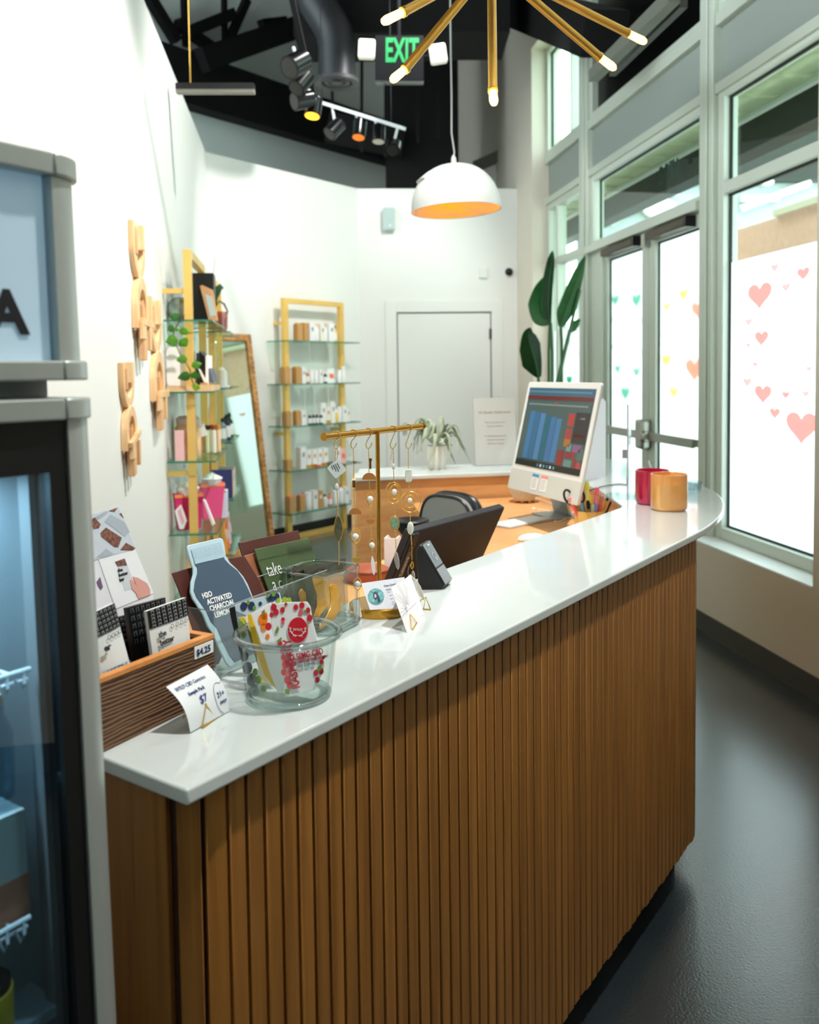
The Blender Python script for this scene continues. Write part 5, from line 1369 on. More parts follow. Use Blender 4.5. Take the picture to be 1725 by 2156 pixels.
fc0 = ay(889, 1147.5, Y0) + ext * 0.5; fc1 = ay(917, 1196, Y0) + ext * 0.5; dn_ = (fc1 - fc0).normalized(); nrm = ext.cross(dn_).normalized()
if nrm.z < 0: nrm = -nrm
b = B(); ctr = fc0.lerp(fc1, 0.62) + nrm * 0.0012; e_ = ext.normalized()
for rr, a0, a1 in ((0.010, 0, 2 * pi), (0.006, -0.9, 0.9), (0.003, -0.9, 0.9)):
    b.tube([ctr + (dn_ * cos(a) + e_ * sin(a)) * rr for a in [a0 + (a1 - a0) * i / 14 for i in range(15)]], 0.0005, 5)
part('contactless_mark', b, mat('mark_grey', (190, 196, 200), 0.4), rd_)
part('status_mark', B().bar(fc0.lerp(fc1, 0.12) + nrm * 0.001 - e_ * 0.008, fc0.lerp(fc1, 0.12) + nrm * 0.001 + e_ * 0.008, 0.004, 0.0006, nrm), mat('mark_grey'), rd_)

# customer screen (dark panel seen from behind) -----------------------
sd = CD; tlp = ay(866, 1121, 2.22); lnn = radians(26); up_ = (V((0, 0, cos(lnn))) - CN * sin(lnn)).normalized(); snn = sd.cross(up_).normalized()   # faces the customer, slightly down
if snn.y > 0: snn = -snn
trp = opl(1064, 1068, tlp, snn); W_ = (trp - tlp).dot(sd); H_ = (tlp.z - DK - 0.006) / up_.z
SM = frame(tlp - up_ * H_, sd, up_, snn)
ps = thing('all_in_one_screen', 'dark all in one screen seen from behind, standing inside the counter ledge', 'screen', tlp - up_ * H_ + sd * W_ / 2)
part('back_shell', B().prism(rrect(0, 0, W_, H_, 0.006), SM, -0.022, 0), mat('graphite_shell', (44, 46, 50), 0.6, spec=0.25), ps, bevel=0.003)
part('edge_strip', B().prism([(0.0, 0.002), (0.030, 0.002), (0.030, H_ - 0.002), (0.0, H_ - 0.002)], SM, 0.0005, 0.010), M_BLACK, ps, bevel=0.003)
part('screen_glass', B().prism(rrect(0.008, 0.008, W_ - 0.008, H_ - 0.008, 0.004), SM, -0.024, -0.0225), mat('black_glass'), ps)
bad = part('badge_plate', B().prism(rrect(0.006, H_ * 0.38, 0.026, H_ * 0.38 + 0.082, 0.002), SM, 0.0102, 0.011), mat('badge_grey', (88, 88, 90), 0.4), ps)
text(bad, 'Lenovo', SM @ frame((0.021, H_ * 0.38 + 0.008, 0.0113), (0, 1, 0), (-1, 0, 0), (0, 0, 1)), 0.019, mat('badge_letters', (190, 190, 190), 0.4), off=0.0002)
# ------------------------------------------------------------------ desk and computer
# desktop computer
ml = ay(1085, 976, 3.60); mdx = V((0.343, -0.94, 0)).normalized(); mt = radians(13)
mout = V((-mdx.y, mdx.x, 0)); mfront = -mout                                  # the screen looks left into the desk
if mfront.x > 0: mfront = -mfront
mup = (V((0, 0, cos(mt))) - mfront * sin(mt)).normalized(); mn = mdx.cross(mup)
if mn.dot(mfront) < 0: mn = -mn
mr_ = opl(1220, 1005, ml, mn); MW = (mr_ - ml).dot(mdx); mtop = opl(1121, 816, ml, mn); MH = (mtop - ml).dot(mup)
MM = frame(ml, mdx, mup, mn)
im = thing('desktop_computer', 'slim white desktop computer with bar chart on its tilted screen', 'computer', V((ml.x, ml.y, DK)) + mdx * MW / 2)
cz = 0.024; chin = (ml.z - DK) * 0.44
part('housing', B().prism(rrect(-cz, -chin, MW + cz, MH + cz, 0.012), MM, -0.012, -0.0005), mat('white_bezel', (228, 230, 228), 0.3), im, bevel=0.002)
part('chin', B().prism(rrect(-cz, -chin, MW + cz, -0.018, 0.006), MM, -0.0003, 0.0006), mat('pale_chin', (206, 210, 204), 0.35), im)
scn = part('screen', B().prism([(0, 0), (MW, 0), (MW, MH), (0, MH)], MM, 0.0, 0.0005), mat('screen_base', (44, 62, 66), 0.12, emit=0.22, ergb=(70, 92, 94)), im)


def sc_(x0, y0, x1, y1, c, nm, e=0.2, z=0.0008, sk=0.0):
    b = B(); b.prism([(x0 * MW, y0 * MH), (x1 * MW, y0 * MH), (x1 * MW, y1 * MH), (x0 * MW, y1 * MH)], MM, z, z + 0.0003)
    part(nm, b, mat('px_%d_%d_%d' % c, c, 0.2, emit=e, ergb=c), scn)


sc_(0, 0.90, 1, 1.0, (46, 84, 108), 'title_bar'); sc_(0, 0.94, 0.96, 0.965, (70, 116, 140), 'tab_row', z=0.0012); sc_(0, 0.855, 1, 0.90, (96, 22, 24), 'red_strip'); sc_(0, 0, 1, 0.075, (14, 16, 18), 'dock')
sc_(0.02, 0.09, 0.98, 0.84, (62, 80, 82), 'page'); sc_(0.04, 0.78, 0.94, 0.80, (108, 124, 124), 'toolbar', z=0.0012); sc_(0.46, 0.79, 0.49, 0.82, (170, 60, 70), 'red_dot', z=0.0014)
for i, (tp, c) in enumerate(((0.70, (46, 104, 150)), (0.69, (40, 92, 136)), (0.68, (62, 112, 158)), (0.66, (20, 88, 110)), (0.645, (50, 98, 148)), (0.63, (56, 106, 152)))):
    sc_(0.10 + 0.087 * i, 0.10, 0.177 + 0.087 * i, tp, c, 'chart_bar', z=0.0012)
for x0, y0, x1, y1, c in ((0.70, 0.55, 0.79, 0.70, (150, 52, 52)), (0.70, 0.40, 0.79, 0.52, (140, 50, 50)), (0.70, 0.31, 0.79, 0.40, (150, 96, 44)), (0.80, 0.36, 0.98, 0.72, (36, 34, 40)), (0.82, 0.43, 0.97, 0.46, (120, 30, 34)), (0.86, 0.64, 0.93, 0.66, (150, 150, 154)),
                          (0.64, 0.08, 0.73, 0.26, (122, 34, 40)), (0.75, 0.18, 0.83, 0.25, (122, 34, 40)), (0.84, 0.18, 0.89, 0.26, (128, 36, 42)), (0.84, 0.26, 0.95, 0.34, (116, 78, 120)), (0.75, 0.26, 0.82, 0.34, (92, 128, 122)), (0.88, 0.08, 0.92, 0.18, (128, 36, 42)), (0.93, 0.08, 0.99, 0.15, (150, 60, 62)), (0.75, 0.08, 0.86, 0.16, (86, 120, 116)), (0.92, 0.18, 1.0, 0.30, (66, 92, 84))):
    sc_(x0, y0, x1, y1, c, 'menu_tile', z=0.0014)
for i in range(6): sc_(0.36 + 0.05 * i, 0.02, 0.385 + 0.05 * i, 0.055, ((60, 110, 160), (190, 190, 196), (60, 140, 150))[i % 3], 'dock_icon', z=0.0014)
# stand
fb0 = oz(1172, 1086, DK); fx_ = mdx; fy_ = mout if mout.x > 0 else -mout
FMd = frame(fb0, fx_, fy_, (0, 0, 1))
M_ALU = mat('silver_aluminium', (176, 180, 180), 0.32, 0.75)
part('foot', B().prism(rrect(-0.09, -0.075, 0.09, 0.075, 0.012), FMd, 0.0004, 0.006), M_ALU, im, bevel=0.001)
nk = MM @ V((MW * 0.5, -chin * 0.5, -0.012)); q = fb0 + fy_ * 0.03
part('neck', B().hexa([q + fx_ * sx + fy_ * sy + V((0, 0, 0.005)) for sx, sy in ((-0.065, -0.006), (0.065, -0.006), (0.065, 0.006), (-0.065, 0.006))] + [nk + mup * 0.08 + fx_ * sx + fy_ * sy for sx, sy in ((-0.065, 0.001), (0.065, 0.001), (0.065, 0.009), (-0.065, 0.009))]), M_ALU, im)
for nm, px, w_, hc in (('blue', 1127, 0.052, (70, 150, 190)), ('pink', 1146, 0.050, (240, 150, 140))):
    q = opl(px, 1013 + (4 if nm == 'pink' else 0), ml, mn); x0 = (q - ml).dot(mdx); y0 = (q - ml).dot(mup)
    t = thing('sticky_label', 'small white label with %s header stuck under the computer screen' % nm, 'label', q, 'labels under the computer screen')
    part('paper', B().prism(rrect(x0 - w_ / 2, y0 - 0.034, x0 + w_ / 2, y0 + 0.028, 0.003), MM, 0.0010, 0.0016), M_WHITE, t)
    part('header', B().prism([(x0 - w_ / 2, y0 + 0.016), (x0 + w_ / 2, y0 + 0.016), (x0 + w_ / 2, y0 + 0.028), (x0 - w_ / 2, y0 + 0.028)], MM, 0.0018, 0.0022), mat('header_' + nm, hc, 0.5), t)
    b = B()
    for k in range(5): b.bar(MM @ V((x0 - w_ * 0.38, y0 + 0.008 - k * 0.008, 0.002)), MM @ V((x0 + w_ * (0.3 - 0.05 * (k % 3)), y0 + 0.008 - k * 0.008, 0.002)), 0.0018, 0.0003, mn)
    part('text_lines', b, mat('label_text', (150, 150, 160), 0.6), t)
# keyboard and mouse
k0, k1, k2, k3 = [oz(*q, DK) for q in ((1054, 1101), (1074, 1114), (1142, 1100), (1071, 1075))]
kx = (k2 - k1); kl = kx.length; kx.normalize(); ky = V((-kx.y, kx.x, 0)); KF = frame(k1 - kx * 0.0, kx, ky, (0, 0, 1)); kd = 0.115; kl = max(0.28, min(kl, 0.42))
kb = thing('keyboard', 'slim white keyboard on the desk in front of the computer', 'keyboard', k1 + kx * kl / 2 + ky * kd / 2)
part('base', B().prism(rrect(0, 0, kl, kd, 0.008), KF, 0.0004, 0.007), mat('silver_base', (206, 208, 206), 0.35), kb, bevel=0.001)
b = B()
for r in range(5):
    for c_ in range(13):
        wk = (kl - 0.012) / 13; b.box((0.006 + c_ * wk + 0.001, 0.006 + r * 0.021, 0.007), (0.006 + (c_ + 1) * wk - 0.001, 0.006 + r * 0.021 + 0.018, 0.009), KF)
part('keys', b, mat('key_white', (236, 236, 234), 0.4), kb, bevel=0.0006, seg=1)
mp_ = oz(1119, 1137, DK); mo = thing('mouse', 'white rounded computer mouse beside the ledge edge', 'mouse', mp_)
MF = frame(mp_, V((0.88, 0.47, 0)), V((-0.47, 0.88, 0)), (0, 0, 1))
part('shell', B().ell((0, 0, 0.007), (0.056, 0.030, 0.017), MF, 24, 12), mat('gloss_white', (240, 240, 240), 0.15), mo)
part('bottom', B().prism(circ(0, 0, 0.050, 0.026, 24), MF, 0.0004, 0.005), M_ALU, mo)
# cables
def zcurve(pts, h, r, lab, m, nm='cable', n=8, zs=None):
    P = [oz(x, y, (zs[i] if zs else h)) for i, (x, y) in enumerate(pts)]; out = []
    for i in range(len(P) - 1):
        a = P[max(i - 1, 0)]; b_ = P[i]; c_ = P[i + 1]; d_ = P[min(i + 2, len(P) - 1)]
        for k in range(n):
            t = k / n; out.append(0.5 * ((2 * b_) + (c_ - a) * t + (2 * a - 5 * b_ + 4 * c_ - d_) * t * t + (3 * b_ - a - 3 * c_ + d_) * t ** 3))
    out.append(P[-1]); return solo(nm, B().tube(out, r, 8), m, lab, 'cable', loc=P[len(P) // 2])


M_CAB = mat('white_cable', (236, 234, 228), 0.5)
zcurve([(1127, 1072), (1140, 1073), (1160, 1077), (1170, 1092), (1168, 1099), (1185, 1095), (1202, 1085), (1210, 1075)], DK + 0.002, 0.0022, 'white cable looping over the desk near the pen cup', M_CAB)
part('plug', B().tube([oz(1122, 1071, DK + 0.004), oz(1129, 1072, DK + 0.004)], 0.005, 10), M_CAB, bpy.data.objects['cable'])
zcurve([(1122, 1047), (1135, 1050), (1150, 1056), (1168, 1062)], DK + 0.0025, 0.0024, 'white cable running from the round speaker towards the computer stand', M_CAB)
zcurve([(1238, 1034), (1262, 1026), (1285, 1021), (1305, 1019), (1322, 1021)], CT + 0.003, 0.0022, 'black cable across the white ledge behind the pen cup', M_BLACK, zs=[CT - 0.02, CT + 0.003, CT + 0.003, CT + 0.003, CT + 0.003])
# round fabric speaker / diffuser
sp_ = oz(1104, 1057, DK); sr = 0.5 * 64 * sp_.y / F_PX; sh_ = up_at(sp_, 985).z - DK
sk = thing('round_speaker', 'rounded cream fabric speaker on small wooden feet behind the computer', 'speaker', sp_)
part('shell', B().lathe([(0, 0.018), (sr * 0.7, 0.018), (sr * 0.95, sh_ * 0.3), (sr, sh_ * 0.45), (sr * 0.95, sh_ * 0.62), (sr * 0.78, sh_ * 0.82), (sr * 0.45, sh_ * 0.96), (0, sh_)], sp_, 32), mat('cream_fabric', (206, 198, 182), 0.9, noise=0.12, nscale=180, bump=0.5, bscale=500), sk)
part('base_ring', B().lathe([(0, 0.012), (sr * 0.72, 0.012), (sr * 0.72, 0.019), (0, 0.019)], sp_, 32), M_OAKL, sk)
for a in (200, 250, 300, 350, 60): part('foot', B().tube([sp_ + V((cos(radians(a)) * sr * 0.6, sin(radians(a)) * sr * 0.6, 0.0004)), sp_ + V((cos(radians(a)) * sr * 0.55, sin(radians(a)) * sr * 0.55, 0.014))], [0.005, 0.009], 10), M_OAK, sk)
# pen cup with pens
pcx = V((0.515, 3.13, DK)); q = oz(1243, 1100, DK + 0.06); pcx = V((q.x, q.y, DK)); 
pr = 0.058; phh = 0.105
pu = thing('pen_cup', 'faceted gold pen cup on the desk behind the ledge edge', 'cup', pcx)
b = B(); rings = []
for z, r, o_ in ((0.0005, pr * 0.86, 0), (0.05, pr, 0.5), (phh, pr * 0.94, 0), (phh, pr * 0.88, 0), (0.05, pr * 0.92, 0.5), (0.006, pr * 0.8, 0)):
    rings.append([b.v(pcx + V((r * cos(2 * pi * (k + o_) / 9), r * sin(2 * pi * (k + o_) / 9), z))) for k in range(9)])
for j in range(5):
    A, Bq = rings[j], rings[j + 1]
    for k in range(9):
        if j == 0 or j == 4: b.f([A[k], A[(k + 1) % 9], Bq[k]]); b.f([A[(k + 1) % 9], Bq[(k + 1) % 9], Bq[k]])
        elif j in (1, 3): b.f([A[k], Bq[(k + 1) % 9], Bq[k]]); b.f([A[k], A[(k + 1) % 9], Bq[(k + 1) % 9]])
        else: b.f([A[k], A[(k + 1) % 9], Bq[(k + 1) % 9], Bq[k]])
b.f(rings[0][::-1]); b.f(rings[5])
part('shell', b, M_GOLD, pu, smooth=False)


def pen(name, label, cat, px, py_top, dx, r, m, capm=None, group='pens in the gold cup', cap=0.03, depth=0.0):
    top = ay(px, py_top, pcx.y + depth); foot = pcx + V((dx * 0.6, depth * 0.5, 0.008))
    t = thing(name, label, cat, foot, group); d = (top - foot).normalized()
    part('barrel', B().tube([foot, top - d * cap], r, 12), m, t)
    part('cap', B().tube([top - d * cap, top - d * 0.004, top], [r * 1.08, r * 1.08, r * 0.8], 12), capm or m, t)
    return t


hy = mat('highlighter_yellow', (240, 236, 80), 0.35, trans=0.2); hp_ = mat('highlighter_pink', (255, 118, 142), 0.35)
pen('highlighter', 'yellow highlighter standing tallest in the gold pen cup', 'highlighter', 1236, 1014, -0.01, 0.0075, mat('pale_yellow', (236, 240, 150), 0.4), hy, depth=-0.01)
pen('highlighter', 'pink highlighter at the right of the yellow one in the cup', 'highlighter', 1258, 1026, 0.012, 0.0075, mat('pale_pink', (255, 150, 165), 0.4), hp_)
pen('highlighter', 'pink capped highlighter leaning left below the scissors handle', 'highlighter', 1200, 1047, -0.025, 0.0065, hp_, mat('pale_pink'), depth=-0.02)
pen('highlighter', 'light blue highlighter leaning beside the scissors loops', 'highlighter', 1222, 1036, -0.018, 0.0065, mat('pale_blue', (120, 206, 236), 0.4), mat('pale_pink'))
pen('pen', 'bright yellow capped marker low in the gold cup', 'pen', 1241, 1042, 0.0, 0.007, mat('grey_olive', (120, 112, 60), 0.5), mat('cap_yellow', (250, 220, 20), 0.4))
pen('pen', 'grey marker with black top in the gold cup', 'pen', 1238, 1054, -0.006, 0.0062, mat('bronze_barrel', (176, 132, 60), 0.4), M_BLACK, depth=-0.03)
pen('pen', 'pale green marker in the middle of the gold cup', 'pen', 1248, 1062, 0.004, 0.007, mat('mint_barrel', (190, 200, 170), 0.5), depth=-0.025)
pen('pen', 'lavender marker in the gold cup front', 'pen', 1256, 1060, 0.01, 0.007, mat('lavender_barrel', (140, 142, 186), 0.5), depth=-0.02)
pen('pen', 'rose gold pen with round coral top in the cup', 'pen', 1268, 1044, 0.02, 0.006, mat('coral_barrel', (226, 120, 108), 0.4), mat('rose_gold', (216, 140, 116), 0.3, 0.7), cap=0.02)
pen('pen', 'black tipped gold pen leaning right in the cup', 'pen', 1280, 1048, 0.03, 0.0045, M_BRASS, M_BLACK, cap=0.012)
pen('pen', 'thin black pen at the right rim of the cup', 'pen', 1287, 1056, 0.035, 0.004, M_BLACK, cap=0.02)
pen('pen', 'coral red short pen at the cup front', 'pen', 1266, 1062, 0.016, 0.006, mat('red_barrel', (222, 84, 74), 0.4), depth=-0.015)
scs = thing('scissors', 'black handled scissors standing handles up in the gold cup', 'scissors', pcx + V((-0.02, 0, 0.01)))
for c_, rx_, ry_, rot in (((1197, 1046), 0.014, 0.026, 0.35), ((1222, 1042), 0.013, 0.026, 0.3)):
    q = ay(*c_, pcx.y - 0.005); b = B(); b.tube([q + V((rx_ * cos(a) * cos(rot) + ry_ * sin(a) * -sin(rot), 0, rx_ * cos(a) * sin(rot) + ry_ * sin(a) * cos(rot))) for a in [2 * pi * i / 20 for i in range(20)]], 0.0042, 8, closed=True)
    part('handle', b, M_BLACK, scs)
    part('blade', B().bar(q + V((0.008, 0, -0.024)), pcx + V((-0.004, -0.005, 0.01)), 0.008, 0.002, (0, 1, 0)), M_STEEL, scs)

# chair behind the counter -------------------------------------------
cc = V((0.08, 3.30, 0)); ch = thing('office_chair', 'grey upholstered desk chair with black rim behind the dark screen', 'chair', cc)
ctop = ay(918, 1047, 3.35).z
def cback(uu, vv, y=0.0):
    w_ = 0.235 * (1 - 0.25 * max(0, vv - 0.5) * 2 * 0.6); x = (uu - 0.5) * 2 * w_
    return x, vv
ca = radians(-48); CFm = Matrix.Translation(V((0.155, 3.42, 0))) @ Matrix.Rotation(ca, 4, 'Z')
prof_ = [(-0.145, 0.66)] + [(-0.155 * (1 if cos(a) > 0 else -1) * abs(cos(a)) ** 0.55, 0.84 + (ctop - 0.84) * abs(sin(a)) ** 0.6) for a in [pi * k / 28 for k in range(29)]] + [(0.145, 0.66)]
BFm = CFm @ frame((0, 0, 0), (1, 0, 0), (0, 0, 1), (0, -1, 0))
part('backrest', B().prism(prof_, BFm, -0.003, 0.028), mat('chair_grey', (142, 148, 146), 0.75, bump=0.2), ch, bevel=0.015)
part('back_shell', B().prism([(x * 1.05, z + (0.010 if z > 1 else 0)) for x, z in prof_], BFm, -0.05, -0.004), mat('black_leather', (24, 26, 28), 0.35), ch, bevel=0.02)
b = B(); b.tube([BFm @ V((x * 0.98, z - 0.004, 0.026)) for x, z in prof_[1:-1]], 0.006, 8); part('piping', b, mat('black_leather'), ch)
b = B()
for i in range(9): b.ell(BFm @ V((0.128 - 0.003 * i, 1.0 - 0.022 * i + 0.02, 0.03)), (0.004, 0.004, 0.004), nu=8, nv=6)
part('upholstery_studs', b, M_BLACK, ch)
part('seat', B().prism(rrect(-0.23, -0.44, 0.23, 0.02, 0.06), CFm, 0.60, 0.67), mat('chair_grey'), ch, bevel=0.02)
part('gas_lift', B().tube([CFm @ V((0, -0.2, 0.08)), CFm @ V((0, -0.2, 0.60))], 0.026, 14), M_STEEL, ch)
for k in range(5):
    a = 2 * pi * k / 5 + 0.3; e = CFm @ V((0.24 * cos(a), -0.2 + 0.24 * sin(a), 0.06))
    part('base_leg', B().bar(CFm @ V((0, -0.2, 0.1)), e, 0.04, 0.03), M_BLACK, ch)
    part('caster', B().tube([e + V((-0.012, 0, -0.032)), e + V((0.012, 0, -0.032))], 0.027, 14), M_BLACK, ch)
ap_ = ay(867, 1110, 3.2)
part('armrest', B().lathe([(0.035, 0), (0.05, 0.02), (0.065, 0.055), (0.06, 0.06), (0.0, 0.045)], V((ap_.x, ap_.y, ap_.z - 0.03)), 20), M_BLACK, ch)
part('armrest_post', B().tube([V((ap_.x, ap_.y, ap_.z - 0.03)), CFm @ V((-0.20, -0.2, 0.64))], 0.014, 10), M_BLACK, ch)
# white file holder and brown bag on the low inner desk
fh = oz(834, 1216, DK); fhd = thing('file_holder', 'white slanted file holder on the desk beside the dark screen', 'file holder', fh)
FH = frame(V((fh.x, fh.y, DK + 0.0004)), V((0.2, 0.98, 0)).normalized(), V((-0.98, 0.2, 0)).normalized(), (0, 0, 1)); fhh = up_at(fh, 1134).z - DK
sidep = [(0, 0), (0.20, 0), (0.20, fhh * 0.35), (0.05, fhh), (0.0, fhh)]
SFm = FH @ frame((0, 0, 0), (1, 0, 0), (0, 0, 1), (0, -1, 0))
part('side_wall', B().prism(sidep, SFm, 0, 0.003), M_WHITE, fhd); part('side_wall', B().prism(sidep, SFm, -0.035, -0.032), M_WHITE, fhd)
part('back_wall', B().prism([(0, 0), (0.003, 0), (0.003, fhh), (0, fhh)], SFm, -0.032, 0), M_WHITE, fhd)
bgp = oz(776, 1222, DK); bag = thing('leather_pouch', 'brown leather pouch lying on the inner desk behind the jewellery stand', 'pouch', bgp)
part('body', B().lathe([(0, 0.0004), (0.06, 0.0004), (0.074, 0.012), (0.07, 0.03), (0.05, 0.042), (0, 0.046)], bgp, 24), mat('chestnut_leather', (150, 70, 38), 0.5), bag)
part('fold', B().tube([bgp + V((0.066 * cos(a), 0.066 * sin(a), 0.034)) for a in [radians(190 + 16 * i) for i in range(10)]], 0.004, 8), mat('chestnut_dark', (112, 50, 26), 0.5), bag)

# ------------------------------------------------------------------ back ledge: air plant, sign
pp_ = oz(920, 987, CT); pt = thing('air_plant', 'silvery green air plant in a white pot on the rear ledge', 'plant', pp_)
zs_ = up_at(pp_, 938).z - CT
part('pot', B().lathe([(0, 0.0004), (0.040, 0.0004), (0.044, 0.01), (0.054, zs_ * 0.7), (0.052, zs_), (0.047, zs_), (0.046, zs_ * 0.85), (0, zs_ * 0.85)], pp_, 32), mat('chalk_white', (226, 222, 210), 0.7, noise=0.05, nscale=20), pt)
M_AIR = mat('silver_green', (158, 168, 146), 0.6, noise=0.25, nscale=40); M_AIRD = mat('silver_green_deep', (122, 138, 112), 0.6, noise=0.25, nscale=40)
rnd = random.Random(3)
for i in range(34):
    a = 2 * pi * i / 34 * 3.0 + rnd.uniform(-0.2, 0.2); L = rnd.uniform(0.13, 0.20); rise = rnd.uniform(0.03, 0.15); drop = rnd.uniform(0.0, 0.16)
    pts = []; rs = []
    for k in range(11):
        t = k / 10; r = 0.02 + (L - 0.02) * (t ** 0.8) * (0.9 if t < 0.9 else 0.9); z = zs_ + 0.01 + rise * sin(min(1, t * 1.25) * pi * 0.75) - drop * t * t
        z = max(z, 0.008); curl = a + 0.25 * sin(t * 3)
        pts.append(pp_ + V((r * cos(curl), r * sin(curl) * 0.8, z))); rs.append(0.0145 * (1 - t) ** 0.7 * min(1, 0.5 + 3 * t) + 0.0012)
    part('leaf', B().tube(pts, rs, 6, flat=0.3), M_AIR if i % 3 else M_AIRD, pt)
s0, s1 = oz(1001, 981, CT), oz(1090, 978, CT); p, n, u = lean(s0, s1, 6); nn = -n if n.y > 0 else n; x_ = (s1 - s0).normalized()
sg = thing('acrylic_sign', 'pale pink notice in a clear acrylic stand on the rear ledge', 'sign', (s0 + s1) / 2)
W_ = (s1 - s0).length; H_ = (opl(1000, 837, p, n) - s0).dot(u); Fs = frame(s0, x_, u, nn)
part('paper', B().prism([(0.002, 0.002), (W_ - 0.002, 0.002), (W_ - 0.002, H_ - 0.003), (0.002, H_ - 0.003)], Fs, -0.0006, 0), mat('paper_blush', (240, 226, 220), 0.6), sg)
part('acrylic_sheet', B().prism(rrect(-0.003, 0, W_ + 0.003, H_, 0.004), Fs, 0.001, 0.004), M_ACRY, sg)
part('acrylic_foot', B().box((-0.01, -0.03, 0.0004), (W_ + 0.01, 0.05, 0.003), frame(s0, x_, V((-x_.y, x_.x, 0)), (0, 0, 1))), M_ACRY, sg)
for s, y, sz in (('All Gender Washrooms', 0.76, 0.021), ('Please ring for service or', 0.62, 0.0125), ('restroom assistance', 0.565, 0.0125), ('For your safety and comfort', 0.42, 0.0125), ('all guests are welcome', 0.365, 0.0125), ('thank you for visiting', 0.31, 0.0125)):
    text(sg, s, Fs @ Matrix.Translation((W_ / 2, H_ * y, 0.0006)), sz, mat('print_rose', (190, 150, 146), 0.6), align='CENTER', sx=0.85, ext=0.0002)

# ------------------------------------------------------------------ right ledge: candles, clear things
def candle(label, pxb, pyb, pyt, wpx, mo, mi):
    b0 = oz(pxb, pyb, CT); R = 0.5 * wpx * b0.y / F_PX; Hh = up_at(b0, pyt).z - CT
    t = thing('candle', label, 'candle', b0, 'tinted glass candles on the ledge')
    part('vessel', B().lathe([(0, 0.0004), (R * 0.86, 0.0004), (R * 0.97, 0.006), (R, 0.014), (R, Hh - 0.002), (R - 0.0018, Hh), (R - 0.004, Hh - 0.002), (R - 0.004, Hh * 0.72), (0, Hh * 0.72)], b0, 48), mo, t)
    part('wax', B().lathe([(0, Hh * 0.722), (R - 0.0045, Hh * 0.722), (R - 0.006, Hh * 0.74), (0, Hh * 0.735)], b0, 40), mi, t)
    part('wick', B().tube([b0 + V((0, 0, Hh * 0.73)), b0 + V((0.001, 0, Hh * 0.73 + 0.012))], 0.0008, 6), M_WHITE, t)
    part('rim', B().tube([b0 + V(((R - 0.002) * cos(a), (R - 0.002) * sin(a), Hh)) for a in [2 * pi * i / 40 for i in range(40)]], 0.0018, 6, closed=True), mo, t)
    return t


candle('raspberry red glass candle standing behind the orange one', 1374, 1060, 990, 71, mat('candle_red', (214, 30, 84), 0.12, coat=0.6, trans=0.35), mat('wax_red', (224, 60, 92), 0.5))
candle('orange glass candle standing in front of the red one', 1409, 1073, 998, 76, mat('candle_orange', (255, 188, 108), 0.12, coat=0.6, trans=0.35), mat('wax_orange', (250, 176, 88), 0.5))
gd = oz(1456, 1036, CT); g = thing('crystal_dish', 'small ribbed clear glass dish just right of the candles', 'dish', gd)
part('vessel', B().lathe([(0, 0.0004), (0.030, 0.0004), (0.034, 0.006), (0.042, 0.038), (0.043, 0.042), (0.039, 0.04), (0.031, 0.010), (0, 0.008)], gd, 40), thin_glass('crystal', (225, 234, 236), 0.16, edge=(90, 110, 116)), g)
b = B()
for k in range(20): a = 2 * pi * k / 20; b.tube([gd + V((0.0345 * cos(a), 0.0345 * sin(a), 0.006)), gd + V((0.0425 * cos(a), 0.0425 * sin(a), 0.038))], 0.0016, 5)
part('ribs', b, M_ACRY, g)
# clear acrylic stand, white sign back, small things
a0 = oz(1322, 1050, CT); st_ = thing('acrylic_stand', 'tall clear acrylic leaflet stand left of the red candle', 'stand', a0)
AF = frame(a0, V((0.30, 0.95, 0)).normalized(), V((-0.95, 0.30, 0)).normalized(), (0, 0, 1)); ah = up_at(a0, 852).z - CT
part('upright', B().box((0, -0.002, 0.0004), (0.20, 0.002, ah), AF), M_ACRY, st_)
part('upright_edge', B().box((-0.001, -0.003, 0.0004), (0.001, 0.003, ah), AF), mat('acrylic_edge_pale', (214, 218, 232), 0.15, alpha=0.85), st_)
part('foot', B().prism(rrect(-0.03, -0.09, 0.14, 0.09, 0.01), AF, 0.0004, 0.004), M_ACRY, st_)
part('clip', B().box((0.0, 0.003, ah * 0.43), (0.02, 0.02, ah * 0.52), AF), mat('clip_grey', (170, 176, 178), 0.4), st_)
part('grey_card', B().box((0.02, 0.004, 0.05), (0.08, 0.006, 0.085), AF), mat('clip_grey'), st_)
a1 = oz(1236, 1012, CT); a2 = oz(1284, 1000, CT); p, n, u = lean(a1, a2, 8); nn = -n if n.y > 0 else n; x_ = (a2 - a1).normalized()
wsn = thing('white_board', 'white slanted sign back just behind the desktop computer', 'sign', (a1 + a2) / 2)
part('panel', B().prism(poly_on([(1232, 1012), (1276, 1004), (1276, 846), (1270, 838), (1262, 850)], p, n, x_, u), frame(a1, x_, u, nn), -0.003, 0), mat('board_white', (232, 230, 238), 0.5), wsn)
part('foot', B().box((-0.02, -0.02, 0.0004), (0.10, 0.06, 0.004), frame(a1, x_, V((-x_.y, x_.x, 0)), (0, 0, 1))), M_ACRY, wsn)
q = oz(1379, 1012, CT); wk = thing('incense_stick', 'short white stick holder peeking above the red candle rim', 'holder', q)
part('base', B().lathe([(0, 0.0004), (0.02, 0.0004), (0.02, 0.008), (0, 0.01)], q, 20), M_WHITE, wk)
part('stick', B().tube([q + V((0, 0, 0.006)), ay(1366, 970, q.y)], 0.004, 8), M_WHITE, wk)

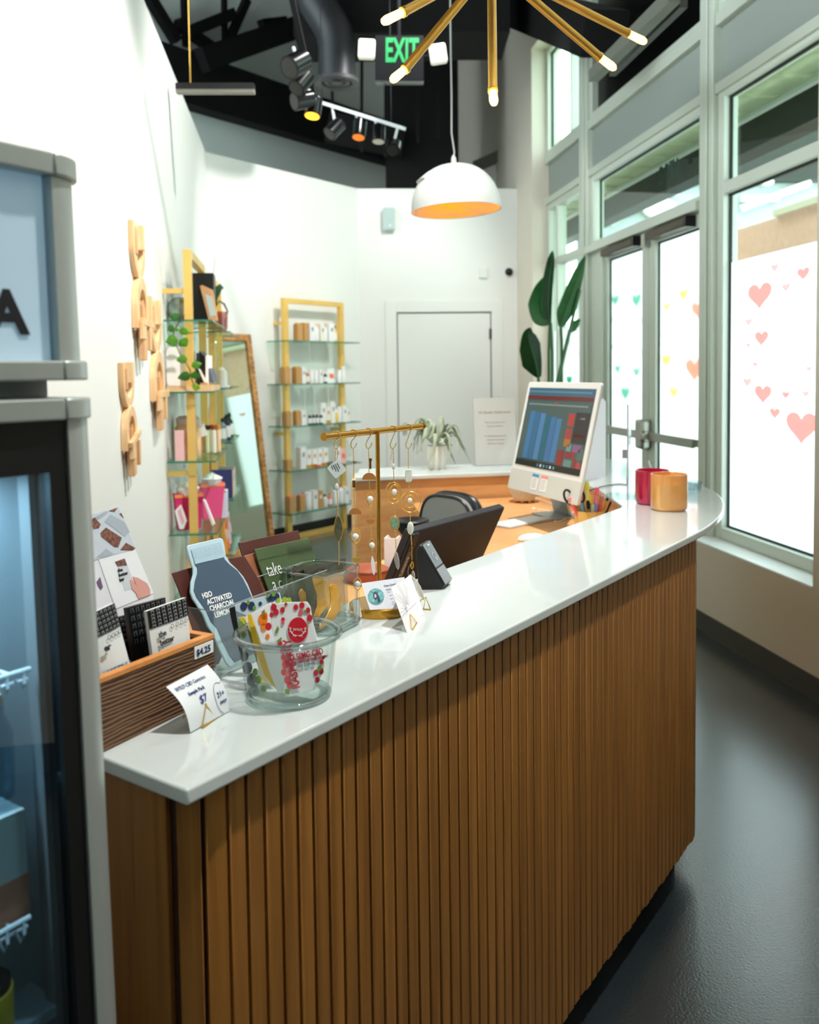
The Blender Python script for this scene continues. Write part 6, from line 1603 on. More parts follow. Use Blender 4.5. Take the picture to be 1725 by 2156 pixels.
# ------------------------------------------------------------------ pendant, chandelier, tracks, exit sign
c0 = ay(961, 443, 4.4); R = 0.5 * 188 * 4.4 / F_PX; pz = ay(961, 346, 4.4).z - c0.z
pd = thing('pendant_lamp', 'white dome pendant lamp with glowing gold inside over the desk', 'lamp', c0)
TM = Matrix.Translation(c0) @ Matrix.Rotation(radians(-2.4), 4, 'Y')
n_ = 14; outp = [(R * cos(pi / 2 * k / n_) ** 0.86, pz * sin(pi / 2 * k / n_)) for k in range(n_)] + [(0.006, pz)]
part('shade', B().lathe(outp, M=TM, seg=56), mat('shade_white', (196, 199, 197), 0.45), pd)
part('inner_gold', B().lathe([(r * 0.985, z * 0.97) for r, z in outp[:-1]] + [(0.0, pz * 0.95)], M=TM, seg=56), mat('gold_bulb_glow', (255, 204, 0), 0.6, 0.0, spec=0.0, emit=0.6, ergb=(255, 176, 0)), pd)  # bulb light thrown back by the gold, put in as emission
part('shade_rim', B().tube([TM @ V((R * 0.993 * cos(a), R * 0.993 * sin(a), 0)) for a in [2 * pi * i / 48 for i in range(48)]], 0.003, 6, closed=True), mat('shade_white'), pd)
b = B(); a0 = radians(188)
b.patch(lambda uu, vv: (TM @ V(((R * 0.82 + 0.006) * cos(a0 + (uu - 0.5) * 0.9) * (1 - 0.25 * vv) , (R * 0.82 + 0.006) * sin(a0 + (uu - 0.5) * 0.9) * (1 - 0.25 * vv), pz * (0.66 + 0.16 * vv))), V((cos(a0), sin(a0), 0.6)).normalized()), 8, 2, 0.01)
part('lapped_seam', b, mat('shade_white'), pd)
bu_ = part('bulb', B().ell(c0 + V((0, 0, pz * 0.55)), (0.045, 0.045, 0.055)), mat('warm_bulb', (255, 240, 200), 0.4, emit=4.0, ergb=(255, 238, 196)), pd)
part('cap', B().lathe([(0, pz), (0.014, pz), (0.012, pz + 0.03), (0.005, pz + 0.045), (0, pz + 0.045)], M=TM, seg=20), mat('shade_white'), pd)
ct_ = TM @ V((0, 0, pz + 0.03)); pts = [ct_, ay(957, 320, 4.4), ay(951, 280, 4.4), ay(951, 200, 4.4), ay(949, 80, 4.4), ay(948, -30, 4.4), ay(947, -300, 4.4)]
pts[-1].z = 6.598
part('cord', B().tube(pts, 0.004, 8), mat('cord_grey', (176, 178, 176), 0.5), pd)

hub = ay(1035, -75, 2.2); chd = thing('chandelier', 'starburst brass chandelier with slender glowing bulbs at the picture top', 'chandelier', hub)
M_BULB = mat('filament_bulb', (255, 190, 110), 0.3, emit=9.0, ergb=(255, 176, 84))
for (tx, ty), (bx0, by0), Y, ab in (((803, 48), (848, 26), 1.95, 0), ((822, 172), (853, 146), 2.05, 1), ((1041, 222), (1038, 192), 2.0, 2), ((1298, 147), (1264, 121), 2.3, 3), ((1362, 90), (1322, 70), 2.45, 4)):
    tipp = ay(tx, ty, Y); bs = ay(bx0, by0, Y - (Y - hub.y) * 0.12); d = (tipp - bs).normalized()
    arm = part('arm', B().tube([hub + (bs - hub).normalized() * 0.03, bs], 0.0108, 16), M_BRASS, chd)
    part('bulb', B().tube([bs, bs + d * 0.004, tipp - d * 0.016, tipp - d * 0.006, tipp - d * 0.001], [0.0065, 0.0095, 0.0105, 0.008, 0.002], 14), M_BULB, arm)
    part('socket', B().tube([bs - d * 0.006, bs + d * 0.002], 0.0122, 16), M_BRASS, arm)
for dv in ((-0.2, 0.25, 0.14), (0.22, 0.3, 0.16), (-0.24, -0.12, 0.2), (0.1, -0.2, 0.24)):
    e = hub + V(dv) * 1.3; arm = part('arm', B().tube([hub, e], 0.0108, 14), M_BRASS, chd); part('bulb', B().tube([e, e + V(dv).normalized() * 0.05], 0.0095, 12), M_BULB, arm)
part('hub', B().ell(hub, (0.045, 0.045, 0.045)), M_BRASS, chd)
part('stem', B().tube([hub, V((hub.x, hub.y, 6.598))], 0.008, 10), M_BRASS, chd)

# exit sign
e0_ = ay(790, 122, 5.6); xs = ay(893, 122, 5.6); ew = (xs - e0_).length; ec = (e0_ + xs) / 2; eh = 0.5 * 92 * 5.6 / F_PX
ex = thing('exit_sign', 'black exit sign with green EXIT letters and two emergency lamp heads', 'sign', ec)
EF = frame(ec, (1, 0, 0.0), (0, 0, 1), (0, -1, 0)) @ Matrix.Rotation(-0.02, 4, 'Z')
part('housing', B().prism(rrect(-ew / 2, -eh, ew / 2, eh, 0.01), EF, -0.05, 0), mat('exit_black', (18, 19, 23), 0.4, spec=0.2), ex, bevel=0.004)
text(ex, 'EXIT', EF @ Matrix.Translation((-ew * 0.30, -eh * 0.16, 0.002)), 0.205, mat('exit_green', (0, 120, 62), 0.5, emit=0.42, ergb=(0, 190, 96)), off=0.006, sx=0.5)
part('clear_lens', B().prism(rrect(-ew / 2, -eh - 0.012, ew / 2, -eh - 0.002, 0.003), EF, -0.05, 0.008), M_ACRY, ex)
for px, ro in ((772, 0.06), (923, -0.14)):
    q = ay(px, 101 if px < 800 else 111, 5.55); hf = frame(q, (cos(ro), 0, -sin(ro)), (sin(ro), 0, cos(ro)), (0, -1, 0)); w_ = 0.052
    hd_ = part('lamp_head', B().prism(rrect(-w_, -w_ * 1.12, w_, w_ * 1.12, 0.014), hf, -0.05, 0), mat('lamp_cream', (232, 230, 214), 0.4, emit=0.25, ergb=(240, 238, 220)), ex, bevel=0.006, label='cream emergency lamp head')
    part('lamp_dot', B().prism(circ(0, 0, 0.006, n=10), hf, 0.001, 0.003), mat('dot_grey', (170, 168, 158), 0.5), hd_)
    part('lamp_arm', B().tube([q + V((0, 0.05, 0)), ec + V((0.06 if px > 800 else -0.06, 0.07, 0.02))], 0.012, 8), mat('exit_black'), ex)
part('stem', B().tube([ec + V((0, 0.03, eh)), V((ec.x, ec.y + 0.03, 6.598))], 0.012, 8), mat('exit_black'), ex)

# track with spotlights
t0 = ay(664, 212, 6.3); t1 = ay(852, 271, 5.9)
tk = thing('light_track', 'pale lighting track carrying black spotlights in front of the girder', 'track', (t0 + t1) / 2)
part('rail', B().bar(t0, t1, 0.03, 0.022), mat('track_white', (216, 222, 224), 0.4), tk)
for f_ in (0.08, 0.86): part('hanger', B().tube([t0.lerp(t1, f_), V((t0.lerp(t1, f_).x, t0.lerp(t1, f_).y, 6.598))], 0.003, 6), M_DUCT, tk)
M_HEAD = mat('spot_black', (22, 23, 26), 0.22, 0.3)


def spothead(label, px, py, Y, d, L, r, lit=None, hook_=None):
    c = ay(px, py, Y); d = V(d).normalized(); t = thing('spotlight', label, 'spotlight', c, 'black track spotlights')
    a, e = c - d * L / 2, c + d * L / 2
    part('can', B().tube([a, a + d * 0.012, e], [r * 0.8, r, r], 20), M_HEAD, t)
    part('front_ring', B().tube([e - d * 0.004, e + d * 0.002], r * 1.05, 20), M_HEAD, t)
    part('lens', B().tube([e + d * 0.002, e + d * 0.0035], r * 0.86, 20), lit or mat('dark_lens', (40, 38, 36), 0.3), t)
    if hook_ is not None: part('yoke', B().tube([hook_, c + V((0, 0, r * 0.4))], 0.009, 8), mat('track_white'), t)
    return t


W_LIT = mat('lit_amber', (255, 190, 60), 0.4, emit=3.0, ergb=(255, 176, 40))
W_LIT2 = mat('lit_orange_rim', (230, 130, 50), 0.4, emit=0.9, ergb=(230, 120, 40))
W_OFF = mat('pale_lens', (200, 196, 180), 0.4, emit=0.25)
spothead('black spotlight aimed down right, first under the pale track', 706, 270, 6.2, (-0.6, -0.45, -0.75), 0.13, 0.05, None, t0.lerp(t1, 0.2))
spothead('black spotlight with orange rim, second under the pale track', 757, 271, 6.1, (-0.1, -0.3, -1), 0.13, 0.048, W_LIT2, t0.lerp(t1, 0.47))
spothead('black spotlight with pale lens, third under the pale track', 798, 281, 6.0, (-0.05, -0.2, -1), 0.115, 0.045, W_OFF, t0.lerp(t1, 0.68))
spothead('rightmost black spotlight at the end of the pale track', 829, 309, 5.95, (-0.1, -0.75, -0.6), 0.11, 0.048, None, t0.lerp(t1, 0.93))
k0_ = ay(620, 20, 4.9); k1_ = ay(664, 215, 5.5)
tk2 = thing('light_track', 'dark lighting track running towards the viewer above the near spotlights', 'track', (k0_ + k1_) / 2)
part('rail', B().bar(k0_ + (k0_ - k1_) * 0.3, k1_, 0.03, 0.022), M_DUCT, tk2)
spothead('largest black spotlight, highest of the near cluster', 626, 134, 4.9, (-0.5, -0.6, -0.5), 0.135, 0.062, None, ay(618, 100, 4.95))
spothead('black spotlight just below the largest one in the near cluster', 636, 172, 5.1, (-0.4, -0.5, -0.7), 0.13, 0.05, None, ay(645, 150, 5.15))
spothead('black spotlight with open dark mouth, third down the near cluster', 640, 211, 5.2, (-0.8, -0.55, -0.3), 0.125, 0.05, None, ay(652, 190, 5.25))
spothead('lit amber spotlight, lowest of the near cluster', 660, 226, 5.3, (-0.12, -0.25, -1), 0.11, 0.05, W_LIT, ay(671, 205, 5.35))

# wall speaker, dome camera, thermostat on the far wall
q = opl(819, 461, B_ - DN * 0.07, DN); sp = thing('wall_speaker', 'grey wall speaker high on the rear wall left of the pendant', 'speaker', q)
hw, hh2 = 0.5 * 27 * 9.0 / F_PX, 0.5 * 48 * 9.0 / F_PX; SF = frame(q, DD, (0, 0, 1), -DN)
part('cabinet', B().prism(rrect(-hw, -hh2, hw, hh2, 0.02), SF, -0.06, 0.03), mat('speaker_grey', (196, 208, 206), 0.6), sp, bevel=0.01)
part('grille', B().prism(rrect(-hw * 0.85, -hh2 * 0.9, hw * 0.85, hh2 * 0.9, 0.015), SF, 0.031, 0.034), mat('grille_grey', (176, 194, 192), 0.8), sp)
part('bracket', B().bar(q + DN * 0.065 - V((0, 0, 0.02)), q + DN * 0.02, 0.03, 0.05), mat('speaker_grey'), sp)
part('badge', B().prism(circ(0.01, -hh2 * 0.62, 0.010, n=10), SF, 0.035, 0.038), M_WHITE, sp)
q = opl(1071, 573, B_, DN); dcam = thing('dome_camera', 'small black dome camera on the rear wall above the door', 'camera', q)
part('mount', B().prism(circ(0, 0, 0.04, n=20), frame(q, DD, (0, 0, 1), -DN), 0.0, 0.02), M_WHITE, dcam)
part('dome', B().ell(q - DN * 0.03, (0.042, 0.03, 0.042)), M_BLACK, dcam)
q = opl(1017, 575, B_, DN); th_ = thing('thermostat', 'small pale wall box left of the black dome camera', 'box', q)
part('cover', B().prism(rrect(-0.04, -0.055, 0.04, 0.055, 0.01), frame(q, DD, (0, 0, 1), -DN), 0.0005, 0.03), mat('box_white', (228, 232, 226), 0.5), th_, bevel=0.004)
# ------------------------------------------------------------------ brass wall shelves
SHH = [1.865, 1.465, 1.075, 0.665, 0.265]; TOPH = 2.26


def shelf_unit(label, org, along, out, posts, glass, py=0.14):
    """org on the wall foot; posts = (u0, u1) along the wall; glass = (u0, u1)"""
    W = frame(org, along, out, (0, 0, 1)); o = thing('shelf_unit', label, 'shelf', org + along * (sum(posts) / 2) + out * py, 'brass wall shelves with glass boards')
    for u0 in posts: part('post', B().box((u0 - 0.028, py - 0.022, 0.0), (u0 + 0.028, py + 0.022, TOPH), W), M_GOLD, o)
    part('top_bar', B().box((posts[0] + 0.028, py - 0.022, TOPH - 0.045), (posts[1] - 0.028, py + 0.022, TOPH), W), M_GOLD, o)
    part('bottom_bar', B().box((posts[0] + 0.028, py - 0.022, 0.0), (posts[1] - 0.028, py + 0.022, 0.045), W), M_GOLD, o)
    for u0 in posts:
        for z in (2.03, 1.0): part('wall_bracket', B().box((u0 - 0.012, 0.0005, z - 0.014), (u0 + 0.012, py - 0.022, z + 0.014), W), M_GOLD, o)
    for h in SHH:
        g = part('glass_board', B().box((glass[0], 0.01, h - 0.009), (glass[1], 0.275, h), W), M_SHELFG, o)
        b = B(); b.box((glass[0] - 0.001, 0.2735, h - 0.009), (glass[1] + 0.001, 0.2765, h), W); b.box((glass[0] - 0.001, 0.01, h - 0.009), (glass[0] + 0.002, 0.2735, h), W); b.box((glass[1] - 0.002, 0.01, h - 0.009), (glass[1] + 0.001, 0.2735, h), W)
        part('green_edge', b, M_GEDGE, g)
    return W


def upos(px, y_off, org, along, out):
    q = opl(px, 800, org + out * y_off, out); return (q - org).dot(along)


# far unit on the angled back wall
fa = upos(602, 0.14, A_, BD, BN); fb_ = upos(719, 0.14, A_, BD, BN)
WFAR = shelf_unit('brass shelf unit with glass boards on the angled back wall', A_, BD, BN, (fa, fb_), (fa - 0.11, fb_ + 0.13))
# two units on the left wall
LO = A_ - LD * 6.0
ua = upos(401, 0.14, LO, LD, LN); ub = upos(429, 0.14, LO, LD, LN)
W1 = shelf_unit('nearer brass shelf unit on the left wall holding plants and books', LO, LD, LN, (ua, ub), (ua - 0.08, ub + 0.08))
uc = upos(448, 0.14, LO, LD, LN); ud = upos(464, 0.14, LO, LD, LN)
if uc < ub + 0.2: uc = ub + 0.2
W2 = shelf_unit('second brass shelf unit on the left wall, between the nearer one and the mirror', LO, LD, LN, (uc, ud), (uc - 0.09, ud + 0.08))

M_KRAFT = mat('kraft_paper', (196, 150, 92), 0.7); M_KRAFTD = mat('kraft_amber', (206, 148, 40), 0.6); M_BOX = mat('pack_white', (238, 238, 236), 0.5); M_BOXC = mat('pack_cream', (236, 232, 218), 0.5)
M_AMB = mat('amber_glass', (190, 120, 20), 0.25); M_DKB = mat('dark_bottle', (20, 42, 44), 0.3); M_PEACH = mat('pack_peach', (246, 200, 156), 0.5); M_CORAL = mat('pack_coral', (240, 120, 84), 0.5); M_YELP = mat('pack_yellow', (238, 200, 40), 0.45); M_PINKP = mat('pack_pink', (240, 190, 190), 0.5)
M_LBL = mat('pack_print', (150, 158, 164), 0.6)


def goods(kind, W, u_, y_, h, w, hh, m, label, cat, group, m2=None, d=None, lid=None):
    d = d or w * 0.9; T = W @ Matrix.Translation((u_, y_, h + 0.0006)); o = thing(kind, label, cat, T.translation, group)
    if kind in ('box', 'carton', 'paper_bag'):
        part('body', B().prism(rrect(-w / 2, -d / 2, w / 2, d / 2, 0.003), T, 0, hh), m, o)
        if kind == 'paper_bag': part('folded_top', B().box((-w / 2 + 0.002, -d * 0.2, hh), (w / 2 - 0.002, d * 0.2, hh + 0.012), T), m2 or m, o)
        else: part('print', B().box((-w * 0.2, d / 2, hh * 0.55), (w * 0.2, d / 2 + 0.0008, hh * 0.75), T), m2 or M_LBL, o)
        if kind == 'carton': part('lower_band', B().box((-w / 2 - 0.0006, -d / 2, 0), (w / 2 + 0.0006, d / 2 + 0.0009, hh * 0.18), T), m2 or M_KRAFTD, o)
    elif kind == 'bottle':
        r = w / 2; part('body', B().lathe([(0, 0), (r * 0.92, 0), (r, 0.004), (r, hh * 0.66), (r * 0.4, hh * 0.78), (r * 0.36, hh * 0.84), (0, hh * 0.84)], M=T, seg=18), m, o)
        part('cap', B().lathe([(r * 0.5, hh * 0.84), (r * 0.5, hh * 0.9), (r * 0.3, hh), (0, hh)], M=T, seg=14), lid or M_BLACK, o)
        part('label_band', B().lathe([(r * 1.01, hh * 0.12), (r * 1.015, hh * 0.13), (r * 1.015, hh * 0.55), (r * 1.01, hh * 0.56)], M=T, seg=18, close=False), m2 or M_BOX, o)
    elif kind in ('jar', 'tube'):
        r = w / 2; part('body', B().lathe([(0, 0), (r * 0.95, 0), (r, 0.004), (r, hh * 0.75), (r * 0.9, hh * 0.78), (0, hh * 0.78)], M=T, seg=18), m, o)
        part('lid', B().lathe([(r * 0.96, hh * 0.78), (r * 0.98, hh * 0.97), (r * 0.9, hh), (0, hh)], M=T, seg=18), lid or M_BOX, o)
    elif kind == 'pouch':
        part('body', B().patch(lambda a, c: (T @ V(((a - 0.5) * w * (1 - 0.12 * c), 0.018 * (1 - c) * sin(pi * a) + 0.002, hh * c)), (T.to_3x3() @ V((0, 1, 0.1))).normalized()), 8, 8, 0.006), m, o)
        part('print', B().patch(lambda a, c: (T @ V(((a - 0.5) * w * 0.5, 0.0205 * (1 - 0.5) * 0.9 + 0.010 * (1 - c), hh * (0.35 + 0.3 * c))), (T.to_3x3() @ V((0, 1, 0.1))).normalized()), 4, 4, 0.002), m2 or M_LBL, o)
    return o


FG = 'goods on the far brass shelf'
lv = ['top', 'second', 'third', 'fourth', 'lowest']
# (kind, u as a share between left post and right post, width, height, material, look, category, rear row?)
FAR = [
    [('paper_bag', 0.16, .07, .155, M_KRAFT, 'kraft paper pack', M_KRAFTD), ('paper_bag', 0.27, .06, .16, M_KRAFT, 'kraft paper pack', M_KRAFTD), ('box', 0.37, .07, .175, M_BOX, 'tall white box', None), ('bottle', 0.47, .055, .175, M_BOX, 'white bottle with peach cap', M_PEACH), ('box', 0.565, .055, .17, M_BOXC, 'cream box', None), ('bottle', 0.63, .045, .175, M_BOX, 'white bottle with bronze cap', M_AMB), ('box', 0.72, .075, .18, M_BOX, 'wide white box', None), ('bottle', 0.81, .05, .16, M_YELP, 'yellow bottle with black cap', M_BLACK)],
    [('paper_bag', -0.07, .075, .15, M_KRAFT, 'kraft paper pack', M_KRAFTD), ('paper_bag', 0.12, .07, .15, M_KRAFT, 'kraft paper pack', M_KRAFTD), ('box', 0.22, .05, .155, M_BOX, 'white carton', None), ('bottle', 0.295, .05, .125, M_AMB, 'amber bottle', M_BOX), ('tube', 0.375, .05, .13, M_BOX, 'white tube', None), ('tube', 0.455, .045, .125, M_BOX, 'white tube', None), ('box', 0.53, .05, .135, M_BOX, 'small white box', None), ('bottle', 0.625, .04, .11, M_DKB, 'dark dropper bottle', M_BOX), ('pouch', 0.73, .12, .14, M_BOX, 'white pouch with coral base', M_CORAL), ('tube', 0.885, .05, .125, M_BOX, 'white tube', None), ('tube', 0.965, .045, .16, M_BOX, 'white pump tube', M_CORAL)],
    [('paper_bag', -0.06, .07, .13, M_KRAFT, 'kraft paper pack', M_KRAFTD), ('paper_bag', 0.11, .06, .13, M_KRAFT, 'kraft paper pack', M_KRAFTD), ('box', 0.20, .06, .135, M_BOX, 'white box', None), ('bottle', 0.275, .035, .115, M_DKB, 'dark dropper bottle', M_BOX), ('bottle', 0.34, .035, .115, M_DKB, 'dark dropper bottle', M_BOX), ('bottle', 0.405, .035, .115, M_DKB, 'dark dropper bottle', M_BOX), ('bottle', 0.475, .035, .11, M_DKB, 'dark dropper bottle', M_BOX), ('box', 0.55, .065, .20, M_BOX, 'tall white box', None), ('carton', 0.64, .06, .16, M_BOXC, 'cream carton with amber foot', M_KRAFTD), ('box', 0.73, .06, .21, M_BOX, 'tall white box', None), ('tube', 0.805, .045, .13, M_YELP, 'yellow tube', None), ('tube', 0.875, .045, .15, M_BOX, 'white tube', None), ('box', 0.955, .06, .16, M_BOX, 'white box', None), ('box', 1.03, .05, .13, M_BOXC, 'cream box', None)],
    [('box', -0.06, .07, .10, M_KRAFT, 'small kraft box', M_KRAFT), ('box', 0.17, .075, .205, M_BOX, 'tall white box', None), ('carton', 0.275, .065, .17, M_BOX, 'white carton with amber side', M_KRAFTD), ('carton', 0.375, .065, .17, M_BOX, 'white carton with amber side', M_KRAFTD), ('carton', 0.475, .065, .17, M_BOX, 'white carton with amber side', M_KRAFTD), ('carton', 0.575, .065, .175, M_BOX, 'white carton with amber side', M_KRAFTD), ('jar', 0.40, .06, .035, M_CORAL, 'low coral tin', M_BOX), ('jar', 0.62, .06, .04, mat('grey_tin', (150, 162, 160), 0.4, 0.4), 'low grey tin', M_STEEL), ('box', 0.80, .07, .17, M_BOX, 'white box', None), ('pouch', 0.93, .09, .15, M_PINKP, 'pale pink pouch', M_CORAL)],
    [('paper_bag', -0.03, .075, .15, M_KRAFT, 'kraft paper pack', M_CORAL), ('paper_bag', 0.15, .065, .145, M_KRAFT, 'kraft paper pack', M_CORAL), ('jar', 0.27, .075, .17, M_BOX, 'white jar', M_BOX), ('box', 0.375, .065, .175, M_BOX, 'white box', None), ('box', 0.465, .07, .165, M_KRAFT, 'kraft box with white label', M_BOX), ('bottle', 0.58, .055, .12, M_BOX, 'white dropper bottle with dark cap', M_DKB), ('bottle', 0.67, .05, .125, M_CORAL, 'coral stemmed bottle', M_CORAL), ('jar', 0.78, .06, .14, M_BOX, 'white jar', None), ('bottle', 0.88, .065, .20, M_BOX, 'white bottle with gold top', M_AMB), ('box', 0.97, .06, .16, M_BOX, 'white box', None)],
]
for li, row in enumerate(FAR):
    row = sorted(row, key=lambda r: r[1])
    for k, (kind, uu, w_, hh, m, look, m2) in enumerate(row):
        cat = {'paper_bag': 'package', 'box': 'box', 'carton': 'carton', 'bottle': 'bottle', 'tube': 'tube', 'jar': 'jar', 'pouch': 'pouch'}[kind]
        y_ = 0.19
        if look.startswith('low'): y_ = 0.245
        if li in (2,) and kind == 'bottle' and m is M_DKB: y_ = 0.235
        kw = {'lid': m2} if kind in ('bottle', 'jar') and m2 else {}
        goods(kind, WFAR, fa + (fb_ - fa) * uu, y_, SHH[li], w_, hh, m, '%s, %s from left, %s board of back wall shelf' % (look, ORD[k], lv[li]), cat, FG, m2 if kind not in ('bottle', 'jar') else None, **kw)

# ------------------------------------------------------------------ things on the left wall shelves
def onshelf(px, h, y_=0.14): return (opl(px, 700, LO + LN * y_, LN) - LO).dot(LD)


NG_ = 'goods on the left wall shelves'
# level 1: glass globe planter with trailing plant, photo frame, black book box, orchid
u0 = onshelf(371, 0, 0.10); T = W1 @ Matrix.Translation((ua + 0.16, 0.075, SHH[0] + 0.0006))
gp_ = thing('globe_vase', 'clear round glass globe vase on the top board by the wall', 'vase', T.translation)
part('vessel', B().lathe([(0, 0), (0.035, 0), (0.068, 0.03), (0.08, 0.07), (0.07, 0.11), (0.04, 0.135), (0.036, 0.14)], M=T, seg=28), thin_glass('smoke_glass', (206, 214, 208), 0.12, edge=(110, 120, 116)), gp_)
part('pebbles', B().lathe([(0, 0.004), (0.036, 0.005), (0.060, 0.03), (0.055, 0.045), (0, 0.05)], M=T, seg=20), mat('grey_gravel', (150, 150, 140), 0.9, noise=0.4, nscale=150), gp_)
vine = thing('pothos', 'trailing green pothos vine hanging past the near brass post', 'plant', T @ V((0, 0, 0.14)))
Yv = (W1 @ V((ua - 0.10, 0.1, 0))).y
vp = [(378, 636), (384, 655), (381, 672), (372, 687), (366, 694), (366, 706), (372, 728), (379, 745), (386, 756), (394, 768), (400, 778), (404, 800), (410, 812)]
part('stem', B().tube([ay(x, y, Yv) for x, y in vp], 0.0035, 7), mat('vine_stem', (92, 84, 50), 0.6), vine)
M_LF = mat('pothos_green', (86, 148, 40), 0.45, noise=0.25, nscale=30); M_LFD = mat('pothos_deep', (48, 112, 34), 0.45, noise=0.2, nscale=30); M_LFY = mat('pothos_lime', (158, 196, 60), 0.45, noise=0.2, nscale=30)


def leafp(parent, px, py, rx_, ry_, ang, m, Y):
    s = Y / F_PX; q = ay(px, py, Y); M = frame(q, (1, 0, 0), (0, -0.15, 1), (0, -1, -0.15)) @ Matrix.Rotation(radians(ang), 4, 'Z') @ Matrix.Rotation(radians(14), 4, 'Y')
    def fn(a, c):
        t = a; w = ry_ * s * (sin(pi * min(1, t ** 0.75)) ** 0.85); x = (t - 0.5) * 2 * rx_ * s; y = (c - 0.5) * 2 * w
        return M @ V((x, y, -abs(c - 0.5) * 0.25 * ry_ * s)), (M.to_3x3() @ V((0, 0, 1))).normalized()
    return part('leaf', B().patch(fn, 10, 4, 0.0012), m, parent)


for px, py, a, c_, ang, m in ((367, 666, 9, 8, 160, M_LFD), (359, 692, 9, 8, 200, M_LFD), (388, 698, 11, 8, -20, M_LF), (361, 718, 15, 13, 190, M_LF), (387, 722, 10, 12, -50, M_LF), (382, 757, 13, 9, 190, M_LF), (414, 768, 11, 8, 10, M_LF), (387, 793, 16, 10, 195, M_LFD), (412, 791, 10, 8, -30, M_LFD), (412, 816, 9, 9, -110, M_LFY), (372, 694, 6, 4, -10, M_LF)):
    leafp(vine, px, py, a, c_, ang, m, Yv + random.uniform(-0.02, 0.03))
bq = W1 @ Matrix.Translation((ua + 0.36, 0.185, SHH[0] + 0.0006))
bt = thing('black_box', 'square black canvas box standing behind the wooden photo frame', 'box', bq.translation)
part('body', B().box((-0.06, -0.055, 0.0), (0.06, 0.07, 0.30), bq), M_BLACK, bt, bevel=0.003)
b = B(); p0 = bq @ V((0.02, 0.06, 0.30)); part('aerial', B().tube([p0 - V((0, 0, 0.02)), ay(453, 540, p0.y)], 0.0018, 6), mat('grey_wire', (120, 120, 112), 0.5), bt)
# leaning photo frame
Yf = (W1 @ V((ua + 0.25, 0.25, 0))).y
fq = [ay(*q, Yf) for q in ((441, 676), (457, 676))]
fl = thing('photo_frame', 'pale wooden photo frame leaning at the front of the top board', 'frame', ay(448, 678, Yf))
fpts = [(424, 599), (430, 603), (448, 612), (458, 674), (441, 675)]
FPl = lambda pts, z0, z1, m, nm: part(nm, ext_prism(pts, Yf, z0, z1, V((0, 0.02, 0)), SHH[0] + 0.001), m, fl)
FPl([(421, 602), (426, 600), (447, 610), (458, 675), (440, 676)], 0, 1, M_PINED, 'wooden_frame'); FPl([(432, 619), (446, 625), (455, 664), (443, 667)], -0.1, -0.02, mat('photo_grey', (190, 206, 204), 0.4), 'picture')
# orchid in pink glass jar
oq = W2 @ Matrix.Translation((uc - 0.03, 0.20, SHH[0] + 0.0006)); Yo = oq.translation.y
orc = thing('orchid', 'dark leaved orchid in a pale pink glass on the top board', 'plant', oq.translation)
part('pot', B().lathe([(0, 0), (0.045, 0), (0.055, 0.02), (0.06, 0.14), (0.056, 0.14), (0.05, 0.02), (0, 0.01)], M=oq, seg=24), thin_glass('pink_glass', (236, 200, 190), 0.12, edge=(200, 150, 140)), orc)
part('soil', B().lathe([(0, 0.01), (0.048, 0.012), (0.05, 0.09), (0, 0.1)], M=oq, seg=20), mat('white_moss', (214, 206, 196), 0.9, noise=0.2, nscale=60), orc)
M_ORC = mat('orchid_leaf', (24, 72, 28), 0.4)
for pts in ([(453, 650), (452, 628), (458, 610), (466, 603), (471, 607)], [(453, 648), (462, 634), (472, 640), (479, 655), (480, 661)], [(452, 650), (447, 640), (443, 634), (441, 640)]):
    part('leaf', B().tube([ay(x, y, Yo + 0.01 * i) for i, (x, y) in enumerate(pts)], [0.008, 0.022, 0.028, 0.02, 0.004][:len(pts)], 8, flat=0.25), M_ORC, orc)
# level 2: row of books and boxes near, bottles, glass bells
for k, (px, w_, hh, m, look, y_) in enumerate(((366, .02, .22, M_BOX, 'slim white upright book', .05), (372, .05, .20, mat('charcoal_book', (52, 52, 54), 0.5), 'charcoal book', .07), (382, .03, .20, M_BOX, 'white paperback', .07), (390, .05, .19, mat('graphite_book', (64, 62, 62), 0.5), 'graphite book', .08))):
    goods('box', W1, ua + 0.03 + k * 0.075, y_ + 0.02, SHH[1] + 0.032, w_, hh, m, '%s, %s from the wall end on the second board' % (look, ORD[k]), 'book', NG_, None, 0.13)
tr_ = W1 @ Matrix.Translation((ua + 0.20, 0.14, SHH[1] + 0.0006)); tt = thing('wood_tray', 'pale rectangular tray under the books on the second board', 'tray', tr_.translation)
part('base', B().box((-0.26, -0.125, 0), (0.26, 0.125, 0.008), tr_), M_OAKL, tt)
for a_, c_ in (((-0.26, -0.125, 0.008), (0.26, -0.115, 0.03)), ((-0.26, 0.115, 0.008), (0.26, 0.125, 0.03)), ((-0.26, -0.115, 0.008), (-0.25, 0.115, 0.03)), ((0.25, -0.115, 0.008), (0.26, 0.115, 0.03))): part('side', B().box(a_, c_, tr_), M_OAKL, tt)
Yb = (W1 @ V((ua + 0.1, 0.22, 0))).y
mg = thing('black_book', 'black tall book with round cut top beside the near brass post', 'book', ay(425, 805, Yb))
part('cover', ext_prism([(419, 739), (428, 748), (432, 806), (421, 806)], Yb, 0, 1, V((0, 0.12, 0)), SHH[1] + 0.032), M_BLACK, mg)
part('pages', ext_prism([(433, 748), (437, 748), (438, 806), (433, 806)], Yb, 0, 1, V((0, 0.12, 0)), SHH[1] + 0.032), M_WHITE, mg)
mg = thing('slate_book', 'slate grey book leaning right beside the black one', 'book', ay(446, 806, Yb))
part('cover', ext_prism([(439, 775), (443, 782), (451, 806), (443, 806)], Yb + 0.02, 0, 1, V((0, 0.12, 0)), SHH[1] + 0.033), mat('slate_cover', (90, 98, 112), 0.5), mg)
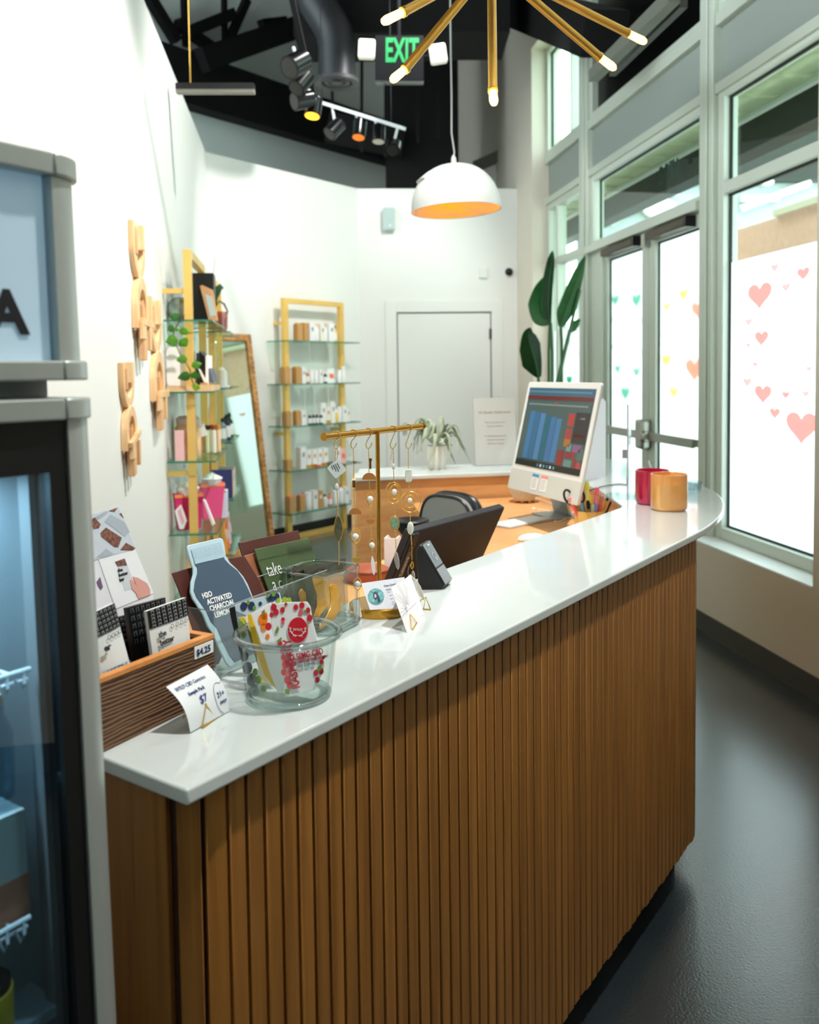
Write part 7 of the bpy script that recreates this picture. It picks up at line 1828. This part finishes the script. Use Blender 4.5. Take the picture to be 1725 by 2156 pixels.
mg = thing('cream_stick', 'cream slanted slim book leaning on the black book', 'book', ay(430, 806, Yb))
part('cover', ext_prism([(417, 776), (421, 778), (434, 803), (430, 806)], Yb - 0.02, 0, 1, V((0, 0.015, 0)), SHH[1] + 0.033), M_BOXC, mg)
for k, (px, hh, r) in enumerate(((466, 0.25, 0.045), (480, 0.22, 0.035))):
    T = W2 @ Matrix.Translation((uc + 0.06 + 0.24 * k, 0.20, SHH[1] + 0.0006)); t = thing('glass_cloche', ('larger clear glass bell jar on the second board left of the mirror', 'slim clear glass bell jar close to the mirror on the second board')[k], 'glass', T.translation, NG_)
    part('dome', B().lathe([(r, 0.012), (r, hh * 0.4), (r * 0.6, hh * 0.75), (r * 0.25, hh * 0.9), (0.012, hh * 0.95), (0.012, hh), (0, hh)], M=T, seg=24), thin_glass('clear_glass'), t)
    part('stand', B().lathe([(0, 0), (r * 1.1, 0), (r * 1.1, 0.01), (0, 0.012)], M=T, seg=24), M_BOX, t)
    part('filling', B().lathe([(0, 0.012), (r * 0.7, 0.012), (r * 0.6, hh * 0.5), (0, hh * 0.6)], M=T, seg=16), mat('pale_filling', (226, 220, 212), 0.8), t)
# level 3: pink boxes, amber jar, card, fishbowl, dark bottles
goods('box', W1, ua - 0.02, 0.075, SHH[2], .05, .17, M_PINKP, 'pink tall box nearest the wall on the third board', 'box', NG_, M_CORAL, 0.05)
goods('box', W1, ua + 0.03, 0.13, SHH[2], .05, .175, mat('pack_rose', (232, 178, 182), 0.5), 'rose pink box beside the near brass post on the third board', 'box', NG_, M_BRASS, 0.05)
T = W1 @ Matrix.Translation((ua + 0.25, 0.09, SHH[2] + 0.0006)); t = thing('apothecary_jar', 'peach tinted apothecary jar behind the pink boxes', 'jar', T.translation, NG_)
part('body', B().lathe([(0, 0), (0.07, 0), (0.075, 0.02), (0.075, 0.17), (0.06, 0.19), (0, 0.19)], M=T, seg=28), mat('peach_fill', (236, 190, 138), 0.5), t); part('lid', B().lathe([(0.066, 0.19), (0.07, 0.225), (0.05, 0.24), (0, 0.245)], M=T, seg=24), mat('rose_lid', (226, 196, 180), 0.35), t)
T = W1 @ Matrix.Translation((ua + 0.36, 0.215, SHH[2] + 0.0006)); t = thing('fish_bowl', 'round glass fishbowl of small amber bottles at the front of the third board', 'bowl', T.translation, NG_)
part('bowl', B().lathe([(0.04, 0.001), (0.085, 0.03), (0.10, 0.09), (0.095, 0.14), (0.085, 0.165)], M=T, seg=32), thin_glass('clear_glass'), t)
for k in range(7):
    a = 2 * pi * k / 7; part('small_bottle', B().lathe([(0, 0.012), (0.014, 0.012), (0.014, 0.15), (0, 0.15)], M=T @ Matrix.Translation((0.05 * cos(a), 0.045 * sin(a), 0)), seg=12), (M_BOXC, mat('pale_green_fill', (206, 216, 170), 0.5), M_PEACH)[k % 3], t); part('small_cap', B().lathe([(0.015, 0.15), (0.015, 0.175), (0, 0.178)], M=T @ Matrix.Translation((0.05 * cos(a), 0.045 * sin(a), 0)), seg=12), (mat('rust_cap', (150, 66, 30), 0.5), M_BLACK, M_KRAFTD)[k % 3], t)
Yc = (W1 @ V((ua + 0.12, 0.22, 0))).y
t = thing('white_tag_card', 'white slanted swing card right of the near brass post', 'card', ay(430, 915, Yc), NG_)
part('card', ext_prism([(422, 892), (428, 890), (437, 916), (424, 920)], Yc, 0, 1, V((0, 0.004, 0)), SHH[2] + 0.001), M_WHITE, t)
for k in range(4):
    goods('bottle', W2, uc + 0.02 + 0.13 * k, 0.20 + 0.02 * (k % 2), SHH[2] + 0.0, .055, .17 + 0.02 * (k % 2), M_DKB if k else mat('steel_blue', (110, 130, 150), 0.3), '%s, %s from the near end on the third board by the mirror' % ('black dropper bottle' if k else 'blue grey bottle', ORD[k]), 'bottle', NG_, M_BOX, lid=M_BLACK)
# level 4: raspberry gift bags, leaflets
for k, (u_, y_, hh, w_, m, look) in enumerate(((0.02, 0.10, 0.21, 0.16, mat('raspberry', (214, 48, 112), 0.4), 'raspberry pink glossy bag nearest the wall'), (0.40, 0.20, 0.22, 0.15, mat('raspberry2', (232, 84, 136), 0.4), 'raspberry pink bag behind the near brass post'))):
    T = W1 @ Matrix.Translation((ua + u_ + 0.06, y_, SHH[3] + 0.0006)) @ Matrix.Rotation(radians(72), 4, 'Z'); t = thing('gift_bag', look + ' on the fourth board', 'bag', T.translation, NG_)
    part('body', B().hexa([T @ V(q) for q in ((-w_ / 2 * 0.8, -0.03, 0), (w_ / 2 * 0.8, -0.03, 0), (w_ / 2 * 0.8, 0.03, 0), (-w_ / 2 * 0.8, 0.03, 0), (-w_ / 2, -0.04, hh), (w_ / 2, -0.04, hh), (w_ / 2, 0.04, hh), (-w_ / 2, 0.04, hh))]), m, t)
    part('tissue', B().lathe([(0.05, hh - 0.01), (0.07, hh + 0.03), (0.03, hh + 0.05), (0, hh + 0.07)], M=T, seg=9), mat('white_tissue', (250, 246, 246), 0.8), t, smooth=False); part('orange_rim', B().box((-w_ / 2, -0.041, hh - 0.02), (w_ / 2, 0.041, hh - 0.001), T), mat('rim_orange', (252, 150, 90), 0.5), t)
Yl = (W1 @ V((ua - 0.02, 0.1, 0))).y
t = thing('leaflet_rack', 'slanted pink and white leaflet pack at the wall end of the fourth board', 'leaflets', ay(378, 1112, Yl), NG_)
part('leaflets', ext_prism([(368, 1076), (379, 1064), (392, 1098), (386, 1114), (378, 1114)], Yl, 0, 1, V((0, 0.03, 0)), SHH[3] + 0.001), M_WHITE, t); part('cover', ext_prism([(374, 1076), (380, 1070), (389, 1098), (384, 1106)], Yl, -0.05, -0.01, V((0, 0.03, 0)), SHH[3] + 0.002), mat('cover_pink', (236, 176, 190), 0.5), t)
Yl = (W1 @ V((ua + 0.15, 0.23, 0))).y
t = thing('greeting_card', 'white slanted card leaning right of the near brass post, fourth board', 'card', ay(445, 1108, Yl), NG_)
part('card', ext_prism([(427, 1052), (431, 1054), (451, 1104), (447, 1108)], Yl, 0, 1, V((0, 0.03, 0)), SHH[3] + 0.001), M_WHITE, t)
Yl = (W1 @ V((ua + 0.45, 0.24, 0))).y
t = thing('white_box', 'white and lilac box at the front end of the fourth board', 'box', ay(470, 1108, Yl), NG_)
part('body', ext_prism([(466, 1034), (476, 1034), (477, 1108), (467, 1110)], Yl, 0, 1, V((0, 0.06, 0)), SHH[3] + 0.001), mat('lilac_white', (226, 222, 240), 0.5), t); part('flap', ext_prism([(440, 1036), (446, 1032), (476, 1032), (476, 1036)], Yl, 0, 1, V((0, 0.06, 0)), SHH[3] + 0.001), M_BOX, t)
for k, c_ in enumerate((mat('mag_navy', (54, 62, 112), 0.5), M_YELP, M_BOX, mat('mag_grey', (150, 150, 140), 0.5), M_BOX, M_PINKP)):
    T = W2 @ Matrix.Translation((uc - 0.02 + 0.055 * k, 0.19, SHH[3] + 0.0006)); goods('box', W2, uc - 0.02 + 0.06 * k, 0.19, SHH[3], .018, .21 - 0.01 * (k % 3), c_, 'upright magazine, %s from the near end on the fourth board of the second unit' % ORD[k], 'magazine', NG_, None, 0.15)
# level 5: orange tote, basket
for k, (u_, m, look) in enumerate(((0.0, M_PEACH, 'peach basket bag low at the near brass post'), (0.45, mat('orange_fill', (246, 160, 50), 0.5), 'orange bag low behind the near brass post'))):
    T = W1 @ Matrix.Translation((ua + u_ + 0.05, 0.17, SHH[4] + 0.0006)); t = thing('tote_bag', look + ' on the lowest board', 'bag', T.translation, NG_)
    part('body', B().lathe([(0, 0), (0.07, 0), (0.085, 0.06), (0.09, 0.20), (0.08, 0.24), (0, 0.22)], M=T, seg=20), m, t); part('handle', B().tube([T @ V((0.06 * cos(a), 0, 0.22 + 0.09 * sin(a))) for a in [pi * i / 12 for i in range(13)]], 0.006, 8), M_PINED, t)
for k, (u_, m, hh) in enumerate(((0.0, mat('orange_fill'), .26), (0.2, M_CORAL, .2), (0.38, M_PINKP, .24))):
    goods('pouch', W2, uc + u_, 0.2, SHH[4], .14, hh, m, '%s, %s from the near end on the lowest board by the mirror' % (('orange pouch', 'coral pouch', 'pale pink pouch')[k], ORD[k]), 'pouch', NG_, M_BOX)
# big white shell vase standing on the floor in front of the near unit
q = oz(470, 1250, 0.0); 
# ------------------------------------------------------------------ leaning mirror in the corner
m0 = upos(492, 0.10, A_, BD, BN); m1 = upos(548, 0.22, A_, BD, BN)
mir = thing('floor_mirror', 'tall leaning mirror in a carved golden brown frame by the corner', 'mirror', A_ + BD * ((m0 + m1) / 2) + BN * 0.3)
ml0 = V((0, 0, 0)); mwid = 0.62; mh = 1.95; tiltm = radians(8)
tr0 = opl(523, 705, A_ + BN * 0.07, BN); ur_ = (tr0 - A_).dot(BD); base = A_ + BD * (ur_ + 0.0) + BN * (0.075 + mh * sin(tiltm)); mu = (V((0, 0, cos(tiltm))) - BN * sin(tiltm)); mnn = BD.cross(mu)
if mnn.dot(BN) < 0: mnn = -mnn
MRF = frame(base - BD * mwid, BD, mu, mnn); zt = tr0.z / cos(tiltm)
M_CARV = wood('carved_frame', (150, 92, 40), (214, 160, 92), (30, 30, 14), 0.5, bump=0.8)
part('mirror_glass', B().box((0.05, 0.06, 0), (mwid - 0.045, zt - 0.06, 0.006), MRF), mat('mirror_silver', (214, 232, 222), 0.01, 1.0), mir)
part('backing', B().box((0.0, 0.0, -0.012), (mwid, zt, -0.001), MRF), M_OAK, mir)
for nm, a_, c_ in (('frame_side', (0, 0, 0), (0.052, zt, 0.03)), ('frame_side', (mwid - 0.052, 0, 0), (mwid, zt, 0.03)), ('frame_top', (0.052, zt - 0.065, 0), (mwid - 0.052, zt, 0.03)), ('frame_bottom', (0.052, 0, 0), (mwid - 0.052, 0.065, 0.03))):
    part(nm, B().box(a_, c_, MRF), M_CARV, mir, bevel=0.008)
b = B()
for k in range(40): b.ell((mwid - 0.026 + 0.008 * (k % 2), 0.06 + k * (zt - 0.12) / 39, 0.03), (0.016, 0.022, 0.007), MRF, 8, 6)
part('carving', b, M_CARV, mir)

# ------------------------------------------------------------------ driftwood figures on the left wall
def figure(label, px0, py0, py1, seed, lean_=0.0):
    """tall stack of pale wood arches and offcuts: u along the wall, v upright, t out of the wall"""
    rn = random.Random(seed); q0 = opl(px0, py1, A_, LN); q1 = opl(px0, py0, A_, LN); Hh = q1.z - q0.z
    W = frame(q0 + V((0, 0, 0)), LD, (0, 0, 1), LN); o = thing('wood_figure', label, 'wall art', q0 + V((0, 0, Hh / 2)), 'wooden wall figures'); s = Hh / 0.66
    def arch(cu, cv, R, r, a0, a1, t0, t1, m, nm, legs=0.0, up=1):
        pts = [(cu + R * cos(a0 + (a1 - a0) * i / 16), cv + up * R * sin(a0 + (a1 - a0) * i / 16)) for i in range(17)]; pin = [(cu + r * cos(a1 + (a0 - a1) * i / 16), cv + up * r * sin(a1 + (a0 - a1) * i / 16)) for i in range(17)]
        if legs:
            pts = [(cu + R, cv - up * legs)] + pts + [(cu - R, cv - up * legs)]; pin = [(cu - r, cv - up * legs)] + pin + [(cu + r, cv - up * legs)]
        part(nm, B().prism([(x * s, y * s) for x, y in pts + pin], W, t0, t1), m, o, bevel=0.002)
    arch(0.11, 0.55, 0.16, 0.10, 0, pi, 0.001, 0.024, M_PINE, 'upper_arch', 0.10 + 0.02 * rn.random(), -1)
    arch(0.13, 0.25, 0.155, 0.095, 0, pi, 0.001, 0.030, M_PINE, 'lower_arch', 0.10)
    part('crossbar', B().box((0.02 * s, 0.165 * s, 0.031), (0.31 * s, 0.20 * s, 0.05), W @ Matrix.Rotation(lean_, 4, 'Z')), M_PINE, o, bevel=0.002)
    for nm, u0, u1, v0, v1, t0, t1, m in (('short_plank', 0.0, 0.10, 0.10, 0.185, 0.031, 0.048, M_PINE), ('long_strip', 0.03, 0.075, 0.0, 0.17, 0.02, 0.045, M_PINED), ('middle_strip', 0.10, 0.15, 0.06, 0.27, 0.005, 0.028, M_PINED), ('tail_strip', 0.12, 0.16, 0.0, 0.12, 0.02, 0.04, M_PINE), ('outer_strip', 0.19, 0.235, 0.05, 0.20, 0.02, 0.05, M_PINE), ('end_offcut', 0.20, 0.245, 0.10, 0.30, 0.002, 0.02, M_PINED), ('horn_block', -0.01, 0.03, 0.50, 0.62, 0.002, 0.03, M_PINED), ('top_block', 0.15, 0.20, 0.54, 0.66, 0.002, 0.035, M_PINE)):
        part(nm, B().box((u0 * s, v0 * s, t0), (u1 * s, v1 * s, t1), W), m, o, bevel=0.0015)
    return o


figure('highest of three pale wooden stacked figures on the left wall', 281, 470, 758, 1)
figure('wooden stacked figure nearest the brass shelf on the left wall', 319, 632, 908, 2, 0.0)
figure('lowest wooden stacked figure on the left wall, its bar tilted', 258, 762, 1005, 3, 0.22)

# ------------------------------------------------------------------ big leaf plant by the far window
Yp = 6.6; base = V((1.02, 6.75, 0))
bp_ = thing('bird_of_paradise', 'tall bird of paradise plant with large dark leaves by the far window', 'plant', base)
part('pot', B().lathe([(0, 0), (0.15, 0), (0.19, 0.05), (0.21, 0.36), (0.20, 0.36), (0.19, 0.32), (0, 0.32)], base, 32), mat('pot_white', (226, 226, 222), 0.5), bp_)
part('soil', B().lathe([(0, 0.321), (0.192, 0.321), (0, 0.335)], base, 24), mat('dark_soil', (46, 36, 28), 0.95), bp_)
M_BOP = mat('paradise_leaf', (20, 92, 30), 0.32, noise=0.25, nscale=14); M_BOPD = mat('paradise_leaf_deep', (12, 58, 22), 0.35, noise=0.25, nscale=14); M_STM = mat('paradise_stem', (58, 104, 58), 0.5)


def bigleaf(mid, widths, m, Y, dY=0.0, fold=0.25):
    """leaf along picture points, half widths in pixels left and right"""
    P = [ay(x, y, Y + dY * i / (len(mid) - 1)) for i, (x, y) in enumerate(mid)]; s = Y / F_PX; n = len(mid) - 1
    def pt(t):
        f_ = t * n; i = min(n - 1, int(f_)); k = f_ - i; a = P[max(i - 1, 0)]; b_ = P[i]; c_ = P[i + 1]; d_ = P[min(i + 2, n)]
        return 0.5 * ((2 * b_) + (c_ - a) * k + (2 * a - 5 * b_ + 4 * c_ - d_) * k * k + (3 * b_ - a - 3 * c_ + d_) * k ** 3)
    def wd(t, w):
        f_ = t * (len(w) - 1); i = min(len(w) - 2, int(f_)); return (w[i] + (w[i + 1] - w[i]) * (f_ - i)) * s
    def fn(a, c):
        p = pt(a); d = (pt(min(1, a + 0.02)) - pt(max(0, a - 0.02))).normalized(); sd = d.cross(V((0, -1, 0))).normalized()
        k = (c - 0.5) * 2; w = wd(a, widths[0]) if k < 0 else wd(a, widths[1])
        return p + sd * (k * w) + V((0, 1, 0)) * (fold * abs(k) * w), sd.cross(d).normalized()
    lf = part('leaf', B().patch(fn, 22, 8, 0.0015), m, bp_)
    part('midrib', B().tube([pt(t / 12) - V((0, 0.004, 0)) for t in range(13)], [0.006 * (1 - t / 14) for t in range(13)], 6), M_STM, lf)


def stem(pts, Y):
    P = [ay(x, y, Y) for x, y in pts]; part('stem', B().tube(P + [base + V((random.uniform(-0.06, 0.06), random.uniform(-0.05, 0.05), 0.33))], [0.011] * len(P) + [0.018], 8), M_STM, bp_)


bigleaf([(1158, 684), (1155, 640), (1157, 590), (1162, 550), (1164, 528)], ([2, 12, 13, 10, 1], [3, 8, 9, 7, 1]), M_BOPD, 6.5, 0.1)
bigleaf([(1160, 680), (1146, 668), (1140, 640), (1145, 606), (1152, 580)], ([4, 24, 27, 18, 2], [2, 12, 14, 8, 1]), M_BOP, 6.6, 0.1)
bigleaf([(1134, 795), (1128, 765), (1118, 730), (1112, 705), (1116, 690)], ([3, 28, 24, 12, 1], [6, 14, 22, 16, 2]), M_BOPD, 6.55, -0.1)
bigleaf([(1181, 690), (1190, 660), (1208, 610), (1222, 570), (1233, 538)], ([3, 18, 16, 11, 1], [3, 16, 15, 9, 1]), M_BOP, 6.4, 0.0)
bigleaf([(1200, 700), (1206, 690), (1214, 680), (1222, 672)], ([2, 8, 7, 1], [2, 10, 8, 1]), M_BOP, 6.7, 0.05)
stem([(1158, 684), (1156, 740), (1156, 810)], 6.5); stem([(1160, 680), (1163, 740), (1163, 810)], 6.6); stem([(1134, 795), (1136, 830)], 6.55); stem([(1181, 690), (1183, 720), (1183, 810)], 6.45); stem([(1222, 610), (1196, 710), (1172, 810)], 6.4); stem([(1200, 700), (1186, 760), (1176, 810)], 6.7)
# ------------------------------------------------------------------ light
w = bpy.data.worlds.new('world'); SC.world = w; w.use_nodes = True
bg = w.node_tree.nodes['Background']; bg.inputs['Color'].default_value = (0.85, 0.97, 1.0, 1); bg.inputs['Strength'].default_value = 5.5


def area(name, loc, target, size, power, col=(1, 0.95, 0.88), spread=180):
    l = bpy.data.lights.new(name, 'AREA'); l.energy = power; l.size = size; l.color = col; l.spread = radians(spread); l.shape = 'DISK'
    o = bpy.data.objects.new(name, l); COL.objects.link(o); o.location = loc
    o.rotation_euler = (V(target) - V(loc)).to_track_quat('-Z', 'Y').to_euler(); return o


def spot(name, loc, target, power, ang=60, blend=0.6, rad=0.05, col=(1, 0.93, 0.84)):
    l = bpy.data.lights.new(name, 'SPOT'); l.energy = power; l.spot_size = radians(ang); l.spot_blend = blend; l.shadow_soft_size = rad; l.color = col
    o = bpy.data.objects.new(name, l); COL.objects.link(o); o.location = loc
    o.rotation_euler = (V(target) - V(loc)).to_track_quat('-Z', 'Y').to_euler(); return o


WC = (1, 0.97, 0.93)
spot('track_spot_wall_near', (0.45, 3.2, 4.3), (-1.15, 3.5, 0.95), 520, 82, col=WC)
spot('track_spot_wall_far', (0.2, 5.0, 4.4), (-1.5, 6.2, 1.6), 180, 95, col=WC)
spot('track_spot_back', (0.5, 6.2, 4.2), (-0.9, 8.7, 1.5), 240, 85, col=WC)
spot('track_spot_door', (0.9, 6.0, 4.2), (0.5, 9.3, 1.4), 45, 80, col=WC)
spot('track_spot_counter', (0.50, 1.04, 3.3), (0.6, 1.45, 0.6), 190, 84, rad=0.05, col=(1, 0.96, 0.90))

SC.view_settings.view_transform = 'Standard'; SC.view_settings.look = 'None'; SC.view_settings.exposure = 0.12; SC.view_settings.gamma = 1.0
SC.view_settings.use_curve_mapping = False
SC.cycles.use_denoising = True
SC.cycles.max_bounces = 12; SC.cycles.transparent_max_bounces = 24; SC.cycles.transmission_bounces = 12
SC.cycles.sample_clamp_indirect = 6.0
